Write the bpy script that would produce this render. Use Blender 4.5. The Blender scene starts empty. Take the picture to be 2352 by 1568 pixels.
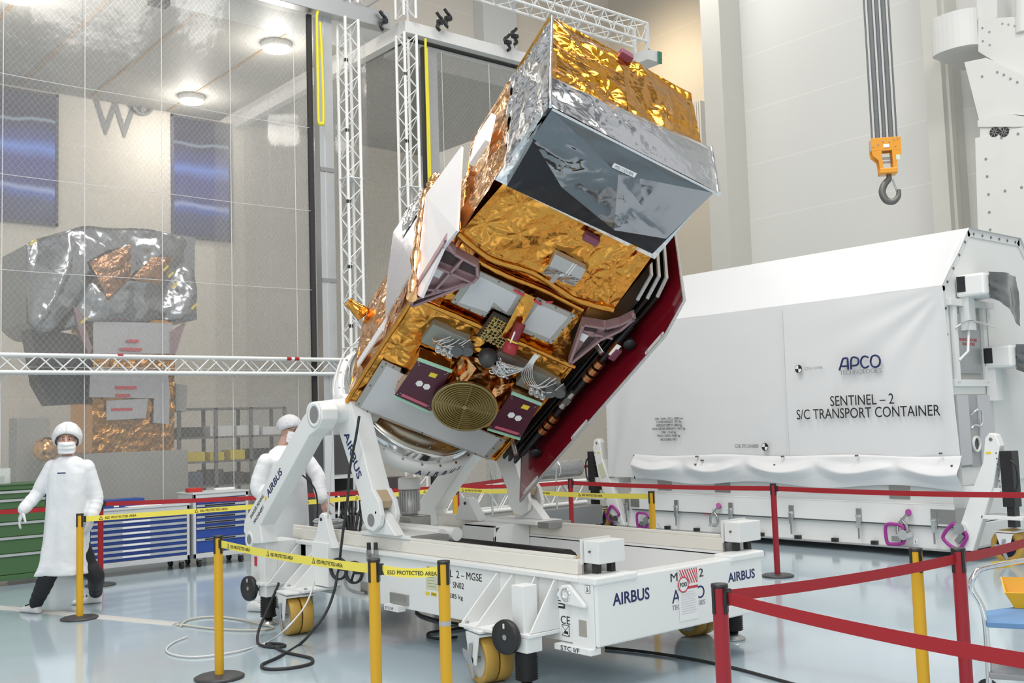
import bpy, bmesh, math, random
from mathutils import Vector, Matrix, noise
from math import sin, cos, pi, radians, sqrt, atan2
random.seed(7)
sc = bpy.context.scene
COL = sc.collection

# ------------------------------------------------------------------ camera
CAM_F, CAM_PITCH, CAM_ROLL, CAM_H, CAM_YAW = 2385.51, .0799268, -.0313179, 1.6716, .870937
IMW, IMH = 2352, 1568
_F = Vector((-sin(CAM_YAW)*cos(CAM_PITCH), cos(CAM_YAW)*cos(CAM_PITCH), sin(CAM_PITCH)))
_R0 = Vector((cos(CAM_YAW), sin(CAM_YAW), 0)); _U0 = _R0.cross(_F)
_R = cos(CAM_ROLL)*_R0 + sin(CAM_ROLL)*_U0; _U = _R.cross(_F)
EYE = Vector((0, 0, CAM_H))
cd = bpy.data.cameras.new('camera'); cam = bpy.data.objects.new('camera', cd); COL.objects.link(cam)
cd.sensor_width = 36; cd.lens = CAM_F/IMW*36; cd.clip_end = 200; cd.clip_start = .05
cam.matrix_world = Matrix(((_R.x, _U.x, -_F.x, EYE.x), (_R.y, _U.y, -_F.y, EYE.y), (_R.z, _U.z, -_F.z, EYE.z), (0, 0, 0, 1)))
sc.camera = cam
# ------------------------------------------------------------------ light and exposure
sc.view_settings.view_transform = 'Standard'; sc.view_settings.look = 'None'
sc.view_settings.gamma = 1; sc.view_settings.use_curve_mapping = False
sc.view_settings.exposure = 0.1
wd = bpy.data.worlds.new('hall_daylight'); sc.world = wd; wd.use_nodes = True
_bg = wd.node_tree.nodes['Background']; _bg.inputs[0].default_value = (.93, .96, 1, 1); _bg.inputs[1].default_value = .52

def area(name, loc, target, sx, sy, power, color=(1, 1, 1)):
    l = bpy.data.lights.new(name, 'AREA'); l.shape = 'RECTANGLE'; l.size = sx; l.size_y = sy; l.energy = power; l.color = color
    o = bpy.data.objects.new(name, l); COL.objects.link(o); o.location = loc
    o.rotation_euler = (Vector(target)-Vector(loc)).to_track_quat('-Z', 'Y').to_euler()
    return o
area('hall_lamp_field', (-7, 5, 13), (-7, 5, 0), 5, 5, 760, (1, .97, .92))
area('hall_lamp_field', (-1, 9, 13), (-2, 9, 0), 4, 4, 620, (1, .97, .93))
area('hall_lamp_field', (-4, -2, 12), (-6, 3, 0), 4, 4, 480, (1, .98, .95))
area('hall_lamp_field', (-13.5, 15, 12.5), (-14, 15.5, 0), 2.5, 2.5, 170, (1, .97, .92))
area('hall_window_light', (2.5, -4.5, 6), (-7, 6, 2), 5, 6, 420, (.95, .98, 1))
area('hall_wall_lamp', (-17.6, 18.7, 11.6), (-17.4, 20.8, 9.2), .8, .8, 60, (1, .80, .52))

def ray(px, py):
    return (_F + _R*((px-IMW/2)/CAM_F) - _U*((py-IMH/2)/CAM_F))
def at(px, py, ax, val):
    """survey point: where the sight line through a photo point meets the plane x, y or z = val of the hall"""
    d = ray(px, py); i = 'XYZ'.index(ax); k = (val-EYE[i])/d[i]
    return EYE + d*k
# ------------------------------------------------------------------ materials
MATS = {}
def mat(name, col, rough=.5, metal=0, bump=0, bscale=40, var=.04, vscale=3, coat=0, spec=.5, alpha=None):
    if name in MATS: return MATS[name]
    m = bpy.data.materials.new(name); m.use_nodes = True; nt = m.node_tree; N = nt.nodes; Lk = nt.links
    b = N['Principled BSDF']
    b.inputs['Roughness'].default_value = rough; b.inputs['Metallic'].default_value = metal
    b.inputs['Coat Weight'].default_value = coat; b.inputs['Specular IOR Level'].default_value = spec
    tc = N.new('ShaderNodeTexCoord'); nz = N.new('ShaderNodeTexNoise'); nz.inputs['Scale'].default_value = vscale; nz.inputs['Detail'].default_value = 4
    Lk.new(tc.outputs['Object'], nz.inputs['Vector'])
    mx = N.new('ShaderNodeMix'); mx.data_type = 'RGBA'
    mx.inputs[6].default_value = tuple(c*(1-var) for c in col)+(1,); mx.inputs[7].default_value = tuple(min(1, c*(1+var)) for c in col)+(1,)
    Lk.new(nz.outputs['Fac'], mx.inputs[0]); Lk.new(mx.outputs[2], b.inputs['Base Color'])
    if bump:
        n2 = N.new('ShaderNodeTexNoise'); n2.inputs['Scale'].default_value = bscale; n2.inputs['Detail'].default_value = 3
        Lk.new(tc.outputs['Object'], n2.inputs['Vector'])
        bp = N.new('ShaderNodeBump'); bp.inputs['Strength'].default_value = bump; bp.inputs['Distance'].default_value = .02
        Lk.new(n2.outputs['Fac'], bp.inputs['Height']); Lk.new(bp.outputs[0], b.inputs['Normal'])
    if alpha is not None:
        b.inputs['Alpha'].default_value = alpha
    MATS[name] = m; return m
def foil(name, col, rough=.14, scale=7, strength=.55, metal=1):
    """crinkled thermal foil: metallic, with folded creases from cell distances"""
    m = bpy.data.materials.new(name); m.use_nodes = True; nt = m.node_tree; N = nt.nodes; Lk = nt.links
    b = N['Principled BSDF']; b.inputs['Base Color'].default_value = (*col, 1); b.inputs['Metallic'].default_value = metal; b.inputs['Roughness'].default_value = rough
    tc = N.new('ShaderNodeTexCoord'); nz = N.new('ShaderNodeTexNoise'); nz.inputs['Scale'].default_value = 4; nz.inputs['Detail'].default_value = 2
    Lk.new(tc.outputs['Object'], nz.inputs['Vector'])
    wv = N.new('ShaderNodeVectorMath'); wv.operation = 'MULTIPLY_ADD'; wv.inputs[1].default_value = (.35, .35, .35)
    Lk.new(nz.outputs['Color'], wv.inputs[0]); Lk.new(tc.outputs['Object'], wv.inputs[2])
    v1 = N.new('ShaderNodeTexVoronoi'); v1.inputs['Scale'].default_value = scale; Lk.new(wv.outputs[0], v1.inputs['Vector'])
    v2 = N.new('ShaderNodeTexVoronoi'); v2.inputs['Scale'].default_value = scale*2.3; Lk.new(wv.outputs[0], v2.inputs['Vector'])
    ad = N.new('ShaderNodeMath'); ad.operation = 'MULTIPLY_ADD'; ad.inputs[1].default_value = .3
    Lk.new(v2.outputs['Distance'], ad.inputs[0]); Lk.new(v1.outputs['Distance'], ad.inputs[2])
    bp = N.new('ShaderNodeBump'); bp.inputs['Strength'].default_value = strength; bp.inputs['Distance'].default_value = .05
    Lk.new(ad.outputs[0], bp.inputs['Height']); Lk.new(bp.outputs[0], b.inputs['Normal'])
    MATS[name] = m; return m
def emit(name, col, s):
    m = bpy.data.materials.new(name); m.use_nodes = True; nt = m.node_tree
    b = nt.nodes['Principled BSDF']; b.inputs['Base Color'].default_value = (*col, 1)
    b.inputs['Emission Color'].default_value = (*col, 1); b.inputs['Emission Strength'].default_value = s
    MATS[name] = m; return m
WHITE = mat('white_paint', (.80, .81, .80), .38, var=.02)
CREAM = mat('cream_rail_coat', (.78, .75, .69), .45, var=.04)
WPLATE = mat('white_panel_paint', (.74, .75, .74), .5, var=.02)
STEEL = mat('brushed_steel', (.46, .46, .45), .32, 1, bump=.1, bscale=120)
DSTEEL = mat('dark_steel', (.2, .2, .2), .4, 1)
CHROME = mat('chrome', (.78, .79, .8), .12, 1)
ALU = mat('aluminium', (.62, .63, .64), .38, .9)
GREYPL = mat('grey_plate', (.28, .28, .28), .45, .3)
BLACK = mat('black_plastic', (.018, .018, .02), .42)
RUBBER = mat('black_rubber', (.025, .025, .027), .6)
BELLOW = mat('black_bellow', (.012, .012, .013), .55)
YPOST = mat('yellow_post_paint', (.66, .36, .012), .33, var=.03)
YBELT = mat('yellow_belt', (.83, .70, .10), .6)
RPOST = mat('red_post_paint', (.31, .010, .020), .3, var=.03)
RBELT = mat('red_belt', (.35, .010, .017), .55, bump=.05, bscale=300)
PU = mat('ochre_polyurethane', (.50, .30, .055), .4, var=.06)
NAVY = mat('navy_ink', (.012, .022, .11), .5)
INK = mat('black_ink', (.012, .012, .014), .5)
GREYINK = mat('grey_ink', (.25, .25, .26), .5)
REDINK = mat('red_ink', (.55, .04, .06), .5)
PAPER = mat('white_label', (.82, .82, .82), .6)
YLABEL = mat('yellow_label', (.80, .62, .05), .5)
GLABEL = mat('greenish_label', (.62, .64, .45), .6)
MAGENTA = mat('magenta_paint', (.34, .03, .27), .35)
GOLD = foil('gold_foil', (.68, .315, .062), .15, 9, .1)
COPPER = foil('copper_foil', (.80, .44, .20), .17, 9, .1)
SILVER = foil('silver_foil', (.80, .80, .81), .14, 8, .08)
MIRROR = foil('dark_mirror_sheet', (.19, .20, .215), .05, 2.4, .10)
BLACKREFL = foil('black_reflection_sheet', (.012, .013, .017), .16, 3, .15, .2)
# ------------------------------------------------------------------ object helpers
WM = {}
def tag(o, label=None, cat=None, group=None, kind=None):
    if label: o['label'] = label
    if cat: o['category'] = cat
    if group: o['group'] = group
    if kind: o['kind'] = kind
    return o
def thing(name, label, cat, loc=(0, 0, 0), rot=None, group=None):
    o = bpy.data.objects.new(name, None); COL.objects.link(o); o.empty_display_size = .1
    M = Matrix.Translation(loc) @ (rot.to_4x4() if rot is not None else Matrix())
    o.matrix_world = M; o.matrix_basis = M; WM[o.name] = M
    return tag(o, label, cat, group)
class B:
    """collects polygons for one mesh object; coordinates are hall coordinates unless build() gets M"""
    def __init__(s): s.v = []; s.f = []; s.sm = []
    def add(s, vs, fs, smooth=False):
        n = len(s.v); s.v += [Vector(v) for v in vs]; s.f += [[i+n for i in f] for f in fs]; s.sm += [smooth]*len(fs); return s
    def box(s, a, b):
        x0, y0, z0 = (min(a[i], b[i]) for i in range(3)); x1, y1, z1 = (max(a[i], b[i]) for i in range(3))
        return s.add([(x0, y0, z0), (x1, y0, z0), (x1, y1, z0), (x0, y1, z0), (x0, y0, z1), (x1, y0, z1), (x1, y1, z1), (x0, y1, z1)],
                     [(3, 2, 1, 0), (4, 5, 6, 7), (0, 1, 5, 4), (1, 2, 6, 5), (2, 3, 7, 6), (3, 0, 4, 7)])
    def obox(s, c, ax, ay, az):
        c, ax, ay, az = map(Vector, (c, ax, ay, az)); vs = []
        for k in (-1, 1):
            for j, i in ((-1, -1), (-1, 1), (1, 1), (1, -1)): vs.append(c+ax*i+ay*j+az*k)
        return s.add(vs, [(3, 2, 1, 0), (4, 5, 6, 7), (0, 1, 5, 4), (1, 2, 6, 5), (2, 3, 7, 6), (3, 0, 4, 7)])
    def prism(s, poly, ext):
        ext = Vector(ext); n = len(poly); P = [Vector(q) for q in poly]
        return s.add(P+[q+ext for q in P], [list(range(n))[::-1], [i+n for i in range(n)]]+[[i, (i+1) % n, (i+1) % n+n, i+n] for i in range(n)])
    def cyl(s, a, b, r0, r1=None, seg=20, caps=True):
        a, b = Vector(a), Vector(b); r1 = r0 if r1 is None else r1; d = (b-a).normalized()
        t = d.orthogonal().normalized(); q = d.cross(t)
        ring = lambda c, r: [c+(t*cos(2*pi*i/seg)+q*sin(2*pi*i/seg))*r for i in range(seg)]
        s.add(ring(a, r0)+ring(b, r1), [[i, (i+1) % seg, (i+1) % seg+seg, i+seg] for i in range(seg)], True)
        if caps:
            s.add(ring(a, r0), [list(range(seg))[::-1]]); s.add(ring(b, r1), [list(range(seg))])
        return s
    def tube(s, path, r, seg=8, closed=False, rs=None):
        P = [Vector(q) for q in path]; n = len(P); vs = []; fs = []; t = None
        for i, q in enumerate(P):
            if closed: d = P[(i+1) % n]-P[i-1]
            else: d = P[min(i+1, n-1)]-P[max(i-1, 0)]
            d.normalize()
            t = (d.orthogonal() if t is None else t-d*t.dot(d)).normalized(); b = d.cross(t); rr = rs[i] if rs else r
            vs += [q+(t*cos(2*pi*k/seg)+b*sin(2*pi*k/seg))*rr for k in range(seg)]
        m = n if closed else n-1
        for i in range(m):
            j = (i+1) % n
            fs += [[i*seg+k, i*seg+(k+1) % seg, j*seg+(k+1) % seg, j*seg+k] for k in range(seg)]
        s.add(vs, fs, True)
        if not closed: s.add(vs[:seg], [list(range(seg))[::-1]]); s.add(vs[-seg:], [list(range(seg))])
        return s
    def lathe(s, prof, o, axis, seg=48, smooth=True, closed=False):
        """prof: (radius, along) pairs about axis through o"""
        o, d = Vector(o), Vector(axis).normalized(); t = d.orthogonal().normalized(); q = d.cross(t); n = len(prof); vs = []; fs = []
        for r, h in prof: vs += [o+d*h+(t*cos(2*pi*k/seg)+q*sin(2*pi*k/seg))*r for k in range(seg)]
        for i in range(n if closed else n-1):
            j = (i+1) % n
            fs += [[i*seg+k, i*seg+(k+1) % seg, j*seg+(k+1) % seg, j*seg+k] for k in range(seg)]
        return s.add(vs, fs, smooth)
    def grid(s, fn, nu, nv, smooth=True):
        vs = [fn(i/nu, j/nv) for j in range(nv+1) for i in range(nu+1)]
        fs = [[j*(nu+1)+i, j*(nu+1)+i+1, (j+1)*(nu+1)+i+1, (j+1)*(nu+1)+i] for j in range(nv) for i in range(nu)]
        return s.add(vs, fs, smooth)
    def quad(s, a, b, c, d): return s.add([a, b, c, d], [(0, 1, 2, 3)])
    def build(s, name, m, parent=None, M=None, bevel=0, solid=0, label=None, seg=2):
        me = bpy.data.meshes.new(name)
        T = (M if M is not None else Matrix())
        o0 = None
        if parent is not None: T = WM[parent.name].inverted() @ T
        vs = [T @ v for v in s.v]
        if parent is None:
            lo = [min(v[i] for v in vs) for i in range(3)]; hi = [max(v[i] for v in vs) for i in range(3)]
            o0 = Vector(((lo[0]+hi[0])/2, (lo[1]+hi[1])/2, lo[2])); vs = [v-o0 for v in vs]
        me.from_pydata(vs, [], s.f); me.polygons.foreach_set('use_smooth', s.sm); me.update()
        bm = bmesh.new(); bm.from_mesh(me); bmesh.ops.recalc_face_normals(bm, faces=bm.faces) if not getattr(s, 'open', False) else None; bm.to_mesh(me); bm.free()
        o = bpy.data.objects.new(name, me); COL.objects.link(o); me.materials.append(m)
        if parent is not None:
            o.parent = parent; WM[o.name] = WM[parent.name]
        else:
            o.location = o0; WM[o.name] = Matrix.Translation(o0)
        if bevel:
            md = o.modifiers.new('bevel', 'BEVEL'); md.width = bevel; md.segments = seg; md.limit_method = 'ANGLE'; md.angle_limit = radians(40)
        if solid:
            md = o.modifiers.new('solid', 'SOLIDIFY'); md.thickness = solid; md.offset = 0
        if label: o['label'] = label
        return o
def structure(o): o['kind'] = 'structure'; return o
def text(body, parent, c, right, up, h, m, width=None, bold=0, shear=0, align='CENTER', depth=.0012, name='lettering', M=None, lines=1.0):
    """raised lettering: c = centre, h = cap height, width = full width if given"""
    cu = bpy.data.curves.new(name, 'FONT'); cu.body = body; cu.align_x = align; cu.align_y = 'CENTER'; cu.offset = bold; cu.shear = shear; cu.resolution_u = 3; cu.space_line = lines
    cu.extrude = .01
    t = bpy.data.objects.new(name, cu); COL.objects.link(t); bpy.context.view_layer.update()
    me = bpy.data.meshes.new_from_object(t.evaluated_get(bpy.context.evaluated_depsgraph_get()))
    bpy.data.objects.remove(t); bpy.data.curves.remove(cu)
    xs = [v.co.x for v in me.vertices]; ys = [v.co.y for v in me.vertices]
    n = body.count('\n')
    k = h/(.70 if n == 0 else .70); kx = k
    if width: kx = width/(max(xs)-min(xs))
    right = Vector(right).normalized(); nrm = right.cross(Vector(up)).normalized(); up = nrm.cross(right); c = Vector(c)
    xc = (max(xs)+min(xs))/2 if align == 'CENTER' else 0; yc = (max(ys)+min(ys))/2
    T = (M if M is not None else Matrix())
    if parent is not None: T = WM[parent.name].inverted() @ T
    for v in me.vertices:
        v.co = T @ (c+right*((v.co.x-xc)*kx)+up*((v.co.y-yc)*k)+nrm*(depth*(v.co.z/.01)*.5+depth*.7))
    me.name = name; me.materials.clear(); me.materials.append(m)
    o = bpy.data.objects.new(name, me); COL.objects.link(o)
    if parent is not None: o.parent = parent; WM[o.name] = WM[parent.name]
    return o
def smoothpath(P, n=8, closed=False):
    P = [Vector(q) for q in P]; out = []; L = len(P); rng = L if closed else L-1
    g = (lambda i: P[i % L]) if closed else (lambda i: P[max(0, min(L-1, i))])
    for i in range(rng):
        p0, p1, p2, p3 = g(i-1), g(i), g(i+1), g(i+2)
        for k in range(n):
            t = k/n
            out.append(.5*((2*p1)+(p2-p0)*t+(2*p0-5*p1+4*p2-p3)*t*t+(3*p1-p0-3*p2+p3)*t**3))
    if not closed: out.append(P[-1])
    return out
def _hv(i, j, k):
    v = sin(i*127.1+j*311.7+k*74.7)*43758.5453
    return (v-math.floor(v))*2-1
def _tin(x, y, k):
    """random heights on a triangle lattice, joined by flat facets: sharp straight creases"""
    sk = (x+y)*.3660254; i = math.floor(x+sk); j = math.floor(y+sk); t = (i+j)*.2113249
    x0 = x-(i-t); y0 = y-(j-t); a = x+sk-i; c = y+sk-j
    if a > c: w0, w1, w2, p = 1-a, a-c, c, (1, 0)
    else: w0, w1, w2, p = 1-c, c-a, a, (0, 1)
    return w0*_hv(i, j, k)+w1*_hv(i+p[0], j+p[1], k)+w2*_hv(i+1, j+1, k)
def crumple(p, q, amp, sc_=6.0, seed=0, star=.75):
    """folded-foil height: flat facets of three sizes with a bent, turned lattice"""
    a0 = seed*1.37; x, y = p*cos(a0)-q*sin(a0), p*sin(a0)+q*cos(a0)
    w_ = noise.noise_vector(Vector((p*sc_*.45, q*sc_*.45, seed*1.7)))
    x, y = x*sc_*2.3+w_.x*1.1, y*sc_*1.25+w_.y*1.1
    h = _tin(x, y, seed)+.22*_tin(x*2.1+3, y*2.1, seed+9)+.05*_tin(x*4.6, y*4.6+5, seed+21)
    # pulled-in points with folds running out like a star
    g = .26; ci, cj = math.floor(p/g), math.floor(q/g); st = 0
    for i in (ci-1, ci, ci+1) if star else ():
        for j in (cj-1, cj, cj+1):
            if _hv(i, j, seed+40) < -.1: continue
            dx, dy = p-(i+.5+.38*_hv(i, j, seed+41))*g, q-(j+.5+.38*_hv(i, j, seed+42))*g; r = sqrt(dx*dx+dy*dy)
            if r < .24:
                th = atan2(dy, dx)*(2.5+1.5*abs(_hv(i, j, seed+43)))/pi+_hv(i, j, seed+44)*3; f = abs(th-math.floor(th)-.5)
                st += (f*2-.6)*math.exp(-r/.075)*min(1, r/.035)
    return amp*(h*.62+st*star)
def truss(b, p0, p1, w, r=.02, rb=.009, up=None, bays=None, faces=4):
    """square lattice truss between p0 and p1 of width w"""
    p0, p1 = Vector(p0), Vector(p1); d = p1-p0; L = d.length; d.normalize()
    s_ = Vector(up) if up else (Vector((0, 0, 1)) if abs(d.z) < .9 else Vector((1, 0, 0))); s_ = (s_-d*s_.dot(d)).normalized(); t = d.cross(s_)
    cs = [(s_*i+t*j)*(w/2) for i, j in ((1, 1), (1, -1), (-1, -1), (-1, 1))]
    for c in cs: b.cyl(p0+c, p1+c, r, seg=8)
    n = bays or max(2, round(L/(w*1.0)))
    if n % 2: n += 1
    for k in range(4):
        a, c = cs[k], cs[(k+1) % 4]
        for i in range(n):
            e0, e1 = (a, c) if (i+k) % 2 == 0 else (c, a)
            b.cyl(p0+d*(L*i/n)+e0, p0+d*(L*(i+1)/n)+e1, rb, seg=5, caps=False)
    return b
# ================================================================== the hall
def floor_material():
    m = bpy.data.materials.new('epoxy_floor'); m.use_nodes = True; nt = m.node_tree; N = nt.nodes; Lk = nt.links; b = N['Principled BSDF']
    tc = N.new('ShaderNodeTexCoord'); nz = N.new('ShaderNodeTexNoise'); nz.inputs['Scale'].default_value = .35; nz.inputs['Detail'].default_value = 5
    Lk.new(tc.outputs['Object'], nz.inputs['Vector'])
    mx = N.new('ShaderNodeMix'); mx.data_type = 'RGBA'; mx.inputs[6].default_value = (.41, .51, .57, 1); mx.inputs[7].default_value = (.46, .555, .61, 1)
    Lk.new(nz.outputs['Fac'], mx.inputs[0]); Lk.new(mx.outputs[2], b.inputs['Base Color'])
    n2 = N.new('ShaderNodeTexNoise'); n2.inputs['Scale'].default_value = 5; n2.inputs['Detail'].default_value = 6; Lk.new(tc.outputs['Object'], n2.inputs['Vector'])
    mr = N.new('ShaderNodeMapRange'); mr.inputs[3].default_value = .07; mr.inputs[4].default_value = .19; Lk.new(n2.outputs['Fac'], mr.inputs[0]); Lk.new(mr.outputs[0], b.inputs['Roughness'])
    bp = N.new('ShaderNodeBump'); bp.inputs['Strength'].default_value = .02; Lk.new(nz.outputs['Fac'], bp.inputs['Height']); Lk.new(bp.outputs[0], b.inputs['Normal'])
    b.inputs['Specular IOR Level'].default_value = .75; b.inputs['Coat Weight'].default_value = .25; b.inputs['Coat Roughness'].default_value = .05
    return m
structure(B().box((-24, -8, -.2), (6, 24, 0)).build('floor', floor_material()))
def panel_wall(name, col, rough=.45, pz=1.15, py=0, line=.88):
    """painted wall panels with thin horizontal joints"""
    m = bpy.data.materials.new(name); m.use_nodes = True; nt = m.node_tree; N = nt.nodes; Lk = nt.links; b = N['Principled BSDF']; b.inputs['Roughness'].default_value = rough
    tc = N.new('ShaderNodeTexCoord'); sp = N.new('ShaderNodeSeparateXYZ'); Lk.new(tc.outputs['Object'], sp.inputs[0])
    md = N.new('ShaderNodeMath'); md.operation = 'PINGPONG'; md.inputs[1].default_value = pz/2; Lk.new(sp.outputs['Z'], md.inputs[0])
    lt = N.new('ShaderNodeMath'); lt.operation = 'LESS_THAN'; lt.inputs[1].default_value = .008; Lk.new(md.outputs[0], lt.inputs[0])
    nz = N.new('ShaderNodeTexNoise'); nz.inputs['Scale'].default_value = .4; Lk.new(tc.outputs['Object'], nz.inputs['Vector'])
    mx = N.new('ShaderNodeMix'); mx.data_type = 'RGBA'; mx.inputs[6].default_value = tuple(c*.98 for c in col)+(1,); mx.inputs[7].default_value = tuple(min(1, c*1.02) for c in col)+(1,); Lk.new(nz.outputs['Fac'], mx.inputs[0])
    m2 = N.new('ShaderNodeMix'); m2.data_type = 'RGBA'; m2.inputs[7].default_value = tuple(min(1, c*1.12) for c in col)+(1,); Lk.new(lt.outputs[0], m2.inputs[0]); Lk.new(mx.outputs[2], m2.inputs[6]); Lk.new(m2.outputs[2], b.inputs['Base Color'])
    return m
WALLM = panel_wall('hall_wall_panels', (.74, .74, .715))
WALLB = panel_wall('hall_back_wall_panels', (.72, .67, .585), .5, 2.4)
WALLL = panel_wall('hall_side_wall_panels', (.80, .74, .66), .5, 2.4)
COLM = mat('column_paint', (.66, .65, .60), .5, var=.02)
YW = 17.6
xr = at(1716, 300, 'Y', YW).x
structure(B().box((xr-.4, YW, 0), (6, YW+.3, 15)).build('wall_right', WALLM))
xc0 = at(1607, 0, 'Y', 16.9).x; xc1 = at(1650, 0, 'Y', 16.9).x
col1 = structure(B().box((xc0, 16.9, 0), (xc1, YW+.4, 15)).build('trim_1', COLM))
structure(B().box((-20.2, 20.8, 0), (xr, 21.1, 15)).build('wall_back', WALLB))
structure(B().box((-20.3, -8, 0), (-20, 21, 15)).build('wall_left', WALLL))
structure(B().box((-20, at(1185, 0, 'X', -19.6).y-1.1, 0), (-19.6, at(1185, 0, 'X', -19.6).y, 15)).build('trim_3', WPLATE))
structure(B().box((-24, -8.3, 0), (6.3, -8, 9)).build('wall_near', WALLM))
structure(B().box((6, -8, 0), (6.3, 24, 9)).build('wall_side', WALLM))
# second column on the right wall
x2a = at(2125, 200, 'Y', 16.9).x; x2b = at(2164, 200, 'Y', 16.9).x
b = B().box((x2a, 16.9, 0), (x2b, YW+.1, 15)); b.box((x2b, 17.05, 0), (x2b+.05, 17.2, 15))
structure(b.build('trim_2', COLM))
# hall rafters far above (they carry the lamps and give the foil its dark streaks)
for i in range(5):
    y = -6+i*6
    structure(B().box((-20, y, 13.6), (6, y+1.3, 14.6)).build('trim_%d' % (4+i), mat('rafter_paint', (.16, .16, .16), .6)))

# ------------------------------------------------------------------ clean tents on the left
XT = -13.7
def sheet_material(name, base=.16, net=.42, seam=.0, col=(.62, .62, .61), period=.075):
    """clear plastic sheet with a welded net of thin threads: mostly transparent, faint milky haze, glossy"""
    m = bpy.data.materials.new(name); m.use_nodes = True; nt = m.node_tree; N = nt.nodes; Lk = nt.links; N.clear()
    out = N.new('ShaderNodeOutputMaterial'); tr = N.new('ShaderNodeBsdfTransparent'); tr.inputs[0].default_value = (.97, .97, .97, 1)
    df = N.new('ShaderNodeBsdfDiffuse'); df.inputs[0].default_value = (*col, 1); tl = N.new('ShaderNodeBsdfTranslucent'); tl.inputs[0].default_value = (*col, 1)
    gl = N.new('ShaderNodeBsdfGlossy'); gl.inputs['Roughness'].default_value = .12; gl.inputs[0].default_value = (.9, .9, .9, 1)
    a = N.new('ShaderNodeMixShader'); a.inputs[0].default_value = .45; Lk.new(df.outputs[0], a.inputs[1]); Lk.new(tl.outputs[0], a.inputs[2])
    g = N.new('ShaderNodeMixShader'); g.inputs[0].default_value = .10; Lk.new(a.outputs[0], g.inputs[1]); Lk.new(gl.outputs[0], g.inputs[2])
    tc = N.new('ShaderNodeTexCoord'); sp = N.new('ShaderNodeSeparateXYZ'); Lk.new(tc.outputs['Object'], sp.inputs[0])
    h = N.new('ShaderNodeMath'); h.operation = 'ADD'; Lk.new(sp.outputs['X'], h.inputs[0]); Lk.new(sp.outputs['Y'], h.inputs[1])
    zz = N.new('ShaderNodeMath'); zz.operation = 'MULTIPLY'; zz.inputs[1].default_value = .8; Lk.new(sp.outputs['Z'], zz.inputs[0])
    ln = []
    for op in ('ADD', 'SUBTRACT'):
        q = N.new('ShaderNodeMath'); q.operation = op; Lk.new(h.outputs[0], q.inputs[0]); Lk.new(zz.outputs[0], q.inputs[1])
        pp = N.new('ShaderNodeMath'); pp.operation = 'PINGPONG'; pp.inputs[1].default_value = period/2; Lk.new(q.outputs[0], pp.inputs[0])
        l = N.new('ShaderNodeMath'); l.operation = 'LESS_THAN'; l.inputs[1].default_value = .0032; Lk.new(pp.outputs[0], l.inputs[0]); ln.append(l)
    mxx = N.new('ShaderNodeMath'); mxx.operation = 'MAXIMUM'; Lk.new(ln[0].outputs[0], mxx.inputs[0]); Lk.new(ln[1].outputs[0], mxx.inputs[1])
    nz = N.new('ShaderNodeTexNoise'); nz.inputs['Scale'].default_value = .8; nz.inputs['Detail'].default_value = 3; Lk.new(tc.outputs['Object'], nz.inputs['Vector'])
    mr = N.new('ShaderNodeMapRange'); mr.inputs[3].default_value = base*.75; mr.inputs[4].default_value = base*1.3; Lk.new(nz.outputs['Fac'], mr.inputs[0])
    ad = N.new('ShaderNodeMath'); ad.operation = 'MULTIPLY_ADD'; ad.inputs[1].default_value = net; Lk.new(mxx.outputs[0], ad.inputs[0]); Lk.new(mr.outputs[0], ad.inputs[2])
    mix = N.new('ShaderNodeMixShader'); Lk.new(ad.outputs[0], mix.inputs[0]); Lk.new(tr.outputs[0], mix.inputs[1]); Lk.new(g.outputs[0], mix.inputs[2]); Lk.new(mix.outputs[0], out.inputs[0])
    # folds
    wv = N.new('ShaderNodeTexNoise'); wv.inputs['Scale'].default_value = 1.6; wv.inputs['Detail'].default_value = 4; Lk.new(tc.outputs['Object'], wv.inputs['Vector'])
    bp = N.new('ShaderNodeBump'); bp.inputs['Strength'].default_value = .09; bp.inputs['Distance'].default_value = .15; Lk.new(wv.outputs['Fac'], bp.inputs['Height'])
    Lk.new(bp.outputs[0], gl.inputs['Normal'])
    return m
SHEET = sheet_material('netted_clear_sheet', .26, .2)
SHEET2 = sheet_material('netted_clear_sheet_side', .2, .2)
SEAM = mat('milky_seam', (.80, .80, .80), .4, alpha=.55)
TENTW = mat('tent_white_panel', (.70, .70, .69), .5); TENTC = mat('tent_ceiling_panel', (.40, .39, .365), .6)
ZT = 8.12                                    # tent roof height
yT1 = at(880, 60, 'X', XT).y; yT2 = at(930, 75, 'X', XT).y
tent = thing('clean_tent', 'large clean tent with grey roof and clear netted walls filling the left of the hall', 'tent', (XT-3, 5, 0))
b = B().box((-19.9, -1, ZT), (XT+.15, yT1, ZT+.12)); b.build('roof', TENTC, tent)
for px, py in ((30, 0), (245, 0), (460, 20), (668, 69)):
    y = at(px, py, 'Z', ZT).y
    B().box((-19.8, y, ZT-.012), (XT-.95, y+.05, ZT-.002)).build('ceiling_joint', mat('rust_joint', (.40, .27, .15), .6), tent)
B().box((XT+.02, -1, ZT-.1), (XT+.22, yT1, ZT+.16)).build('roof_edge_beam', ALU, tent, bevel=.008)
B().box((XT-.9, -1, ZT-.1), (XT+.02, yT1, ZT-.06)).build('roof_soffit', TENTW, tent)
yp = at(735, 500, 'X', XT).y; yp2 = at(767, 500, 'X', XT).y
bb = B().box((XT-.12, yp, 0), (XT+.03, yp2, ZT-.1)); bb.box((XT+.03, yp+.09, 0), (XT+.045, yp+.11, ZT-.1)); bb.build('corner_post', ALU, tent)
for z in (3.9, 5.6):
    B().box((XT+.03, yp-.005, z), (XT+.05, yp2+.005, z+.06)).build('post_joint', GREYPL, tent)
ysb = at(714, 500, 'X', XT).y
B().box((XT+.0, ysb-.035, 0), (XT+.05, ysb+.04, ZT-.12)).build('black_edge_strip', RUBBER, tent)
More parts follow.
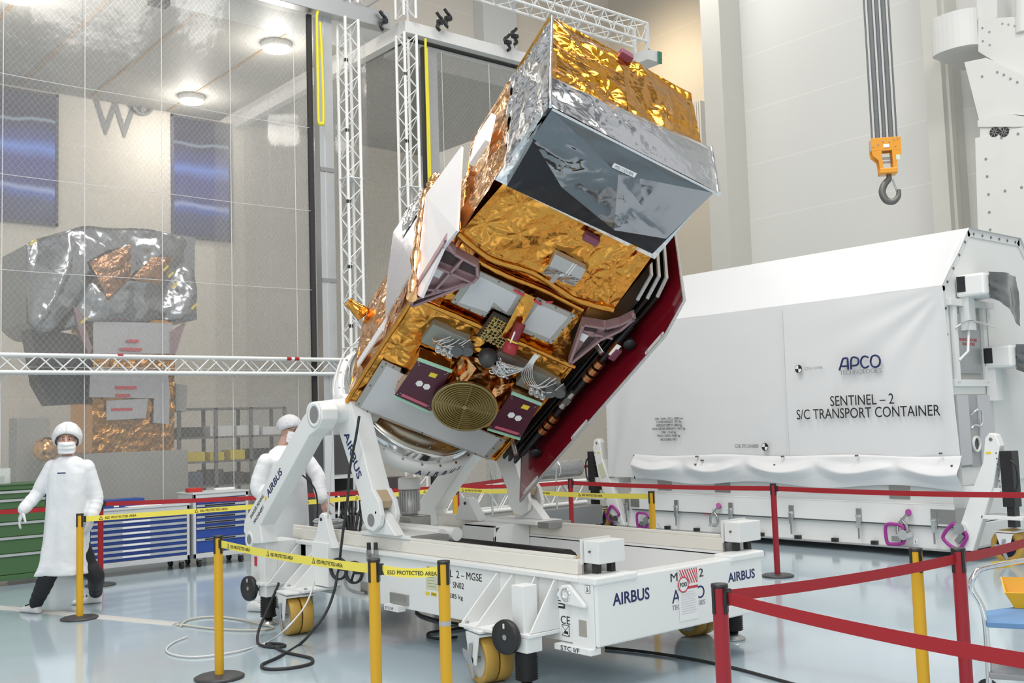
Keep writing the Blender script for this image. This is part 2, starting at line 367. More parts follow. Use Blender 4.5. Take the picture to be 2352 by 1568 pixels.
p_ = at(640, 3, 'X', XT+.24)
text('ABCO', tent, (XT+.225, at(652, 2, 'X', XT+.22).y, ZT+.07), (0, 1, 0), (0, 0, 1), .14, GREYINK, bold=.01)
B().box((XT-.5, at(360, 5, 'X', XT-.4).y-.1, ZT-.35), (XT-.3, at(385, 5, 'X', XT-.4).y, ZT-.12)).build('speaker_box', BLACK, tent)

tent2 = thing('clean_tent', 'smaller clean tent behind the satellite with white roof corner and dark interior', 'tent', (XT-3, yT2+2, 0))
B().box((-19.9, yT2, ZT), (XT+.1, 14.3, ZT+.10)).build('roof', TENTC, tent2)
b = B().box((XT, yT2-.1, ZT-.05), (XT+.16, 14.3, ZT+.15)); b.build('roof_edge_beam', TENTW, tent2, bevel=.006)
B().box((-19.9, yT2-.1, ZT-.1), (XT, yT2+.06, ZT+.17)).build('roof_edge_beam', TENTW, tent2, bevel=.006)
B().box((XT-.8, yT2+.1, ZT-.16), (XT-.05, 14.3, ZT-.1)).build('roof_soffit', ALU, tent2)
ybs = at(979, 300, 'X', XT).y
B().box((XT-.05, ybs-.05, 0), (XT+.03, ybs+.05, ZT-.16)).build('black_edge_strip', RUBBER, tent2)
B().box((XT-.12, ybs+.1, 0), (XT-.06, ybs+.3, ZT-.16)).build('corner_post', ALU, tent2)

def curtain(name, label, A, Bp, z0, z1, m, seams, amp=.03, inset=.0, rows=()):
    A, Bp = Vector(A), Vector(Bp); d = Bp-A; L = d.length; n = Vector((d.y, -d.x, 0)).normalized()
    b = B(); b.open = True
    def fn(s, t):
        q = A+d*s; z = z0+(z1-z0)*t
        o = amp*(sin(s*L*5.1+sin(t*4)*.8)*.6+noise.noise(Vector((s*L*1.3, t*3, 2)))*1.4)*(.35+.65*(1-t))
        return Vector((q.x, q.y, z))+n*o
    b.grid(fn, max(8, int(L*7)), 26)
    o = b.build(name, m); tag(o, label, 'curtain')
    for s in seams:
        sb = B(); sb.open = True
        q0 = A+d*s+n*(amp*1.5)
        w = d.normalized()*.016
        sb.tube([Vector((q0.x, q0.y, z0+(z1-z0)*k/10)) for k in range(11)], .0065, 5); sb.build('seam', SEAM, o)
    for t in rows:
        sb = B(); z = z0+(z1-z0)*t
        sb.tube([Vector(((A+d*(k/14)).x, (A+d*(k/14)).y, z))+n*(amp*1.6+.02*sin(k)) for k in range(15)], .0045, 5); sb.build('seam', SEAM, o)
    return o
y0c = 2.2
sm = [(at(px, 400, 'X', XT).y-y0c)/(ysb-y0c) for px in (5, 195, 373, 532, 680)]
curtain('plastic_curtain', 'wide clear netted plastic curtain hanging in front of the wrapped spacecraft', (XT, y0c, 0), (XT, ysb-.04, 0), .03, ZT-.15, SHEET, sm, rows=(.32, .47, .62, .78))
curtain('plastic_curtain', 'clear netted side curtain of the large tent beside its corner post', (XT-.3, yT1-.15, 0), (-19.8, yT1-.15, 0), .03, ZT-.1, SHEET2, (.3, .6), .03)
curtain('plastic_curtain', 'clear netted curtain between the two truss towers', (XT-.1, yT2+.08, 0), (-19.8, yT2+.08, 0), .03, ZT-.12, SHEET2, (.25, .55), .03)
curtain('plastic_curtain', 'clear netted curtain hanging behind the satellite below the white roof edge', (XT-.03, ybs+.08, 0), (XT-.03, 14.2, 0), .03, ZT-.16, SHEET2, [(at(px, 300, 'X', XT).y-ybs)/(14.2-ybs) for px in (1009, 1120)], .03)
# windows in the far wall seen through the tent
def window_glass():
    m = bpy.data.materials.new('skylit_window_glass'); m.use_nodes = True; nt = m.node_tree; N = nt.nodes; Lk = nt.links; b = N['Principled BSDF']  # bands of skylight are painted into the glass as emission
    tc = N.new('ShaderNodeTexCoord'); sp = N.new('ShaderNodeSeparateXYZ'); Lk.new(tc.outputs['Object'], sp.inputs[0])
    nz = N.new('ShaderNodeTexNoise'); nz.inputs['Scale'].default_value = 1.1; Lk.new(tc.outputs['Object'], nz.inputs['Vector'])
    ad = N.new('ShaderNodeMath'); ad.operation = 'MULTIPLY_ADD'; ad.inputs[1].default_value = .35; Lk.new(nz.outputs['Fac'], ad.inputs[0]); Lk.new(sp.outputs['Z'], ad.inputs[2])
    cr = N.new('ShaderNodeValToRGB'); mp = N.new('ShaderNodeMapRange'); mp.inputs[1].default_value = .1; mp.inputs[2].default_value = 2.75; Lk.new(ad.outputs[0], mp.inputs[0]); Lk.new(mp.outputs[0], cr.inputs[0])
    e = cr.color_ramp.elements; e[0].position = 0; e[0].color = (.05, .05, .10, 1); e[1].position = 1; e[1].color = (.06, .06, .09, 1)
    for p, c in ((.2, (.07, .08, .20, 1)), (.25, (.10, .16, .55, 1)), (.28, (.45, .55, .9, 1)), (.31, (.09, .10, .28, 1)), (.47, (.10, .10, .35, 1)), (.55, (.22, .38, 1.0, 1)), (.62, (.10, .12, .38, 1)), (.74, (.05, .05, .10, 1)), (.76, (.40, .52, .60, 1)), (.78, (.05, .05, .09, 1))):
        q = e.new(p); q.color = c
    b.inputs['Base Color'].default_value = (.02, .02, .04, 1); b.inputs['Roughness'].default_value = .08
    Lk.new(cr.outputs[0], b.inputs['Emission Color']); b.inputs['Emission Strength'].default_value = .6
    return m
WG = window_glass(); WFRAME = mat('window_frame_dark', (.10, .10, .13), .5)
for i, (pa, pb) in enumerate((((-60, 200), (133, 520)), ((393, 262), (533, 556)))):
    a, c = at(*pa, 'X', -19.95), at(*pb, 'X', -19.95)
    w = B(); w.box((-20, a.y, c.z), (-19.97, c.y, c.z+2.5)); f = w.build('window_%d' % (i+1), WG); structure(f)
    fb = B()
    for zz in (0, 2.44): fb.box((-19.97, a.y, c.z+zz), (-19.93, c.y, c.z+zz+.05))
    for yy in (a.y, c.y-.05): fb.box((-19.97, yy, c.z), (-19.93, yy+.05, c.z+2.5))
    fb.build('window_frame', WFRAME, f)
# lettering on the far wall behind the sheet
q = at(268, 272, 'X', -19.9)
wl = text('W', None, (-19.98, q.y, q.z), (0, 1, 0), (0, 0, 1), .66, GREYINK, width=.82, bold=.012, name='wall_letter'); tag(wl, 'grey letter W on the far wall seen through the plastic curtain', 'letter')
q = at(327, 240, 'X', -19.9)
b = B().lathe([(.22, -.03), (.17, -.03), (.17, .03), (.22, .03)], (-19.9, q.y, q.z), (1, 0, 0), 24, closed=True)
for a in range(2): b.obox((-19.9, q.y, q.z), (.02, 0, 0), (0, .2*cos(a*pi/2), .2*sin(a*pi/2)), (0, -.03*sin(a*pi/2), .03*cos(a*pi/2)))
b.cyl((-20, q.y, q.z), (-19.9, q.y, q.z), .04)
tag(b.build('valve_wheel', GREYINK), 'grey spoked wheel on the far wall beside the letter W', 'wheel')
# round lamps on the tent ceiling
LAMPM = emit('lamp_diffuser', (1, .98, .93), 16)
for (px, py), lab in (((635, 112), 'round ceiling lamp in the tent nearest its corner post'), ((440, 232), 'round ceiling lamp deep in the tent above the second blue window'), ((40, -4), 'round ceiling lamp at the top left corner cut by the frame')):
    q = at(px, py, 'Z', ZT-.1)
    t = thing('ceiling_lamp', lab, 'lamp', (q.x, q.y, ZT-.1), group='tent ceiling lamps')
    B().lathe([(.0, 0), (.24, 0), (.25, .1), (0, .1)], (q.x, q.y, ZT-.1), (0, 0, 1), 28).build('housing', TENTW, t)
    B().cyl((q.x, q.y, ZT-.12), (q.x, q.y, ZT-.1), .22, seg=28).build('diffuser', LAMPM, t)
    l = bpy.data.lights.new('tent_lamp', 'POINT'); l.energy = 60; l.shadow_soft_size = .22; l.color = (1, .95, .86)
    o = bpy.data.objects.new('tent_lamp', l); COL.objects.link(o); o.location = (q.x, q.y, ZT-.45)
# ------------------------------------------------------------------ trusses
def tower(pxc, label, y_off=0):
    q = at(pxc, 300, 'X', XT+.2)
    t = thing('truss_tower', label, 'truss', (XT+.2, q.y, 0))
    truss(truss(B(), (XT+.14, q.y, .03), (XT+.14, q.y, ZT-.1), .235, .024, .009, up=(1, 0, 0), bays=36), (XT+.14, q.y, ZT+.17), (XT+.14, q.y, ZT+1.9), .235, .024, .009, up=(1, 0, 0), bays=8).build('lattice', WHITE, t)
    B().box((XT+.0, q.y-.25, 0), (XT+.4, q.y+.25, .03)).build('base_plate', WHITE, t)
    for z in (3.2, 4.1, 5.1, 6.2, 7.3):
        B().box((XT+.24, q.y-.145, z), (XT+.28, q.y-.09, z+.05)).build('clamp', BLACK, t)
    for z in (2.9, 5.5):
        B().box((XT+.0, q.y-.14, z), (XT+.28, q.y+.14, z+.012)).build('coupler', WHITE, t)
    return q.y
yA = tower(808, 'white lattice tower left of the satellite under the large tent roof end')
yB = tower(943, 'white lattice tower at the corner of the smaller tent')
q1 = at(2, 840, 'X', XT+.2); 
b = truss(B(), (XT+.2, 1.5, 2.59), (XT+.2, yA-.14, 2.61), .21, .024, .0095, bays=30)
t = thing('truss_beam', 'long white horizontal lattice beam crossing in front of the curtain', 'truss', (XT+.2, 4, 2.6)); b.build('lattice', WHITE, t)
for pp in (263, 650, 668):
    yy = at(pp, 822, 'X', XT+.2).y; B().cyl((XT+.305, yy, 2.712), (XT+.305, yy+.07, 2.712), .0265, seg=8).build('red_tape', RBELT, t)
b = truss(B(), (XT+.5, yB+.2, ZT+.95), (XT+.5, 14.6, ZT+.95), .36, .026, .01, bays=26)
t = thing('truss_beam', 'white lattice beam running above the smaller tent roof towards the satellite', 'truss', (XT+.5, 11, ZT+.9)); b.build('lattice', WHITE, t)
a_, c_ = at(1468, 118, 'X', XT+.5), at(1503, 152, 'X', XT+.5)
B().box((XT+.3, 14.55, c_.z), (XT+.7, c_.y, a_.z)).box((XT+.3, 14.56, a_.z-.01), (XT+.36, 14.62, ZT+1.15)).box((XT+.64, 14.56, a_.z-.01), (XT+.7, 14.62, ZT+1.15)).build('end_frame', WPLATE, t)
b = B()
for k in range(4): b.tube([(XT+.72, c_.y-.12+.03*k, a_.z), (XT+.72, c_.y-.13+.03*k, c_.z-.03)], .013, 5)
b.build('green_strap', mat('green_strap', (.08, .25, .17), .7), t)
b = truss(B(), (XT-.06, yB, ZT+1.1), (-19.5, yB, ZT+1.1), .36, .026, .01, bays=22)
t = thing('truss_beam', 'white lattice beam running back from the tower at the tent corner', 'truss', (XT-3, yB, ZT+.9)); b.build('lattice', WHITE, t)
for px, py, nm in ((880, 48, 'left'), (1010, 50, 'second from the left'), (1028, 42, 'third from the left'), (1165, 97, 'fourth from the left'), (1181, 83, 'right')):
    q = at(px, py, 'X', XT+.3)
    P = [(XT+.3, q.y+.06*sin(k*1.3)*(1 if px % 2 else -1), q.z-.15+k*.05) for k in range(7)]
    b = B().tube(smoothpath(P, 4), .028, 6); b.box((XT+.26, q.y-.04, q.z-.03), (XT+.34, q.y+.07, q.z+.03)); b.cyl((XT+.3, q.y, ZT+.12), (XT+.3, q.y, q.z), .008, seg=5)
    b.build('scaffold_clip', BLACK, tent2)
def sling(px, y0, y1, lab, w):
    a, c = at(px, y0, 'X', XT+.25), at(px, y1, 'X', XT+.25); b = B()
    P = [(XT+.19, a.y-w*.5, ZT-.1), (XT+.19, a.y-w, a.z), (XT+.19, a.y-w*.9, (a.z+c.z)/2), (XT+.19, a.y-w*.9, c.z+.05), (XT+.19, a.y, c.z), (XT+.19, a.y+w*.9, c.z+.05), (XT+.19, a.y+w*.9, (a.z+c.z)/2), (XT+.19, a.y+w*.3, a.z)]
    b.tube(smoothpath(P, 5), .022, 6)
    tag(b.build('lifting_sling', mat('yellow_sling', (.75, .66, .04), .7, bump=.1)), lab, 'sling')
sling(738, 48, 280, 'yellow lifting sling hanging as a loop on the tent corner post', .045)
sling(984, 108, 440, 'yellow lifting sling hanging beside the tower of the smaller tent', .014)
# ================================================================== multi purpose trolley
TR = thing('integration_trolley', 'white wheeled tilting trolley frame carrying the satellite on its ring', 'trolley', (-6.7, 5.35, 0))
XE, YN, YF, ZB, ZTp = -4.65, 4.53, 6.19, .295, .70
XL = -8.42
WT = WHITE
# side beams with top flange, rail bars on top
for nm, y0, y1, s in (('near', YN, YN+.16, -1), ('far', YF-.16, YF, 1)):
    b = B().box((XL, y0, ZB), (XE-.14, y1, ZTp)); b.box((XL, y0-(.03 if s < 0 else 0), ZTp-.02), (XE-.14, y1+(.03 if s > 0 else 0), ZTp+.012))
    b.build('side_beam', WT, TR, bevel=.006)
    yr = y0+.04 if s < 0 else y0
    B().box((-8.6, yr, ZTp+.012), (-4.86, yr+.12, .808)).build('slide_beam', CREAM, TR, bevel=.008)
    b = B().box((-8.6, yr+.005, .808), (-4.9, yr+.035, .83)); b.build('guide_rail', CREAM, TR, bevel=.003)
    B().box((-8.6, yr+.035, .808), (-4.9, yr+.1, .814)).build('wear_strip', mat('tan_strip', (.55, .42, .24), .6), TR)
# end beams
b = B().box((XE-.14, YN, ZB), (XE, YF, ZTp)); b.box((XE-.15, YN-.02, ZTp-.03), (XE+.012, YN+.36, ZTp+.02)); b.box((XE-.15, YF-.36, ZTp-.03), (XE+.012, YF+.02, ZTp+.02))
b.build('end_beam', WT, TR, bevel=.012)
B().box((XL, YN, ZB+.05), (XL+.14, YF, ZTp)).build('end_beam', WT, TR, bevel=.01)
# inner pan and bellows that cover the spindle
B().box((XL+.14, YN+.16, ZB+.1), (XE-.14, YF-.16, ZB+.12)).build('inner_pan', WT, TR)
b = B()
b.tube([(-8.2+k*.02, 5.30, .615) for k in range(124)], .12, 14, rs=[.115+.012*(k % 2) for k in range(124)]); b.build('spindle_bellows', BELLOW, TR)
# cross plates with sliding carriage
for s, y0, y1 in ((-1, YN+.03, YN+.33), (1, YF-.33, YF-.03)):
    b = B().box((-7.42, y0, .815), (-6.72, y1, .845)); b.build('carriage_plate', WT, TR, bevel=.004)
    B().box((-6.72, y0+.02, .79), (-6.58, y1-.02, .842)).build('carriage_stop', GREYPL, TR, bevel=.003)
for y0, y1, xa, xb in ((4.67, 4.86, -7.45, -6.78), (5.63, 6.025, -7.56, -7.0)):
    b = B(); b.prism([(xa, y0, .50), (xa, y0, .66), (xa+.14, y0, .815), (xb, y0, .815), (xb, y0, .50)], (0, .02, 0)); b.prism([(xb, y0, .50), (xb, y0, .72), (xb, y0+.07, .80), (xb, y1, .80), (xb, y1, .5)], (-.02, 0, 0)); b.box((xa+.14, y0, .795), (xb, y1, .815)); b.box((xa+.3, y0+.02, .50), (xa+.32, y1, .8))
    b.build('drive_carriage', WT, TR, bevel=.004)
B().box((-7.45, 4.86, .52), (-7.25, 5.63, .66)).build('cross_tie', WT, TR, bevel=.005)
B().box((-8.3, 4.9, .70), (-7.95, 6.0, .72)).build('grating', mat('grating_white', (.62, .62, .61), .6, bump=.8, bscale=60), TR)
for y in (4.95, 5.1): B().cyl((-7.95, y, .80), (-6.85, y+.02, .80), .055, seg=18).build('guide_tube', WT, TR)
# lugs
def lug(pts, y, th, name='lifting_lug'):
    b = B().prism([(x, y, z) for x, z in pts], (0, th, 0)); return b.build(name, WT, TR, bevel=.004)
lg = lug([(-7.98, .70), (-7.9, .80), (-7.84, .965), (-7.80, .985), (-7.76, .965), (-7.68, .80), (-7.62, .70)], 4.42, .06)
B().cyl((-7.81, 4.412, .93), (-7.81, 4.419, .93), .014).build('lug_hole', BLACK, lg)
b = B().box((-7.95, 4.40, .38), (-7.68, 4.53, .74)); b.build('lug_post', WT, TR, bevel=.005)
lg = lug([(-7.86, .81), (-7.83, .9), (-7.75, 1.0), (-7.70, 1.02), (-7.65, 1.0), (-7.58, .9), (-7.50, .81)], 5.86, .1)
B().cyl((-7.7, 5.85, .965), (-7.7, 5.859, .965), .014).build('lug_hole', BLACK, lg)
# end stop covers
for y0, y1 in ((4.615, 4.85), (6.02, 6.265)):
    t = B().box((-4.84, y0, .785), (-4.705, y1, .925)).build('end_cover', WPLATE, TR, bevel=.004)
    B().box((-4.86, y0-.012, .775), (-4.845, y1+.012, .935)).build('cover_flange', WPLATE, t)
    B().cyl((-4.78, y0-.014, .86), (-4.78, y0, .86), .007, seg=10).build('cover_screw', DSTEEL, t)
    for yy in (y0+.05, y0+.18): B().box((-4.80, yy-.02, .71), (-4.76, yy+.02, .785)).build('buffer_foot', RUBBER, t)
    B().box((-4.86, y0, .712), (-4.845, y1, .785)).build('stop_plate', STEEL, t)
# gusset brackets carrying casters, jack columns
def caster(cx, cy, yaw=0, blue=False, parent=None, name='caster', r=.155, plate=True):
    """swivel caster with two ochre wheels; returns the caster part"""
    par = parent or TR
    R = Matrix.Rotation(yaw, 3, 'Z'); c = Vector((cx, cy, 0)); T = lambda x, y, z: c+R@Vector((x, y, z))
    ax = R@Vector((1, 0, 0)); ay = R@Vector((0, 1, 0))
    b = B().obox(T(0, 0, .345), ax*.13, ay*.12, (0, 0, .008)); b.cyl(T(0, 0, .325), T(0, 0, .345), .09)
    for s in (-1, 1):
        b.prism([T(s*.118, -.10, .325), T(s*.118, .10, .325), T(s*.118, .045, r-.03), T(s*.118, -.045, r-.03)], ax*.009*s)
    b.obox(T(0, 0, .318), ax*.125, ay*.10, (0, 0, .008))
    f = b.build(name, WT, par, bevel=.003)
    for s in (-.052, .052):
        B().lathe([(.118, -.045), (r-.006, -.047), (r, -.04), (r, .04), (r-.006, .047), (.118, .045)], T(s, 0, r), ax, 36, closed=True).build('tread', PU, f)
        B().lathe([(.0, -.02), (.05, -.03), (.06, -.018), (.108, -.018), (.119, -.04), (.119, .04), (.108, .018), (.0, .02)], T(s, 0, r), ax, 30).build('wheel_disc', mat('wheel_disc_blue', (.02, .025, .07), .4) if blue else mat('wheel_disc_white', (.75, .75, .73), .45), f)
    B().cyl(T(-.13, 0, r), T(.13, 0, r), .018).build('axle', STEEL, f)
    return f, T, ax, ay
def rig(cx, cy, s, yaw=0):
    """bracket of two sloping gussets with base plate above a caster; s = -1 on the near side"""
    y0 = YN if s < 0 else YF
    yo = y0+s*.33
    b = B()
    for x in (cx-.17, cx-.01):
        b.prism([(x, y0, ZTp-.03), (x, y0+s*.02, ZTp-.03), (x, yo, .385), (x, yo, .365), (x, y0, .365)], (.012, 0, 0))
    b.box((cx-.2, y0, .352), (cx+.17, yo-s*.0, .372))
    g = b.build('gusset_bracket', WT, TR, bevel=.003)
    for dx in (-.16, .13):
        for dy in (.06, .29): B().cyl((cx+dx, y0+s*dy, .372), (cx+dx, y0+s*dy, .386), .014, seg=6).build('bolt', STEEL, g)
    return g
rig(-5.43, 4.3, -1); rig(-7.9, 4.3, -1); rig(-5.6, 6.4, 1); rig(-8.0, 6.4, 1)
for (cx, cy, yw) in ((-5.462, 4.325, -1.78), (-7.92, 4.235, -1.72), (-5.43, 6.35, -1.7), (-7.95, 6.4, -1.7)):
    f, T, ax, ay = caster(cx, cy, yw)
    b = B().prism([T(.135, -.02, .26), T(.135, .02, .27), T(.135, .0, .17), T(.135, .045, .06), T(.135, .02, .04), T(.135, -.04, .13), T(.135, -.11, .17), T(.135, -.12, .21), T(.135, -.03, .20)], ax*.006); b.build('brake_lever', mat('grey_lever', (.45, .47, .5), .4, .6), f)
    b = B().tube(smoothpath([T(-.13, -.1, .34), T(-.17, -.12, .36), T(-.17, -.02, .37), T(-.13, 0, .35)], 4), .008, 6); b.build('lock_handle', CHROME, f)
def jack(cx, cy, s, wheel=True, hw=(-.03, .335)):
    """screw jack: square column on the frame, gearbox, rubber bellows, round foot, handwheel"""
    y0 = YN if s < 0 else YF
    j = B().box((cx-.055, cy-.06, .365), (cx+.055, cy+.06, .66)); j.box((cx-.11, min(y0, cy-.07*1), .345), (cx+.11, max(y0, cy+.07), .368))
    for x in (cx-.1, cx+.09): j.prism([(x, y0, .68), (x, y0+s*.03, .68), (x, cy+s*.05, .37), (x, y0, .37)], (.012, 0, 0))
    o = j.build('screw_jack', WT, TR, bevel=.004)
    B().box((cx-.06, cy-.065, .25), (cx+.085, cy+.065, .345)).build('gearbox', WT, o, bevel=.004)
    b = B(); n = 12
    b.lathe([q for k in range(n) for q in ((.060, .07+k*.015), (.074, .0775+k*.015))]+[(.06, .25)], (cx, cy, 0), (0, 0, 1), 24); b.build('bellows', BELLOW, o)
    B().lathe([(0, 0), (.085, 0), (.085, .015), (.04, .04), (.03, .07), (0, .07)], (cx, cy, 0), (0, 0, 1), 24).build('jack_foot', STEEL, o)
    if wheel:
        w = Vector((cx+hw[0], cy-.10, hw[1])); d = Vector((.12, -1, 0)).normalized()
        k = B().lathe([(0, -.01), (.03, -.012), (.09, -.008), (.107, .0), (.11, .02), (.104, .042), (.03, .03), (0, .03)], w, d, 32).build('handwheel', BLACK, o)
        B().cyl(w+d*.03, w+d*.036, .018, seg=14).build('hub_cap', STEEL, k)
        B().obox(w+d*.0405+Vector((0, 0, .07)), (.006, 0, 0), (0, .003, 0), (0, 0, .015)).build('white_mark', PAPER, k)
        B().cyl(w, Vector((cx, cy, hw[1]-.02)), .016, seg=10).build('crank_shaft', STEEL, k)
    return o
jack(-5.10, 4.33, -1, hw=(-.05, .345)); jack(-8.47, 4.26, -1, hw=(-.13, .315)); jack(-5.1, 6.4, 1, False); jack(-8.45, 6.42, 1, False)
# strut bracket at the left end
b = B().box((-8.72, 4.22, .36), (-8.42, 4.53, .72)); b.box((-8.74, 4.16, .35), (-8.4, 4.6, .375)); b.build('strut_bracket', WT, TR, bevel=.005)
B().box((-8.64, 4.212, .50), (-8.60, 4.218, .58)).build('arrow_label', REDINK, TR)
# corner lifting eye and fork tunnel label blocks
b = B().prism([(XE-.27, YN-.02, .655), (XE-.20, YN-.02, .665), (XE-.06, YN-.02, .55), (XE-.06, YN-.02, .53), (XE-.26, YN-.02, .54), (XE-.32, YN-.02, .59)], (0, -.03, 0))
o = b.build('lifting_eye', WT, TR, bevel=.01); 
B().lathe([(.024, -.018), (.042, -.018), (.042, .018), (.024, .018)], (XE-.225, YN-.037, .60), (0, 1, 0), 20, closed=True).build('eye_bush', CHROME, o)
b = B().box((XE-.22, YN-.012, ZB-.02), (XE-.02, YN, ZTp)); b.box((XE-.34, YN-.05, ZB-.045), (XE-.02, YN+.04, ZB-.005)); b.build('corner_plate', WT, TR, bevel=.004)
B().box((XE-.155, YN-.0135, ZB+.055), (XE-.085, YN-.0125, ZB+.155)).build('fork_slot', mat('slot_shadow_beige', (.36, .34, .30), .7), TR)
def near_lab(s, x, z, h, width=None, m=INK, y=YN-.0005, **k): return text(s, TR, (x, y, z), (1, 0, 0), (0, 0, 1), h, m, width, **k)
B().box((XE-.345, YN-.052, ZB-.042), (XE-.06, YN-.0505, ZB-.008)).build('label_plate', PAPER, TR)
near_lab('STC I/F', XE-.2, ZB-.025, .028, .17, y=YN-.053)
b = B().box((-6.93, YN-.02, .325), (-6.69, YN, .405)); b.build('steel_block', STEEL, TR, bevel=.003)
B().box((-6.93, YN-.07, .278), (-6.74, YN, .322)).build('label_block', WT, TR); B().box((-6.93, YN-.0715, .28), (-6.79, YN-.0705, .316)).build('label_plate', PAPER, TR); near_lab('STC I/F', -6.86, .298, .02, .115, y=YN-.072)
near_lab('SENTINEL  2 – MGSE', -6.115, .615, .052, .66)
near_lab('SN02', -6.06, .538, .043, .13); near_lab('1285 kg', -6.10, .452, .032, .18)
B().box((-6.46, YN-.002, .475), (-6.28, YN-.0005, .60)).build('inspection_label', GLABEL, TR)
for k in range(5): B().box((-6.44, YN-.003, .585-k*.022), (-6.31-.02*(k % 3), YN-.0021, .588-k*.022)).build('label_line', GREYINK, TR)
B().box((-6.47, YN-.002, .43), (-6.42, YN-.0005, .455)).build('yellow_sticker', YLABEL, TR); B().box((-6.40, YN-.002, .43), (-6.33, YN-.0005, .458)).build('yellow_sticker', YLABEL, TR); near_lab('1764', -6.365, .444, .016, .05, y=YN-.0022)
b = B().box((XE-.40, YN-.003, .50), (XE-.29, YN-.0005, .615)); o = b.build('type_plate', INK, TR); B().box((XE-.395, YN-.004, .59), (XE-.295, YN-.0031, .61)).build('plate_header', GREYPL, o)
for k in range(4): B().box((XE-.35, YN-.004, .568-k*.018), (XE-.30, YN-.0031, .578-k*.018)).build('plate_field', PAPER, o)
near_lab('CE', XE-.29, .43, .05, .085)
def picto(x, z, s, hook=False):
    t = B().box((x-s, YN-.0145, z-s*1.1), (x+s, YN-.0135, z+s*1.1)).build('pictogram', INK, TR)
    B().box((x-s*.9, YN-.0155, z-s), (x+s*.9, YN-.0146, z+s)).build('pictogram_field', PAPER, t)
    if hook: B().tube(smoothpath([(x, YN-.016, z+s*.7), (x, YN-.016, z+s*.1), (x+s*.35, YN-.016, z-s*.3), (x, YN-.016, z-s*.65), (x-s*.35, YN-.016, z-s*.3)], 5), s*.12, 5).build('hook_symbol', INK, t)
    else:
        B().box((x-s*.1, YN-.017, z-s*.6), (x+s*.7, YN-.0156, z-s*.1)).build('truck_symbol', INK, t); B().obox((x, YN-.0165, z), (s*.9, 0, s), (0, .0006, 0), (-.002, 0, .002)).build('cross_bar', INK, t)
picto(XE-.065, .645, .022, True); 
t = B().box((XE-.325, YN-.0025, .33), (XE-.255, YN-.001, .40)).build('pictogram', INK, TR); B().box((XE-.321, YN-.0035, .334), (XE-.259, YN-.0026, .396)).build('pictogram_field', PAPER, t); B().box((XE-.30, YN-.0045, .345), (XE-.265, YN-.0036, .362)).build('truck_symbol', INK, t)
for sg in (1, -1): B().obox((XE-.29, YN-.0042, .365), (.03, 0, .03*sg), (0, .0004, 0), (-.0012, 0, .0012*sg)).build('cross_bar', INK, t)
# end face lettering and poster
def end_lab(s, y, z, h, width=None, m=NAVY, **k): return text(s, TR, (XE+.0005, y, z), (0, 1, 0), (0, 0, 1), h, m, width, **k)
ya = at(1450, 1369, 'X', XE); yb_ = at(1703, 1321, 'X', XE)
end_lab('AIRBUS', ya.y, ya.z, .072, .335, bold=.018); end_lab('AIRBUS', yb_.y, yb_.z, .062, .30, bold=.018)
q = at(1578, 1320, 'X', XE); end_lab('MGSE 2', q.y, q.z, .055, .33, INK)
q = at(1581, 1362, 'X', XE); end_lab('APCO', q.y, q.z-.005, .085, .33, NAVY); end_lab('TECHNOLOGIES', q.y, q.z-.075, .03, .33, GREYINK)
a, c = at(1556, 1308, 'X', XE), at(1605, 1418, 'X', XE)
po = B().box((XE+.002, a.y, c.z), (XE+.0035, c.y, a.z)).build('poster', PAPER, TR); hh = a.z-c.z; ww = c.y-a.y; xs = XE+.0045
b = B()
for k in range(9):
    y = a.y+ww*(k-.5)/9*1.1
    b.prism([(xs, max(a.y, min(c.y, y+dy)), z) for dy, z in ((0, a.z-.004), (.01, a.z-.004), (.06, a.z-hh*.30), (.05, a.z-hh*.30))], (.0006, 0, 0))
b.box((xs, a.y, a.z-hh*.40), (xs+.0006, c.y, a.z-hh*.35)); b.build('red_stripes', REDINK, po)
yc = a.y+ww*.24; zc = a.z-hh*.30
B().lathe([(.044, 0), (.052, 0), (.052, .0012), (.044, .0012)], (xs+.001, yc, zc), (1, 0, 0), 24, closed=True).build('prohibition_ring', REDINK, po)
B().cyl((xs, yc, zc), (xs+.001, yc, zc), .044, seg=24).build('sign_field', PAPER, po)
text('FOD', po, (xs+.0015, yc, zc), (0, 1, 0), (0, 0, 1), .026, INK, .07, bold=.02)
for k in range(10): B().box((xs, a.y+.02, a.z-hh*(.46+.045*k)), (xs+.0006, a.y+ww*(.8+.1*((k*7) % 3)/2), a.z-hh*(.452+.045*k))).build('text_line', mat('pale_ink', (.55, .55, .57), .6), po)
# near panel equipment: hand wheels, connectors
h1 = at(800, 1315, 'Y', YN-.06); h2 = at(815, 1318, 'Y', YN-.10)
for i, px in enumerate((778, 813)):
    q = at(px, 1306+i*8, 'Y', YN-.08); o = B().lathe([(.075, -.012), (.092, -.012), (.092, .012), (.075, .012)], q, (.35, -1, 0), 28, closed=True).build('handwheel', BLACK, TR)
    for a_ in (0, 2.1, 4.2): B().cyl(q, q+Vector((.08*cos(a_), 0, .08*sin(a_))), .01, seg=6).build('spoke', BLACK, o)
    B().cyl(q, (q.x+.02, YN, q.z), .02, seg=12).build('spindle', STEEL, o)
for px in (846, 862):
    q = at(px, 1262, 'Y', YN-.05); o = B().box((q.x-.014, YN-.06, q.z-.06), (q.x+.014, YN-.03, q.z)).build('connector', STEEL, TR); B().cyl((q.x, YN-.045, q.z), (q.x, YN-.045, q.z+.055), .017, seg=12).build('connector_plug', BLACK, o)
q = at(854, 1285, 'Y', YN-.04); B().box((q.x-.05, YN-.06, q.z-.015), (q.x+.05, YN, q.z+.012)).build('connector_bracket', STEEL, TR)
q = at(833, 1350, 'Y', YN-.01); B().box((q.x-.03, YN-.012, q.z-.05), (q.x+.08, YN, q.z+.05)).build('cable_plate', STEEL, TR)
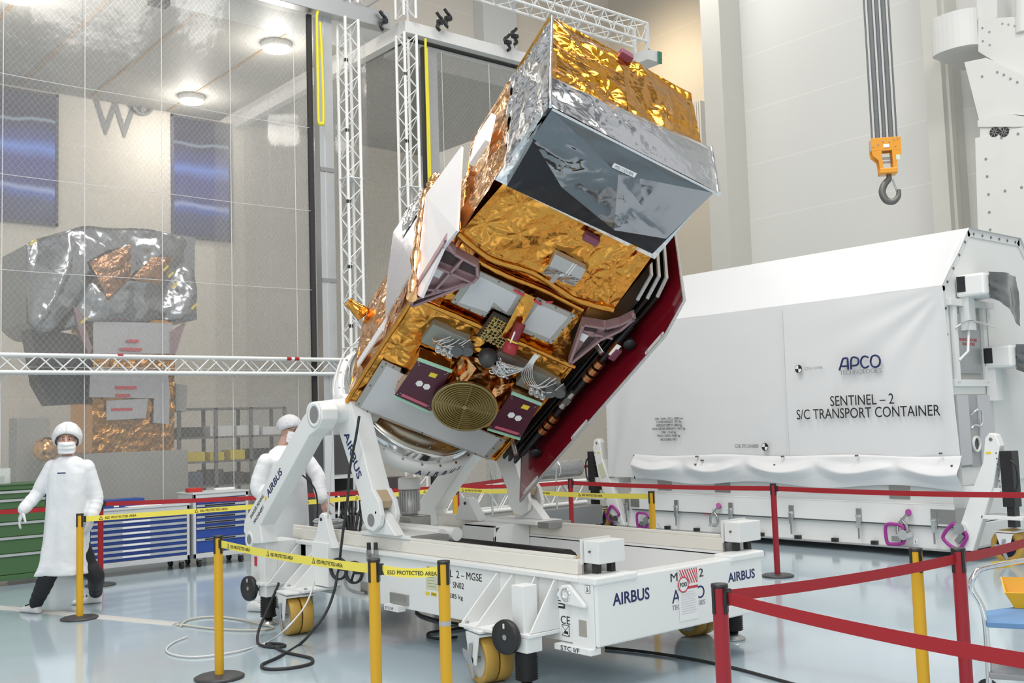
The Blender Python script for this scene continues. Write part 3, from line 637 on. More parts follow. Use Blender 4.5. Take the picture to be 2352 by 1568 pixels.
B().tube(smoothpath([at(792, 1325, 'Y', YN-.05), at(795, 1345, 'Y', YN-.06), at(812, 1358, 'Y', YN-.05), at(836, 1362, 'Y', YN-.03)], 5), .012, 7).build('hose', mat('grey_hose', (.3, .3, .3), .5), TR)
# ------------------------------------------------------------------ tilting arms and ring
A_T = atan2(.803, .596)
SU = Vector((sin(A_T), 0, cos(A_T))); SV = Vector((cos(A_T), 0, -sin(A_T))); SS = Vector((0, 1, 0)); PH = radians(30.3)
SW = SS*cos(PH)+SV*sin(PH); SN = SU.cross(SW)
SC = Vector((-7.5075, 5.35, 2.009))
RC = SC-SU*.25-SW*.06
for nm, dy, ln in (('near', 0, True), ('far', 1.86, False)):
    # strut, outer
    sp = [(-7.495, 1.857), (-7.613, 1.784), (-8.70, .902), (-8.72, .80), (-8.60, .70), (-8.36, .72), (-8.40, .87), (-7.519, 1.632), (-7.371, 1.69), (-7.30, 1.76), (-7.295, 1.84), (-7.34, 1.90), (-7.42, 1.905)]
    o = B().prism([(x, 4.15+dy, z) for x, z in sp], (0, .15, 0)).build('support_strut', WT, TR, bevel=.008)
    for x, z, r in ((-7.415, 1.80, .068), (-8.6, .735, .04)):
        B().cyl((x, 4.143+dy, z), (x, 4.155+dy, z), r, seg=28).build('pivot_cap', GREYPL, o)
        B().lathe([(r+.002, 0), (r+.035, 0), (r+.035, .006), (r+.002, .006)], (x, 4.149+dy, z), (0, -1, 0), 28, closed=True).build('pivot_collar', WT, o)
    # arm from the elbow to the foot
    ap = [(-7.60, 1.92), (-7.42, 2.02), (-7.22, 1.90), (-6.95, 1.25), (-6.90, 1.12), (-7.08, 1.12), (-7.24, 1.12), (-7.58, 1.72)]
    ap = [(-7.62, 1.93), (-7.50, 1.97), (-7.36, 1.90), (-7.05, 1.19), (-7.08, 1.10), (-7.22, 1.08), (-7.58, 1.70)]
    o2 = B().prism([(x, 4.45+dy*.82, z) for x, z in ap], (0, .17, 0)).build('tilt_arm', WT, TR, bevel=.008)
    for yy in (4.443+dy*.82, 4.587+dy*.82):
        B().prism([(-7.23, yy, 1.10), (-7.05, yy, 1.20), (-6.96, yy, 1.11), (-6.925, yy, 1.0), (-6.95, yy, .92), (-7.04, yy, .87), (-7.14, yy, .885), (-7.20, yy, .96)], (0, .04, 0)).build('fork_cheek', WT, o2, bevel=.006)
    B().cyl((-7.07, 4.442+dy*.82, .957), (-7.07, 4.45+dy*.82, .957), .052, seg=28).build('pivot_cap', GREYPL if ln else WT, o2)
    B().cyl((-7.0, 4.443+dy*.82, 1.02), (-7.0, 4.45+dy*.82, 1.02), .011, seg=12).build('pin_hole', BLACK, o2)
    B().prism([(-7.062, 4.49+dy*.82, 1.20), (-6.975, 4.49+dy*.82, 1.105), (-7.0, 4.49+dy*.82, 1.05), (-7.09, 4.49+dy*.82, 1.10)], (0, .092, 0)).build('fork_pocket', mat('tan_pocket', (.50, .38, .25), .6), o2)
    fb = B(); fb.prism([(-7.20, 4.492+dy*.82, .845), (-7.15, 4.492+dy*.82, 1.0), (-7.07, 4.492+dy*.82, 1.04), (-6.97, 4.492+dy*.82, 1.0), (-6.80, 4.492+dy*.82, .845)], (0, .09, 0))
    fb.build('foot_lug', WT, TR, bevel=.006)
    # trunnion from arm and strut to the ring
    y0, y1 = (4.15, RC.y-.55) if dy == 0 else (4.3+dy, RC.y+.45)
    B().cyl((-7.45, y0, 1.82), (-7.5, y1, 1.84), .085, .12, seg=24).build('trunnion', WT, TR)
    if ln:
        dirv = Vector((-7.24+7.58, 0, 1.08-1.70)).normalized()
        text('AIRBUS', o2, Vector((-7.335, 4.4495, 1.47)), dirv, Vector((.88, 0, .47)), .075, NAVY, .42, bold=.018)
        d2 = Vector((1.087, 0, .882)).normalized(); u2 = Vector((-.63, 0, .777))
        text('AIRBUS', o, Vector((-8.12, 4.149, 1.245)), d2, u2, .062, NAVY, .34, bold=.018)
        text('DANGER MOVING', o, Vector((-8.45, 4.149, 1.03)), d2, u2, .032, INK, .32); text('MACHINERY', o, Vector((-8.415, 4.149, .965)), d2, u2, .032, INK, .24)
        w = Vector((-8.285, 4.149, 1.11)); B().prism([w-d2*.028-u2*.02, w+d2*.028-u2*.02, w+u2*.028], (0, -.001, 0)).build('warning_triangle', YLABEL, o)
B().box((-7.95, 5.2, .72), (-7.63, 5.42, .90)).build('gear_unit', STEEL, TR, bevel=.01)
mo = B().lathe([(0, .9), (.07, .9), (.078, .92), (.078, 1.12), (.07, 1.12)], (-7.8, 5.31, 0), (0, 0, 1), 24)
for k in range(22):
    a_ = 2*pi*k/22; mo.obox((-7.8+.084*cos(a_), 5.31+.084*sin(a_), 1.02), (.010*cos(a_), .012*sin(a_), 0), (-.003*sin(a_), .003*cos(a_), 0), (0, 0, .09))
m_ = mo.build('tilt_motor', mat('motor_silver', (.6, .6, .6), .4, .5), TR)
B().lathe([(0, 1.125), (.096, 1.125), (.10, 1.135), (.10, 1.215), (.09, 1.23), (0, 1.23)], (-7.8, 5.31, 0), (0, 0, 1), 24).build('motor_cowl', WT, m_)
# ring
rg = B().lathe([(.50, -.11), (.64, -.08), (.665, .015), (.69, .02), (.712, .005), (.722, -.02), (.722, -.09), (.705, -.11), (.64, -.13), (.50, -.13)], RC, SU, 72).build('tilt_ring', WT, TR)
for k in range(24):
    a_ = 2*pi*k/24; q = RC+SU*.012+(SW*cos(a_)+SN*sin(a_))*.692; B().cyl(q, q+SU*.012, .012, seg=6).build('bolt', STEEL, rg)
B().lathe([(.668, .0), (.668, .10), (.655, .125), (.645, .125), (.645, .0)], RC, SU, 72).build('clamp_ring', CHROME, rg)
B().lathe([(.645, .06), (.655, .128), (.60, .135), (.56, .16), (.50, .235), (.46, .235), (.5, .05)], RC, SU, 72).build('adapter_ring', mat('adapter_metal', (.42, .40, .34), .3, 1), rg)
for k in range(30):
    a_ = 2*pi*k/30; q = RC+SU*.14+(SW*cos(a_)+SN*sin(a_))*.60; B().cyl(q, q+SU*.02, .009, seg=6).build('bolt', STEEL, rg)
# ring lettering, letter by letter round the rim
rr = .828
for k, ch in enumerate('AIRBUS'):
    a0 = atan2(-.93, .30)
    pass
# rim direction lowest in view
def rimdir(px, py):
    d = ray(px, py); kk = ((RC-SU*.15-EYE).dot(SU))/d.dot(SU); v = EYE+d*kk-(RC-SU*.15); return atan2(v.dot(SN), v.dot(SW))
aa, ab = rimdir(948, 1080), rimdir(1030, 1074)
for k, ch in enumerate('AIRBUS'):
    a_ = aa+(ab-aa)*k/5; rad = SW*cos(a_)+SN*sin(a_); tg = -SW*sin(a_)+SN*cos(a_)
    if (ab-aa) < 0: tg = -tg
    text(ch, rg, RC-SU*.055+rad*.7225, tg, tg.cross(rad)*-1 if False else SU, .056, NAVY, None, bold=.018)
# ================================================================== satellite (frame: w across, n away from the nadir face, u along the stack)
SM = Matrix(((SW.x, SN.x, SU.x, SC.x), (SW.y, SN.y, SU.y, SC.y), (SW.z, SN.z, SU.z, SC.z), (0, 0, 0, 1)))
SAT = thing('satellite', 'large satellite wrapped in gold and silver foil, tilted on the white ring', 'satellite', SC, SM.to_3x3())
def sp(px, py, ax, val):
    d = ray(px, py); i = 'wnu'.index(ax); a = (SW, SN, SU)[i]; P0 = SC+a*val
    k = (P0-EYE).dot(a)/d.dot(a); v = EYE+d*k-SC
    return Vector((v.dot(SW), v.dot(SN), v.dot(SU)))
SEED = [0]
def blanket(b, p00, p10, p11, p01, amp=.016, res=.0125, scale=3.6, taper=True, bulge=0):
    """one crumpled foil sheet between four corners (satellite frame); its rim stays on the corners"""
    p00, p10, p11, p01 = map(Vector, (p00, p10, p11, p01)); n = (p10-p00).cross(p01-p00).normalized(); SEED[0] += 1; sd = SEED[0]
    nu = max(2, int(max((p10-p00).length, (p11-p01).length)/res)); nv = max(2, int(max((p01-p00).length, (p11-p10).length)/res)); L1 = (p10-p00).length; L2 = (p01-p00).length
    def fn(s, t):
        q = p00*(1-s)*(1-t)+p10*s*(1-t)+p11*s*t+p01*(1-s)*t
        e = min(1, min(s, 1-s)*L1/.05, min(t, 1-t)*L2/.05) if taper else 1
        return q+n*(crumple(s*L1, t*L2, amp, scale, sd)*(.25+.75*e)+bulge*4*s*(1-s)*t*(1-t)*4)
    return b.grid(fn, nu, nv, True)
def sbuild(b, name, m, par=SAT, **k): return b.build(name, m, par, M=SM, **k)
W0, W1 = -.71, .66
# ---- lower body
b = B(); b.open = True
u0, u1 = .03, 1.26; nf, nb = -.58, .62
blanket(b, (W0, nf, u0), (W1, nf, u0+.05), (W1, nf, u1+.06), (W0, nf, u1), .03)
blanket(b, (W1, nf, u0+.05), (W1, nb, u0+.05), (W1, nb, u1), (W1, nf, u1+.06), .012)
blanket(b, (W1, nb, u0), (W0, nb, u0), (W0, nb, u1), (W1, nb, u1), .012)
blanket(b, (W0, nf, u1), (W1, nf, u1+.06), (W1, nb, u1), (W0, nb, u1), .012)
blanket(b, (W0, nb, u0), (W1, nb, u0), (W1, nf, u0+.05), (W0, nf, u0), .006)
sbuild(b, 'body_blanket', GOLD)
b = B(); b.open = True
blanket(b, (W0, nb+.16, u0-.1), (W0, nf, u0), (W0, nf, u1), (W0, nb+.16, u1), .04, scale=3); sbuild(b, 'side_blanket', COPPER)
# rounded gold seam rolls along the edges
def roll(path, r, m, name, amp=.4, seg=9):
    P = smoothpath(path, 10); SEED[0] += 1
    rs = [r*(1+amp*noise.noise(Vector((i*.35, SEED[0]*2.1, 0)))) for i in range(len(P))]
    b = B().tube(P, r, seg, rs=rs); return sbuild(b, name, m)
roll([(W0-.01, nf-.01, u1+.01), (-.3, nf-.02, u1+.03), (.2, nf-.02, u1+.05), (W1+.02, nf-.01, u1+.06)], .022, GOLD, 'fold_roll')
roll([(W0, nf-.005, u0), (-.3, nf-.012, u0+.0), (.2, nf-.012, u0+.03), (W1, nf-.005, u0+.05)], .018, GOLD, 'fold_roll')
roll([(W0, nf-.005, u0), (W0-.005, nf-.01, .6), (W0, nf-.005, u1)], .02, GOLD, 'fold_roll')
roll([(W1, nf-.005, u0+.05), (W1+.005, nf-.01, .7), (W1, nf-.005, u1+.06)], .022, GOLD, 'fold_roll')
# ---- neck between body and instrument
b = B(); b.open = True
blanket(b, (-.5, -.54, 1.24), (.48, -.54, 1.28), (.48, -.54, 1.98), (-.5, -.54, 1.97), .013)
blanket(b, (.48, -.54, 1.28), (.48, .6, 1.28), (.48, .6, 1.98), (.48, -.54, 1.98), .012)
blanket(b, (-.62, .6, 1.2), (-.62, -.54, 1.24), (-.62, -.54, 1.97), (-.62, .6, 1.97), .012)
sbuild(b, 'neck_blanket', GOLD)
# ---- instrument
I0, I1 = -.69, .62; iu0, iu1 = 1.955, 3.17; inf, inb = -.60, .76
b = B(); b.open = True
blanket(b, (I0, inf, iu0), (I1, inf, iu0), (I1-.03, inf, 2.55), (I0+.07, inf, 2.52), .034, scale=3.4)
blanket(b, (I1, inf, iu0), (I1, inb, iu0), (I1, inb, iu1), (I1, inf, iu1), .012)
blanket(b, (I0, inf, iu0), (I0, inb, iu0), (I1, inb, iu0), (I1, inf, iu0), .012)
blanket(b, (I1, inb, iu0), (I0, inb, iu0), (I0, inb, iu1), (I1, inb, iu1), .012)
sbuild(b, 'instrument_blanket', GOLD)
b = B(); b.open = True
blanket(b, (I0, inf-.005, 2.48), (I1, inf-.005, 2.5), (I1, inf-.02, iu1), (I0, inf-.02, iu1), .006); sbuild(b, 'front_sheet', SILVER)
roll([(-.70, -.605, 1.96), (-.4, -.62, 1.90), (-.05, -.60, 1.94), (.3, -.61, 1.90), (.62, -.605, 1.96)], .026, GOLD, 'fold_roll')
roll([(-.46, -.56, 1.80), (-.2, -.57, 1.80), (.1, -.56, 1.82), (.44, -.57, 1.82)], .024, GOLD, 'fold_roll')
b = B(); b.open = True
blanket(b, (I0, inb, iu0), (I0, inf, iu0), (I0, inf, 2.62), (I0, inb, 2.62), .055, scale=2.6); sbuild(b, 'side_blanket', COPPER)
b = B(); b.open = True
blanket(b, (I0-.0, inb, 2.55), (I0, inf-.1, 2.62), (I0+.01, inf-.1, iu1), (I0+.02, inb, iu1+.02), .045, scale=3); sbuild(b, 'side_blanket', SILVER)
b = B(); b.open = True
blanket(b, (I0+.02, inb, iu1+.02), (I0+.02, -.30, iu1+.01), (-.03, -.14, iu1+.01), (-.05, inb+.05, iu1+.02), .048, .012, 2.4)
blanket(b, (-.05, inb+.05, iu1+.02), (-.03, -.14, iu1+.01), (I1, .0, iu1+.01), (I1-.01, inb+.06, iu1+.02), .048, .012, 2.4)
sbuild(b, 'end_blanket', foil('bright_gold_foil', (.82, .365, .03), .16, 9, .1), label='bright gold end sheet')
b = B(); b.open = True
blanket(b, (I0+.02, -.28, iu1+.02), (I0+.01, -.735, iu1+.035), (I1+.01, -.695, iu1+.05), (I1+.07, .0, iu1+.03), .022, .016, 2.2, bulge=.02); sbuild(b, 'end_skirt', SILVER, label='silver foil skirt')
roll([(I0+.02, inb, iu1+.02), (I0+.015, .2, iu1+.02), (I0+.015, -.3, iu1+.015), (I0+.01, -.735, iu1+.03)], .012, SILVER, 'edge_roll')
roll([(I1+.07, 0, iu1+.03), (I1+.05, -.3, iu1+.03), (I1+.02, -.695, iu1+.045)], .016, SILVER, 'edge_roll')
# cover: sheet coloured black as a dark reflection, folded dark mirror sheet over it
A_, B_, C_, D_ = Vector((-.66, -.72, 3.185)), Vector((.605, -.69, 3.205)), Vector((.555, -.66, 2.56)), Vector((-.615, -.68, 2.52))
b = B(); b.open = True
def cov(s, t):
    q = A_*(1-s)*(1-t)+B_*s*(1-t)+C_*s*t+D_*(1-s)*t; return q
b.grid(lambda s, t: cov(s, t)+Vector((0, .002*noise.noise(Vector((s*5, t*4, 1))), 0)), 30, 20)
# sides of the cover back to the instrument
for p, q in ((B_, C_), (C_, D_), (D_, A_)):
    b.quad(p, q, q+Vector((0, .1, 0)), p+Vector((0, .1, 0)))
sbuild(b, 'aperture_cover', BLACKREFL, label='sheet on the instrument opening, coloured black as a dark reflection')
sbuild(B().tube([A_, A_.lerp(B_, .5), B_], .014, 8), 'cover_rim', SILVER)
E1 = sp(1410, 522, 'n', -.74); E2 = sp(1530, 548, 'n', -.70); E0 = sp(1185, 392, 'n', -.73)
mp = [A_+Vector((.0, -.012, -.004)), B_+Vector((0, -.012, 0)), Vector((E2.x, -.70, E2.z)), Vector((E1.x, -.775, E1.z)), sp(1290, 430, 'n', -.76), sp(1222, 318, 'n', -.745)]
cen = sp(1420, 400, 'n', -.80)
b = B(); b.open = True
def tri(p, q, r, n=14):
    SEED[0] += 1; sd = SEED[0]; vs = []; idx = {}
    for i in range(n+1):
        for j in range(n+1-i):
            v = p+(q-p)*(i/n)+(r-p)*(j/n); e = min(i, j, n-i-j)/n*3
            idx[i, j] = len(vs); vs.append(v+Vector((0, -crumple(v.x, v.z, .016, 2.4, 3)*min(1, e), 0)))
    fs = []
    for i in range(n):
        for j in range(n-i):
            fs.append((idx[i, j], idx[i+1, j], idx[i, j+1]))
            if i+j < n-1: fs.append((idx[i+1, j], idx[i+1, j+1], idx[i, j+1]))
    b.add(vs, fs, True)
for k in range(len(mp)): tri(cen, mp[k], mp[(k+1) % len(mp)])
sbuild(b, 'mirror_sheet', MIRROR, label='dark mirror sheet folded over the cover')
q = sp(1434, 391, 'n', -.83); rt = (sp(1461, 404, 'n', -.83)-sp(1407, 379, 'n', -.83)).normalized()
nv_ = Vector((0, -1, 0)); up_ = nv_.cross(rt).normalized()
lb = B(); lb.obox(q, rt*.085, up_*.017, nv_*.001); lp = sbuild(lb, 'name_label', PAPER)
text('MSI COVER', SAT, q+nv_*.0015, rt, up_, .021, GREYINK, .135, M=SM)
q = sp(1455, 308, 'u', 3.21); b = B(); b.obox(q, (.06, 0, 0), (0, .012, 0), (0, 0, .001)); sbuild(b, 'red_tag', REDINK)
# purple pads
def pad(px, py, ax, val, d, name='purple_pad', l=.07, h=.03):
    q = sp(px, py, ax, val); b = B()
    if ax == 'n': b.obox(q, (l, 0, .0), (0, .03, 0), (0, 0, h))
    else: b.obox(q, (l, 0, 0), (0, h, 0), (0, 0, .03))
    return sbuild(b, name, PURPLE, bevel=.008)
PURPLE = mat('purple_anodised', (.22, .06, .10), .45, .2)
MAUVE = mat('mauve_machined', (.34, .22, .235), .4, .35, var=.12, vscale=9)
pad(1358, 548, 'n', -.63, .06, l=.06); pad(1437, 128, 'u', 3.21, .06, l=.055, h=.04)
# ---- panels on the nadir face
PANEL = mat('white_radiator', (.60, .61, .63), .32, .15, var=.03); PANELR = mat('radiator_rim', (.42, .41, .38), .4, .3)
def plate(pts, n0, th=.014, inset=.045, name='radiator_plate', screws=True):
    P = [Vector((q[0], n0, q[1])) for q in pts]
    b = B().prism(P, (0, th, 0)); o = sbuild(b, name, PANELR)
    c = sum(P, Vector())/len(P)
    Q = [c+(v-c)*(1-inset/(v-c).length*1.3) for v in P]
    b = B().prism([v+Vector((0, -.003, 0)) for v in Q], (0, .003, 0)); sbuild(b, 'white_field', PANEL, o)
    if screws:
        for i in range(len(P)):
            for f in (.08, .5, .92):
                s = c+((P[i]*(1-f)+P[(i+1) % len(P)]*f)-c)*.95; b = B().cyl((s.x, n0-.005, s.z), (s.x, n0, s.z), .007, seg=8); sbuild(b, 'screw', DSTEEL, o)
    return o
lower = plate([(-.645, .02), (.60, .065), (.61, .35), (-.10, .325), (-.44, .36), (-.49, .60), (-.655, .60)], -.615)
mL = plate([(-.455, 1.385), (-.17, 1.39), (-.165, 1.50), (.005, 1.50), (.005, 1.60), (-.03, 1.75), (-.455, 1.745)], -.60)
mR = plate([(.075, 1.41), (.40, 1.43), (.41, 1.765), (.075, 1.755)], -.60)
for px, py, l, an in ((1192, 672, .05, .3), (1262, 694, .05, 2.0), (980, 936, .05, .1), (1236, 695, .035, .35)):
    q = sp(px, py, 'n', -.62); b = B(); b.obox(q, (l*cos(an), 0, l*sin(an)*-.3), (0, .0008, 0), (0, 0, .011)); sbuild(b, 'red_tape_label', REDINK)
# gold connector lattice
GOLDM = mat('gold_plating', (.62, .50, .24), .3, 1); DARKB = mat('dark_board', (.05, .045, .035), .5)
q0 = Vector((-.02, -.63, 1.36)); b = B(); b.obox(q0, (.125, 0, 0), (0, .02, 0), (0, 0, .125)); lt = sbuild(b, 'connector_board', DARKB)
b = B()
for i in range(8): b.obox(q0+Vector((-.105+i*.03, -.028, 0)), (.004, 0, 0), (0, .012, 0), (0, 0, .12))
for i in range(9): b.obox(q0+Vector((0, -.03, -.11+i*.0275)), (.12, 0, 0), (0, .008, 0), (0, 0, .003))
for i in range(60):
    x, z = random.uniform(-.11, .11), random.uniform(-.11, .11); b.obox(q0+Vector((x, -.04, z)), (random.uniform(.004, .014), 0, 0), (0, .008, 0), (0, 0, random.uniform(.004, .01)))
sbuild(b, 'connector_pins', GOLDM, lt)
# sun sensor box on the instrument face
a = sp(1305, 612, 'n', -.66); b = B()
b.prism([a+Vector((-.14, .06, .05)), a+Vector((.12, .06, .05)), a+Vector((.14, .06, -.05)), a+Vector((-.12, .06, -.07))], (0, -.07, 0)); o = sbuild(b, 'sensor_box', mat('grey_sensor', (.5, .51, .52), .3, .6), bevel=.006)
b = B(); b.open = True; blanket(b, a+Vector((-.13, -.01, -.06)), a+Vector((.13, -.01, -.04)), a+Vector((.14, .03, -.15)), a+Vector((-.12, .03, -.17)), .016, .012, 9); sbuild(b, 'sensor_skirt', SILVER, o)
for dx in (.015, .035): b = B(); b.obox(a+Vector((dx, -.012, 0)), (.003, 0, 0), (0, .002, 0), (0, 0, .055)); sbuild(b, 'white_strip', PAPER, o)
b = B(); b.obox(a+Vector((-.04, -.02, -.12)), (.018, 0, .004), (0, .012, 0), (0, 0, .045)); sbuild(b, 'sensor_foot', STEEL, o)
# mauve brackets left and right
def bracket(pts, holes, n0, th, name='bracket'):
    P = [Vector((q[0], n0, q[1])) for q in pts]
    o = sbuild(B().prism(P, (0, th, 0)), name, MAUVE, bevel=.004)
    c = sum(P, Vector())/len(P); n = len(P)
    b = B()
    for i in range(n):                       # raised rim
        p, q = P[i], P[(i+1) % n]; d = (q-p); L = d.length; d.normalize(); s = Vector((-d.z, 0, d.x))
        if s.dot(c-p) < 0: s = -s
        b.obox((p+q)/2+s*.010+Vector((0, -.02, 0)), d*(L/2), s*.010, (0, .024, 0))
    sbuild(b, 'rim', MAUVE, o)
    for h in holes:
        b = B().prism([Vector((q[0], n0-.006, q[1])) for q in h], (0, .004, 0)); sbuild(b, 'recess', mat('recess_dark', (.05, .03, .03), .7), o)
    return o
bl = bracket([(-.775, 1.93), (-.66, 1.86), (-.47, 1.85), (-.41, 1.76), (-.42, 1.70), (-.70, 1.27), (-.735, 1.27), (-.765, 1.45)], [[(-.735, 1.82), (-.61, 1.82), (-.60, 1.73), (-.72, 1.72)], [(-.58, 1.82), (-.47, 1.82), (-.44, 1.74), (-.57, 1.73)]], -.66, .05)
b = B()
for p, q in (((-.76, 1.68), (-.43, 1.69)), ((-.59, 1.84), (-.64, 1.45)), ((-.72, 1.45), (-.58, 1.52)), ((-.73, 1.33), (-.47, 1.66))):
    p, q = Vector((p[0], -.68, p[1])), Vector((q[0], -.68, q[1])); d = (q-p).normalized(); s = Vector((-d.z, 0, d.x)); b.obox((p+q)/2, (q-p)/2, s*.009, (0, .02, 0))
sbuild(b, 'ribs', MAUVE, bl)
b = B(); b.obox((-.685, -.665, 1.62), (.035, 0, .0), (0, .002, 0), (0, 0, .04)); sbuild(b, 'serial_label', PAPER, bl)
br = bracket([(.45, 1.79), (.62, 1.85), (.69, 1.93), (.745, 2.05), (.765, 2.02), (.74, 1.88), (.66, 1.72), (.595, 1.40), (.57, 1.40)], [[(.50, 1.77), (.59, 1.80), (.60, 1.75), (.51, 1.72)], [(.63, 1.83), (.69, 1.88), (.70, 1.82), (.65, 1.78)], [(.575, 1.68), (.625, 1.70), (.60, 1.50), (.585, 1.48)]], -.66, .05)
b = B(); b.obox((.535, -.667, 1.66), (.035, 0, 0), (0, .002, 0), (0, 0, .035)); sbuild(b, 'serial_label', PAPER, br)
b = B(); b.obox((.66, -.672, 1.76), (.07, 0, .02), (0, .02, 0), (-.003, 0, .009)); sbuild(b, 'ribs', MAUVE, br)
# ---- purple box units with green strips
GREEN = mat('mint_strip', (.36, .62, .46), .5)
def unit(pts, n0, lab, s=1):
    P = [Vector((q[0], n0, q[1])) for q in pts]
    b = B(); b.open = True; n = len(P)
    for i in range(n):
        p, q = P[i], P[(i+1) % n]; blanket(b, p, q, q+Vector((0, .15, 0)), p+Vector((0, .15, 0)), .006, .02, 9)
    o = sbuild(b, 'antenna_unit', COPPER)
    sbuild(B().prism([v+Vector((0, -.002, 0)) for v in P], (0, .012, 0)), 'purple_cover', mat('plum_cover', (.075, .014, .032), .3), o)
    a, c = P[0], P[1]; sb = B(); d = (c-a); sb.obox((a+c)/2+Vector((0, -.012, .016)), d*.52, (0, .008, 0), (0, 0, .012)); sbuild(sb, 'green_strip', GREEN, o)
    a, c = P[3], P[2]; sb = B(); d = (c-a); sb.obox((a+c)/2+Vector((0, -.006, -.012)), d*.5, (0, .006, 0), (0, 0, .010)); sbuild(sb, 'green_strip', GREEN, o)
    sb = B(); sb.obox((a+c)/2+Vector((0, -.004, .035)), d*.36, (0, .0015, 0), (0, 0, .014)); sbuild(sb, 'red_strip', mat('rose_strip', (.55, .12, .17), .5), o)
    ct = (P[0]+P[1]+P[2]+P[3])/4
    for sg in (-1, 1):
        sb = B().prism([ct+Vector((sg*.032+.03*cos(k*pi/3+.5), -.0045, .034*sin(k*pi/3+.5)-.005)) for k in range(6)], (0, .002, 0)); sbuild(sb, 'hexagon_mark', PAPER, o)
    sb = B().obox(ct+Vector((.02, -.004, .13)), (.028, 0, .004), (0, .0015, 0), (0, 0, .022)); sbuild(sb, 'yellow_sticker', YLABEL, o)
    for v in P[:4]:
        for f in (.9, .8): q = ct+(v-ct)*f; sbuild(B().cyl(q+Vector((0, -.006, 0)), q, .006, seg=6), 'screw', STEEL, o)
    return o
unit([(-.455, .86), (-.185, .885), (-.13, .43), (-.45, .435)], -.74, 'l')
unit([(.33, .935), (.585, .95), (.64, .55), (.36, .51)], -.74, 'r')
# grey connector plates with coils and cables
CABLEW = mat('white_cable', (.66, .66, .66), .45)
def connplate(c, w_, h_, seed):
    c = Vector(c); o = sbuild(B().obox(c, (w_, 0, 0), (0, .05, 0), (0, 0, h_)), 'connector_plate', mat('grey_green_plate', (.27, .28, .25), .45, .3), bevel=.004)
    rnd = random.Random(seed)
    sbuild(B().cyl(c+Vector((.10, -.05, .02)), c+Vector((.10, -.13, .02)), .055, .045, seg=18), 'filter_drum', mat('drum_grey', (.13, .14, .14), .5, .3), o)
    sbuild(B().cyl(c+Vector((.17, -.05, .05)), c+Vector((.17, -.12, .05)), .05, .045, seg=18), 'filter_drum', mat('drum_grey', (.13, .14, .14), .5, .3), o)
    for k in range(3):
        q = c+Vector((-.03+.05*k, -.06, -.05)); b = B()
        b.tube([q+Vector((.022*cos(t*.8), -.05*t/30-.004, .022*sin(t*.8))) for t in range(40)], .0045, 5); sbuild(b, 'coil', CHROME, o)
    for k in range(7):
        x = -.09+k*.022+rnd.uniform(-.01, .01); b = B(); h = rnd.uniform(.03, .07); e_ = rnd.uniform(-.02, .05)
        b.tube(smoothpath([c+Vector((x, -.05, -.03)), c+Vector((x+.01, -.05-h, .0)), c+Vector((x+.03+e_, -.06-h, .04)), c+Vector((x+.07+e_, -.05-h*.6, .05+e_)), c+Vector((x+.10+e_, -.05, .06+e_*1.4))], 5), .0045, 6); sbuild(b, 'cable', CABLEW, o)
    for k in range(3): sbuild(B().obox(c+Vector((-.08+k*.045, -.07, -.02-.01*k)), (.008, 0, 0), (0, .02, 0), (0, 0, .016)), 'orange_clip', mat('orange_clip', (.5, .22, .05), .5), o)
connplate((-.33, -.60, 1.06), .16, .105, 3); connplate((.50, -.60, 1.06), .15, .10, 5)
b = B(); SEED[0] += 1
q0 = Vector((.20, -.62, 1.10))
hc = sbuild(B().obox(q0+Vector((.03, .0, .04)), (.16, 0, 0), (0, .03, 0), (0, 0, .05)), 'harness_bracket', mat('brown_grey', (.20, .15, .13), .5, .2))
rnd = random.Random(11)
for k in range(14):
    P = [q0+Vector((rnd.uniform(-.12, .05), rnd.uniform(-.12, -.05), rnd.uniform(-.08, .06))) for _ in range(5)]+[q0+Vector((.10, -.10, .10)), q0+Vector((.10, -.08, .26))]
    sbuild(B().tube(smoothpath(P, 6), .006, 5), 'cable', CHROME if k % 2 else CABLEW, hc)
for k in range(6): sbuild(B().tube(smoothpath([q0+Vector((.09+.008*k, -.10, .27)), q0+Vector((.085+.008*k, -.12, .18)), q0+Vector((.10+.02*k, -.11, .05)), q0+Vector((.18+.03*k, -.09, -.04))], 6), .0055, 5), 'cable', CHROME, hc)
# red capped tube
p, q = sp(1196, 742, 'n', -.70), sp(1172, 800, 'n', -.80)
b = B().cyl(p, q, .042, seg=20); o = sbuild(b, 'red_capped_tube', mat('dark_red_tube', (.20, .012, .018), .3)); d = (q-p).normalized()
sbuild(B().lathe([(0, .0), (.055, .0), (.058, .07), (.045, .085), (0, .085)], q-d*.045, d, 20), 'red_cap', mat('red_cap', (.34, .02, .03), .4), o); sbuild(B().lathe([(.044, -.006), (.048, 0), (.044, .006)], q-d*.06, d, 20), 'yellow_band', YLABEL, o)
b = B(); pp = (p+q)/2; s = Vector((-1, 0, 0)); b.obox(pp+Vector((-.02, -.039, 0)), d*.05, Vector((d.z, 0, -d.x))*.012, (0, .002, 0)); sbuild(b, 'white_label', PAPER, o)
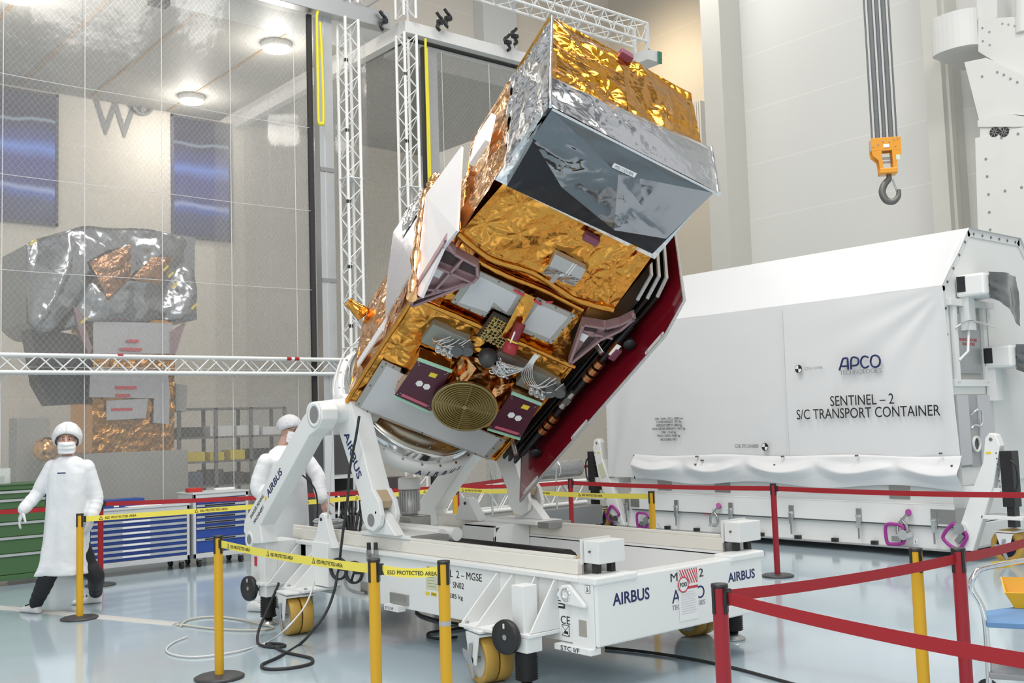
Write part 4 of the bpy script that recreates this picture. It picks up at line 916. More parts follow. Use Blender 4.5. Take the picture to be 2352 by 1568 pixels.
# gold chute between plates and copper folds by the dish
b = B(); b.open = True
blanket(b, (-.03, -.60, 1.75), (.075, -.60, 1.75), (.10, -.70, 1.38), (-.01, -.70, 1.36), .015, .015, 8, bulge=-.012); sbuild(b, 'foil_chute', GOLD)
b = B(); b.open = True
blanket(b, (-.10, -.60, .55), (.33, -.60, .55), (.30, -.60, 1.02), (-.14, -.60, 1.0), .05, .018, 5.5); sbuild(b, 'recess_blanket', COPPER)
b = B(); b.open = True
blanket(b, (-.14, -.62, 1.0), (-.02, -.72, 1.0), (-.05, -.80, .72), (-.16, -.66, .62), .02, .015, 8)
blanket(b, (.20, -.70, .9), (.33, -.66, .98), (.34, -.66, .6), (.22, -.76, .62), .02, .015, 8); sbuild(b, 'foil_flap', COPPER)
sbuild(B().lathe([(.0, -.08), (.05, -.08), (.075, -.01), (.075, .02)], (.02, -.66, 1.10), (.1, 1, -.1), 18), 'horn', mat('horn_dark', (.07, .07, .07), .5, .4))
# dish antenna with ring grooves
dc = Vector((.065, -.80, .66))
prof = [(0, 0), (.012, -.004)]
for k in range(11):
    r = .03+k*.0205; prof += [(r-.006, -.004), (r-.003, .008), (r+.005, .008), (r+.008, -.004)]
prof += [(.255, -.006), (.262, -.004), (.262, .02), (.20, .05), (.06, .075), (0, .075)]
da = sbuild(B().lathe(prof, dc, (0, 1, 0), 72, smooth=False), 'dish_antenna', mat('dish_gold', (.44, .36, .17), .36, 1))
b = B()
for a_ in (.25, .25+pi/2):
    for k in range(-20, 21): b.obox(dc+Vector((cos(a_)*k*.0118, -.008, sin(a_)*k*.0118)), (.003, 0, 0), (0, .002, 0), (0, 0, .003))
b.obox(dc+Vector((0, -.008, 0)), (.012, 0, 0), (0, .004, 0), (0, 0, .012)); sbuild(b, 'feed_pins', mat('pale_gold', (.75, .66, .42), .3, 1), da)
sbuild(B().cyl(dc+Vector((0, .05, 0)), dc+Vector((0, .2, 0)), .05, seg=18), 'dish_mast', GOLDM, da)
# ---- side radiators
RAD = mat('side_radiator', (.70, .68, .69), .45, .05, var=.03); RADG = mat('side_radiator_grey', (.60, .60, .63), .24, .8, bump=.15, bscale=8)
b = B().prism([(-.76, .56, 1.98), (-.75, -.80, 2.10), (-.74, -.70, 1.86), (-.735, -.93, 1.55), (-.735, -.80, 1.46), (-.76, -.6, 1.45), (-.79, .63, 1.39)], (-.02, 0, 0)); sbuild(b, 'side_radiator', RAD)
b = B().prism([(-.775, .95, 1.25), (-.765, -.35, 1.38), (-.765, -.40, .86), (-.775, .24, .73), (-.785, 1.05, .64)], (-.02, 0, 0)); sbuild(b, 'side_radiator', RADG)
b = B(); b.open = True; blanket(b, (-.80, 1.02, 1.22), (-.80, .55, 1.25), (-.80, .55, .95), (-.80, 1.08, .8), .03, .02, 7); blanket(b, (-.80, .9, 1.25), (-.79, -.38, 1.38), (-.74, -.38, 1.43), (-.76, .9, 1.30), .012, .02, 7); sbuild(b, 'radiator_foil', SILVER)
roll([(-.80, .75, 1.345), (-.805, .3, 1.365), (-.80, -.2, 1.40), (-.79, -.85, 1.455)], .034, COPPER, 'fold_roll', .7)
roll([(-.73, .9, 1.29), (-.74, 1.0, 1.34), (-.70, .95, 1.40)], .05, COPPER, 'fold_roll', .8)
b = B().prism([(-.735, -.30, .80), (-.735, -.44, .74), (-.735, -.40, .25), (-.735, -.28, .20)], (-.012, 0, 0)); sbuild(b, 'side_radiator', RAD)
b = B(); b.open = True; q = Vector((-.76, .35, 2.35)); b.obox(q+Vector((.0, -.25, .0)), (.02, 0, 0), (0, .16, .03), (0, -.02, .13)); sbuild(b, 'white_patch', PAPER)
sbuild(B().lathe([(.0, .0), (.075, .02), (.06, .1), (.045, .16), (.05, .2)], (-.72, .55, .02), (-1, .25, .15), 18), 'thruster_cone', GOLD)
# ---- stowed solar wing behind its red guard plate
CELL = mat('solar_back_black', (.016, .015, .014), .38, .1, var=.2, vscale=20)
EDGEW = mat('honeycomb_edge', (.55, .55, .54), .5, .2, bump=.6, bscale=90)
for k, w_ in enumerate((.735, .79, .845)):
    pts = [(-.52+.0*k, .06), (-.56, 2.10+.05*k), (-.46, 2.30+.02*k), (.55, 2.34+.02*k), (.55, .06)]
    o = sbuild(B().prism([(w_, n_, u_) for n_, u_ in pts], (.022, 0, 0)), 'solar_panel', CELL)
    sbuild(B().prism([(w_-.001, n_, u_) for n_, u_ in ((-.47, 2.30+.02*k), (-.56, 2.10+.05*k), (-.545, 2.10+.05*k), (-.455, 2.285+.02*k), (.3, 2.325+.02*k), (.3, 2.342+.02*k))], (.024, 0, 0)), 'panel_edge', EDGEW, o)
rp = [(-.90, .04), (-.90, 2.14), (-.77, 2.40), (.55, 2.42), (.55, .04)]
o = sbuild(B().prism([(.93, n_, u_) for n_, u_ in rp], (.012, 0, 0)), 'guard_plate', mat('dark_red_gloss', (.21, .006, .016), .16, coat=.4), label='dark red guard plate')
ed = [Vector((.936, n_, u_)) for n_, u_ in rp]
sbuild(B().tube(ed, .012, 6, closed=True), 'plate_edge', EDGEW, o)
for u_ in (2.02, .98, .22):
    b = B(); b.obox((.929, -.865, u_), (.0015, 0, 0), (0, .02, 0), (0, 0, .10)); b.cyl((.9275, -.865, u_-.1), (.9305, -.865, u_-.1), .02, seg=14); b.cyl((.9275, -.865, u_+.1), (.9305, -.865, u_+.1), .02, seg=14); sbuild(b, 'hand_slot', PAPER, o)
# hinge line with copper sleeves
hx, hn = .80, -.64
hb = sbuild(B().cyl((hx, hn, .30), (hx, hn, 2.0), .018, seg=10), 'hinge_tube', BLACK)
for u_ in (.62, .70, .78, 1.30, 1.38, 1.46): sbuild(B().cyl((hx, hn-.005, u_), (hx, hn-.005, u_+.055), .043, seg=18), 'copper_sleeve', mat('copper_metal', (.55, .24, .10), .3, 1), hb)
for u_ in (.96, 1.06): sbuild(B().cyl((hx-.02, hn-.02, u_), (hx-.02, hn-.02, u_+.08), .035, .025, seg=12), 'hinge_joint', STEEL, hb)
sbuild(B().obox((hx-.03, hn-.01, 1.05), (.03, 0, 0), (0, .05, 0), (0, 0, .03)), 'hinge_joint', DSTEEL, hb)
sbuild(B().obox((hx+.03, hn-.03, 1.66), (.03, 0, 0), (0, .035, 0), (0, 0, .06)), 'purple_pad', PURPLE, hb, bevel=.01)
sbuild(B().obox((hx, hn-.03, 1.70), (.02, 0, 0), (0, .03, 0), (0, 0, .06)), 'foil_wrap', SILVER, hb)
for n_, u_ in ((-.60, .40), (-.62, 1.80)): sbuild(B().lathe([(.0, 0), (.03, 0), (.03, .04), (.05, .05), (.05, .06), (0, .06)], (.87, n_-.02, u_), (0, -1, 0), 16), 'hold_down', BLACK, hb)
for k in range(4): sbuild(B().tube([(.745+.03*k, -.565-.012*k, .35), (.745+.03*k, -.575-.012*k, 1.9)], .009, 6), 'release_cable', BLACK)
sbuild(B().cyl((.66, -.58, .36), (.72, -.72, .34), .022, seg=14), 'hold_down_pin', STEEL)
sbuild(B().cyl((.66, -.58, 1.62), (.74, -.70, 1.62), .022, seg=14), 'hold_down_pin', STEEL)
# ================================================================== transport container
YC = 11.4
CT = thing('transport_container', 'big white transport container under a white tarpaulin with black lettering', 'container', (-8.4, 12.7, 0))
CXR = at(2196, 1200, 'Y', YC).x; CXL = -11.0
b = B().box((CXL, YC+.03, .10), (CXR, YC+2.75, .36)); b.build('lower_tray', WHITE, CT, bevel=.01)
b = B().box((CXL+.12, YC, .37), (CXR-.02, YC+2.78, .87)); b.box((CXL+.12, YC-.025, .37), (CXR-.0, YC+.0, .62)); b.box((CXL+.1, YC-.03, .605), (CXR, YC, .615)); b.build('base_frame', WHITE, CT, bevel=.006)
B().box((CXL+.12, YC-.012, .355), (CXR, YC+.2, .375)).build('seal_line', mat('seal_dark', (.12, .12, .12), .6), CT)
B().box((CXL, YC-.01, .085), (CXR+.02, YC+2.7, .105)).build('bottom_rail', ALU, CT)
TARP = mat('white_tarpaulin', (.70, .71, .72), .34, bump=.12, bscale=1.6, var=.015, coat=.12)
# tarpaulin: front drop, slope, flat top, far slope
ze = at(2170, 655, 'Y', YC).z; yk, zk = YC+.68, 3.84; yk2, zk2 = YC+2.05, 3.84; yb2, zb2 = YC+2.75, 3.15
xR = at(2170, 655, 'Y', YC).x
b = B(); b.open = True
def drape(x, t):
    """soft tension folds fanning from the top corner at the right end and the lower left"""
    d = (xR-x); z = t
    f = .0
    a = atan2(max(.01, ze-z), max(.05, d+.05))
    f += .020*sin(a*17)*math.exp(-((d)**2)/1.6)*min(1, (ze-z)*2.5)*min(1, d*6)
    dl = x-(CXL-.25); f += .03*sin(atan2(z-.6, max(.05, dl))*12)*math.exp(-dl*dl/.5)*min(1, (z-.6)*1.0)*.8
    f += .008*noise.noise(Vector((x*1.2, z*1.4, 3)))+.012*noise.noise(Vector((x*.6-z*.5, z*.3, 9)))*min(1, (ze-z))
    return f
zlo = .84
def front(s, t):
    x = CXL-.28+(xR-CXL+.28)*s; z = zlo+(ze-zlo)*t
    xx = x+(.10)*(1-t)*s
    return Vector((xx, YC-.055-.02*(1-t)-drape(x, z)*.75, z))
b.grid(front, 150, 70)
def slope(s, t):
    x = CXL-.28+(xR-CXL+.28)*s
    return Vector((x, YC-.055+(yk-YC+.055)*t, ze+(zk-ze)*t+.010*noise.noise(Vector((x*.8, t*2, 5)))*sin(pi*t)+.012*sin(x*2+t*6)*sin(pi*t)*math.exp(-(xR-x)**2/2)))
b.grid(slope, 100, 20)
b.grid(lambda s, t: Vector((CXL-.28+(xR-CXL+.28)*s, yk+(yk2-yk)*t, zk)), 8, 2)
b.grid(lambda s, t: Vector((CXL-.28+(xR-CXL+.28)*s, yk2+(yb2-yk2)*t, zk2+(zb2-zk2)*t)), 8, 2)
b.grid(lambda s, t: Vector((CXL-.28+(xR-CXL+.28)*s, yb2+.03, zb2+(zlo-zb2)*t)), 8, 2)
TP = b.build('tarpaulin', TARP, CT)
# tucked lower flap with sagging folds
b = B(); b.open = True
xfl = at(1455, 1043, 'Y', YC-.1).x; xfr = at(2212, 1110, 'Y', YC-.1).x
def flap(s, t):
    x = xfl+(xfr-xfl)*s; z1 = 1.17+.012*sin(x*3.3); z0 = .80+.03*sin(s*pi*5+1)
    sag = sin(s*pi*4.6+.4); z = z0+(z1-z0)*t
    o = .03*sin(pi*min(1, t*1.02))+.085*abs(sag)**.7*max(0, 1-abs(t-.72+.3*abs(sag))/.30)*sin(pi*min(1, t+.08))+.03*max(0, sag)*sin(pi*t)+.018*noise.noise(Vector((x*2.2, t*2.6, 4)))
    if t > .97: o -= .02
    return Vector((x, YC-.10-o, z))
b.grid(flap, 150, 26); o = b.build('tarpaulin_flap', TARP, CT)
B().box((xfl-.005, YC-.10, .82), (xfl+.01, YC-.075, 1.17)).build('zip', BLACK, CT)
for px, py in ((1600, 1048), (1612, 1057), (1598, 1066), (1797, 1048), (1780, 1067), (1967, 1046), (2010, 1074), (2160, 1041), (2187, 1069)):
    q = at(px, py, 'Y', YC-.15); B().cyl((q.x, YC-.17, q.z), (q.x, YC-.12, q.z), .011, seg=10).build('turn_fastener', DSTEEL, CT)
# plain vertical welding seams of the tarpaulin
for px in (1805,):
    q = at(px, 900, 'Y', YC-.075); B().box((q.x-.004, YC-.082, 1.1), (q.x+.004, YC-.072, 3.05)).build('weld_seam', mat('seam_grey', (.67, .68, .69), .4), CT)
def cl(s, px, py, h, wpx=None, m=INK, **k):
    y = YC-.115; q = at(px, py, 'Y', y); w = None
    if wpx: w = at(px+wpx/2, py, 'Y', y).x-at(px-wpx/2, py, 'Y', y).x
    return text(s, CT, q, (1, 0, 0), (0, 0, 1), h, m, w, depth=.002, **k)
cl('SENTINEL – 2', 1978, 918, .125, 146); cl('S/C TRANSPORT CONTAINER', 1985, 947, .125, 328)
cl('COG COVER', 1869, 845, .035, 41, GREYINK); cl('COG STC LOADED', 1715, 1024, .042, 54)
for i, s in enumerate(('DIM : 7264 x 3552 x 2808 mm', 'COVER WEIGHT: 1591 kg', 'WEIGHT EMPTY: 5885 kg', 'MAX GROSS WEIGHT: 11673 kg', 'SWL : 1160 kg', 'MAX LOAD: 5500 kg', 'INCUDING MPT')):
    cl(s, 1536, 961+i*8.0, .034, (64, 57, 59, 75, 33, 52, 37)[i])
# APCO emblem letters drawn as strokes
def strokes(S, px0, py0, sx, r):
    b = B(); y = YC-.12; o0 = at(px0, py0, 'Y', y)
    for s in S: b.tube(smoothpath([(o0.x+x*sx, y, o0.z+z*sx) for x, z in s], 6) if len(s) > 2 else [(o0.x+x*sx, y, o0.z+z*sx) for x, z in s], r, 6)
    b.build('emblem', NAVY, CT)
strokes([[(0, 0), (.33, .78)], [(.33, .78), (.62, .80), (.68, .72)], [(.68, .72), (.68, 0)], [(.22, .25), (.66, .25)],
         [(.92, 0), (.92, .45), (1.0, .75), (1.15, .82), (1.45, .72), (1.5, .5), (1.4, .3), (1.15, .25), (.95, .28)],
         [(2.25, .72), (2.05, .82), (1.8, .75), (1.67, .45), (1.78, .15), (2.0, .05), (2.25, .15)],
         [(2.4, .43), (2.52, .75), (2.78, .83), (3.02, .7), (3.1, .43), (3.0, .15), (2.75, .05), (2.5, .15), (2.4, .43)]], 1928, 850, .178, .012)
cl('TECHNOLOGIES', 1976, 853, .052, 96, GREYINK)
def cog(px, py, r=.052):
    q = at(px, py, 'Y', YC-.115); t = B().cyl((q.x, q.y, q.z), (q.x, q.y-.002, q.z), r, seg=24).build('gravity_mark', INK, CT)
    b = B()
    for a0 in (pi/2, 3*pi/2): b.prism([(q.x, q.y-.003, q.z)]+[(q.x+r*.88*cos(a0+k*pi/16), q.y-.003, q.z+r*.88*sin(a0+k*pi/16)) for k in range(9)], (0, -.001, 0))
    b.build('white_quarters', PAPER, t)
cog(1834, 847); cog(1757, 1026)
# base hardware
for px, py in ((1527, 1128), (1660, 1138), (2067, 1154)):
    q = at(px, py, 'Y', YC-.01); B().box((q.x-.13, YC-.012, .66), (q.x+.13, YC, .87)).build('steel_plate', STEEL, CT)
for x0, x1 in ((CXL+.13, CXL+.30), (CXR-.28, CXR+.005)):
    B().box((x0, YC-.034, .40), (x1, YC-.02, .56)).build('steel_plate', STEEL, CT)
B().box((CXR, YC-.03, .40), (CXR+.012, YC+.25, .56)).build('steel_plate', STEEL, CT)
for px in (1441, 1555, 1680, 1819, 1974, 2147):
    q = at(px, 1190+(px-1441)*.034, 'Y', YC-.04); x = q.x
    o = B().box((x-.032, YC-.05, .34), (x+.032, YC-.025, .53)).build('latch', STEEL, CT)
    B().box((x-.02, YC-.075, .30), (x+.02, YC-.05, .46)).build('latch_lever', CHROME, o); B().box((x-.012, YC-.062, .17), (x+.004, YC-.045, .34)).build('latch_strap', STEEL, o); B().cyl((x-.03, YC-.06, .44), (x+.03, YC-.06, .44), .018, seg=10).build('latch_roller', CHROME, o)
for px in (1408, 1468, 1532, 1599, 1747, 1832, 1917, 2008):
    q = at(px, 1212+(px-1408)*.068, 'Y', YC-.02); B().box((q.x-.04, YC-.03, .105), (q.x+.03, YC+.03, .15)).build('tie_point', BLACK, CT)
def hook_ring(px, py, tilt, s=1):
    q = at(px, py, 'Y', YC-.08); R = Matrix.Rotation(tilt, 3, 'Y'); T = lambda x, z: q+R@Vector((x*s, 0, z*s))
    o = B().tube(smoothpath([T(-.12, -.09), T(-.13, .05), T(-.09, .10), T(.06, .09), T(.08, .04), T(.08, -.06), T(.04, -.10), T(-.08, -.11)], 5, True), .019*s, 8, True).build('swivel_hook', MAGENTA, CT)
    B().cyl(T(.09, -.0)+Vector((0, .06, 0)), T(.09, -.0)-Vector((0, .05, 0)), .055*s, seg=16).build('hook_boss', CHROME, o); B().obox(T(.0, -.05), R@Vector((.06, 0, 0)), (0, .02, 0), R@Vector((0, 0, .03))).build('hook_block', STEEL, o)
hook_ring(1410, 1183, .6); hook_ring(1478, 1194, 0); hook_ring(2060, 1226, 0, 1.1); hook_ring(2196, 1228, -.9, 1.1)
def shackle(px, py):
    q = at(px, py, 'Y', YC-.08); o = B().tube(smoothpath([q+Vector((.07, 0, .14)), q+Vector((.0, 0, .07)), q+Vector((-.06, 0, .0)), q+Vector((-.05, 0, -.10)), q+Vector((.05, 0, -.10)), q+Vector((.06, 0, 0)), q+Vector((.0, 0, .07))], 5), .016, 7).build('shackle', STEEL, CT)
    B().cyl(q+Vector((-.09, 0, -.11)), q+Vector((.08, 0, -.09)), .018, seg=10).build('shackle_pin', CHROME, o); B().cyl(q+Vector((.07, .03, .15)), q+Vector((.10, -.02, .17)), .035, seg=12).build('eye_nut', MAGENTA, o)
shackle(1640, 1188); shackle(2072, 1208)
text('COVER', CT, at(1624, 1181, 'Y', YC-.03), (1, 0, 0), (0, 0, 1), .03, REDINK, .11)
for px, py in ((1512, 1203), (2103, 1243), (1638, 1172), (2070, 1192)):
    q = at(px, py, 'Y', YC-.03); o = B().box((q.x-.022, q.y-.002, q.z-.03), (q.x+.022, q.y, q.z+.03)).build('hook_sign', PAPER, CT); B().tube([(q.x-.003, q.y-.003, q.z+.02), (q.x-.003, q.y-.003, q.z), (q.x+.008, q.y-.003, q.z-.012), (q.x-.004, q.y-.003, q.z-.02)], .003, 5).build('hook_symbol', INK, o)
# right end face with niches
yE = lambda px, py: at(px, py, 'X', CXR+.02)
b = B().prism([(CXR-.04, YC-.05, .82), (CXR-.04, YC-.05, ze), (CXR-.04, yk, zk), (CXR-.04, yk2, zk2), (CXR-.04, yb2, zb2), (CXR-.04, yb2, .82)], (.05, 0, 0)); b.build('end_wall', WHITE, CT)
fr = B()
for p, q in (((YC-.05, .82), (YC-.05, ze)), ((YC-.05, ze), (yk, zk)), ((yk, zk), (yk2, zk2)), ((yk2, zk2), (yb2, zb2))):
    p, q = Vector((CXR+.015, *p)), Vector((CXR+.015, *q)); d = (q-p).normalized(); s = Vector((0, d.z, -d.y)); fr.obox((p+q)/2+s*.05, (q-p)/2, s*.05, (.008, 0, 0))
fr.build('tarpaulin_frame', TARP, CT)
for p, q, n in (((YC-.0, .95), (YC-.0, ze-.05), 7), ((YC+.03, ze), (yk, zk-.06), 4), ((yk+.05, zk-.06), (yk2, zk2-.06), 6)):
    for k in range(n): t = (k+.3)/n; B().cyl((CXR+.022, p[0]+(q[0]-p[0])*t+.03, p[1]+(q[1]-p[1])*t), (CXR+.032, p[0]+(q[0]-p[0])*t+.03, p[1]+(q[1]-p[1])*t), .016, seg=8).build('turn_fastener', DSTEEL, CT)
NICHE = mat('niche_grey', (.42, .42, .40), .5); GREYMET = mat('grey_metal_panel', (.42, .43, .44), .4, .4)
def eb(y0, z0, y1, z1, x0, x1, m, nm, par=CT, bv=.004): return B().box((CXR+x0, y0, z0), (CXR+x1, y1, z1)).build(nm, m, par, bevel=bv)
eb(YC+.12, 2.02, YC+1.05, 2.92, .0, .016, NICHE, 'recess'); 
o = eb(YC+.22, 2.10, YC+.78, 2.80, .02, .035, GREYMET, 'inspection_panel'); text('REMOVE BEFORE\nTRANSPORT', o, (CXR+.036, YC+.5, 2.47), (0, 1, 0), (0, 0, 1), .035, REDINK, .42)
for y in (YC+.14, YC+.85): eb(y, 2.0, y+.08, 2.95, .0, .06, WHITE, 'niche_post')
eb(YC+.05, 2.88, YC+1.1, 2.96, .0, .08, WHITE, 'niche_lintel'); eb(YC+.1, 1.95, YC+1.1, 2.03, .0, .05, WHITE, 'niche_sill')
B().tube(smoothpath([(CXR+.06, YC+.15, 2.62), (CXR+.14, YC+.35, 2.70), (CXR+.14, YC+.9, 2.66), (CXR+.06, YC+1.15, 2.66)], 5), .012, 7).build('stay_bar', CHROME, CT)
B().tube([(CXR+.05, YC+.55, 2.9), (CXR+.12, YC+.30, 2.35), (CXR+.06, YC+.2, 2.25)], .016, 7).build('gas_spring', WHITE, CT)
eb(YC+.1, 1.02, YC+.95, 1.86, .0, .018, NICHE, 'recess')
for y, w in ((YC+.12, .26), (YC+.62, .36)): eb(y, 1.05, y+w, 1.85, .018, .05, mat('pale_door', (.58, .58, .61), .4, .2), 'niche_door')
eb(YC+.40, 1.02, YC+.62, 1.85, .018, .03, GREYMET, 'valve_panel')
B().lathe([(.07, 0), (.095, 0), (.095, .03), (.07, .03)], (CXR+.03, YC+.51, 1.28), (1, 0, 0), 24, closed=True).build('port_ring', WHITE, CT); B().cyl((CXR+.03, YC+.51, 1.28), (CXR+.035, YC+.51, 1.28), .07, seg=24).build('port_glass', mat('port_dark', (.05, .05, .055), .2), CT)
B().tube(smoothpath([(CXR+.03, YC+.44, 1.62), (CXR+.1, YC+.48, 1.68), (CXR+.1, YC+.58, 1.66), (CXR+.08, YC+.60, 1.5), (CXR+.04, YC+.50, 1.5), (CXR+.03, YC+.45, 1.46)], 5), .014, 7).build('pipe', CHROME, CT)
for dy, dz in ((0, 0), (1.0, -1.0)):
    q0 = Vector((CXR+.02, YC+.55+dy*.55, 3.10+dz*.82))
    o = B().box((q0.x, q0.y-.25, q0.z-.12), (q0.x+.34, q0.y+.3, q0.z+.14)).build('air_unit', WHITE, CT, bevel=.03)
    B().box((q0.x+.02, q0.y-.256, q0.z-.06), (q0.x+.12, q0.y-.25, q0.z+.12)).build('unit_grille', BLACK, o); B().box((q0.x+.342, q0.y-.15, q0.z-.01), (q0.x+.344, q0.y+.1, q0.z+.01)).build('unit_text', GREYINK, o)
    B().box((q0.x, q0.y-.2, q0.z-.5), (q0.x+.12, q0.y-.05, q0.z-.12)).build('unit_leg', WHITE, o)
    bb = B(); bb.open = True; SEED[0] += 1
    bb.grid(lambda s, t: q0+Vector((.36+.05*sin(s*5)+crumple(s, t, .03, 2.5, 4), -.15+.8*s, .15-.60*t*(1-.5*(1-s)))), 16, 16); bb.build('foil_bag', MIRROR, o)
# lifting legs with wheel units at both ends
def leg(px_top, s, x0):
    """s = -1 left, +1 right"""
    X = lambda x: x0+s*x
    y0 = YC-.06
    o = B().prism([(X(-.06), y0, .12), (X(.18), y0, .12), (X(.46), y0, .85), (X(.56), y0, 1.28), (X(.52), y0, 1.40), (X(.45), y0, 1.42), (X(.40), y0, 1.36), (X(.36), y0, 1.10), (X(.22), y0, .80)], (0, .12, 0)).build('lifting_leg', WHITE, CT, bevel=.01)
    B().cyl((X(.465), y0-.006, 1.35), (X(.465), y0, 1.35), .02, seg=14).build('leg_pin', STEEL, o)
    for k in range(8): B().cyl((X(.535-.003*k), y0-.004, .78+.06*k), (X(.535-.003*k), y0, .78+.06*k), .008, seg=6).build('rivet', DSTEEL, o)
    B().box((X(.40), y0-.003, 1.19), (X(.46), y0, 1.215)).build('yellow_sticker', YLABEL, o)
    sl = B(); sl.box((X(.55), y0+.0, .62), (X(.68), y0+.16, 1.22)); sl.box((X(.58), y0+.02, .4), (X(.66), y0+.14, .62)); sl.build('jack_drive', BLACK, o)
    B().tube(smoothpath([(X(.66), y0, 1.12), (X(.72), y0, 1.05), (X(.72), y0, .85), (X(.66), y0, .75)], 5), .012, 6).build('jack_cable', BLACK, o)
    B().box((X(.05), y0+.02, .74), (X(.55), y0+.3, .82)).build('cross_arm', WHITE, o)
    B().box((X(.30), y0+.0, .48), (X(.75), y0+.45, .52)).build('wheel_plate', WHITE, o, bevel=.004)
    fz, T, ax, ay = caster(X(.52), y0+.2, -1.7, True, CT, 'wheel_fork', .185)
    B().prism([T(.135, -.02, .26), T(.135, .02, .27), T(.135, .0, .17), T(.135, .045, .06), T(.135, .02, .04), T(.135, -.04, .13), T(.135, -.11, .17), T(.135, -.12, .21), T(.135, -.03, .20)], ax*.006).build('brake_lever', mat('grey_lever', (.45, .47, .5), .4, .6), fz)
    return o
lo = leg(1365, -1, -11.05); a = at(1380, 1080, 'Y', YC-.065)
B().obox((a.x+.02, YC-.064, a.z), (.05, 0, .02), (0, .001, 0), (-.04, 0, .10)).build('paper_sheet', GLABEL, lo); a = at(1388, 1137, 'Y', YC-.065); B().obox((a.x, YC-.064, a.z), (.03, 0, 0), (0, .001, 0), (-.02, 0, .05)).build('mint_tape', GREEN, lo)
leg(2305, 1, CXR+.02)
# ------------------------------------------------------------------ crane hook
hq = EYE+ray(2033, 345)*11.0
CH = thing('crane_hook', 'orange crane hook block hanging on steel ropes in front of the white wall', 'hook', (hq.x, hq.y, hq.z-.4))
ORNG = mat('orange_crane_paint', (.74, .31, .025), .4)
hx_ = Vector((cos(.70), sin(.70), 0)); hy_ = Vector((-sin(.70), cos(.70), 0))
hp = lambda x, y, z: hq+hx_*x+hy_*y+Vector((0, 0, z))
for s in (-1, 1):
    y_ = -.075 if s < 0 else .05; c_ = B()
    c_.prism([hp(-.15, y_, .12), hp(.15, y_, .12), hp(.15, y_, -.02), hp(-.15, y_, -.02)], hy_*.025)
    c_.prism([hp(-.15, y_, -.02), hp(-.05, y_, -.02), hp(-.04, y_, -.22), hp(-.075, y_, -.22), hp(-.085, y_, -.12), hp(-.14, y_, -.07)], hy_*.025)
    c_.prism([hp(.055, y_, -.02), hp(.15, y_, -.02), hp(.15, y_, -.06), hp(.10, y_, -.12), hp(.10, y_, -.22), hp(.06, y_, -.22)], hy_*.025)
    c_.build('side_cheek', ORNG, CH, bevel=.003)
B().obox(hp(0, 0, .06), hx_*.145, hy_*.055, (0, 0, .055)).build('sheave_block', mat('hook_grey', (.55, .54, .50), .5), CH)
B().obox(hp(.012, .0, -.235), hx_*.09, hy_*.08, (0, 0, .03)).build('cross_head', ORNG, CH, bevel=.01)
for z in (-.09, -.13): B().cyl(hp(-.05, 0, z), hp(.07, 0, z), .012, seg=10).build('cross_pin', STEEL, CH)
B().obox(hp(.0, -.077, .03), hx_*.03, hy_*.002, (0, 0, .018)).build('rating_plate', PAPER, CH); B().obox(hp(.11, -.077, -.10), hx_*.018, hy_*.002, (0, 0, .025)).build('green_sticker', mat('pale_green', (.6, .7, .55), .5), CH)
for x, z in ((-.13, .03), (-.08, .05), (-.03, .08), (.03, .07), (.08, .09), (.12, .1), (.09, .02)): B().cyl(hp(x, -.08, z), hp(x, -.06, z), .008, seg=6).build('bolt', STEEL, CH)
P = [hp(.02, 0, -.25), hp(.02, 0, -.31), hp(-.03, 0, -.37), hp(-.055, 0, -.45), hp(-.02, 0, -.535), hp(.05, 0, -.555), hp(.105, 0, -.50), hp(.11, 0, -.43)]
pp = smoothpath(P, 6); B().tube(pp, .03, 10, rs=[.024+.014*sin(pi*min(1, i/len(pp)*1.1)) for i in range(len(pp))]).build('hook', mat('forged_grey', (.16, .16, .15), .45, .5), CH)
B().obox(hp(.075, 0, -.38), hx_*.01+Vector((0, 0, -.002)), hy_*.01, Vector((0, 0, .07))+hx_*-.02).build('safety_latch', STEEL, CH)
ROPE = mat('steel_rope', (.17, .18, .19), .45, .6, bump=.6, bscale=200)
for x, r in ((-.125, .010), (-.068, .027), (.0, .022), (.068, .027), (.125, .010)):
    B().cyl(hp(x, 0, .08), hp(x*1.0, .0, 8.5), r, seg=10).build('rope', ROPE, CH)
# ------------------------------------------------------------------ air ducts and wall cabinet at the right
DW = mat('duct_white', (.72, .72, .70), .45)
YD = 16.0
D = lambda px, py: at(px, py, 'Y', YD)
DU = thing('air_duct', 'white riveted air duct with rounded collar at the right edge of the hall', 'duct', (D(2230, 80).x, YD+.5, D(2230, 140).z))
a, c, e = D(2135, 52), D(2250, 130), D(2135, 138)
cxm = D(2195, 90).x; rad_ = (D(2250, 90).x-D(2140, 90).x)/2
b = B(); n = 14
poly = [(cxm-rad_, YD+1, e.z)]+[(cxm-rad_*cos(pi*k/n), YD-rad_*.55*sin(pi*k/n), e.z) for k in range(n+1)]+[(cxm+rad_, YD+1, e.z)]
b.prism(poly, (0, 0, D(2195, 35).z-e.z)); b.build('collar', DW, DU, bevel=.006)
q1, q2, q3, q4 = D(2250, 45), D(2420, 0), D(2420, 225), D(2250, 120)
B().prism([(q.x, YD-.05, q.z) for q in (q1, D(2420, 35), q3, q4)], (0, .9, 0)).build('duct_branch', DW, DU, bevel=.006)
B().prism([(q.x, YD-.25, q.z) for q in (D(2232, 150), D(2282, 140), D(2420, 205), D(2420, 275), D(2328, 268), D(2268, 290))], (0, .8, 0)).build('duct_reducer', DW, DU, bevel=.006)
B().prism([(q.x, YD-.30, q.z) for q in (D(2266, 284), D(2330, 268), D(2420, 282), D(2420, 298), D(2267, 298))], (0, .9, 0)).build('duct_flange', DW, DU)
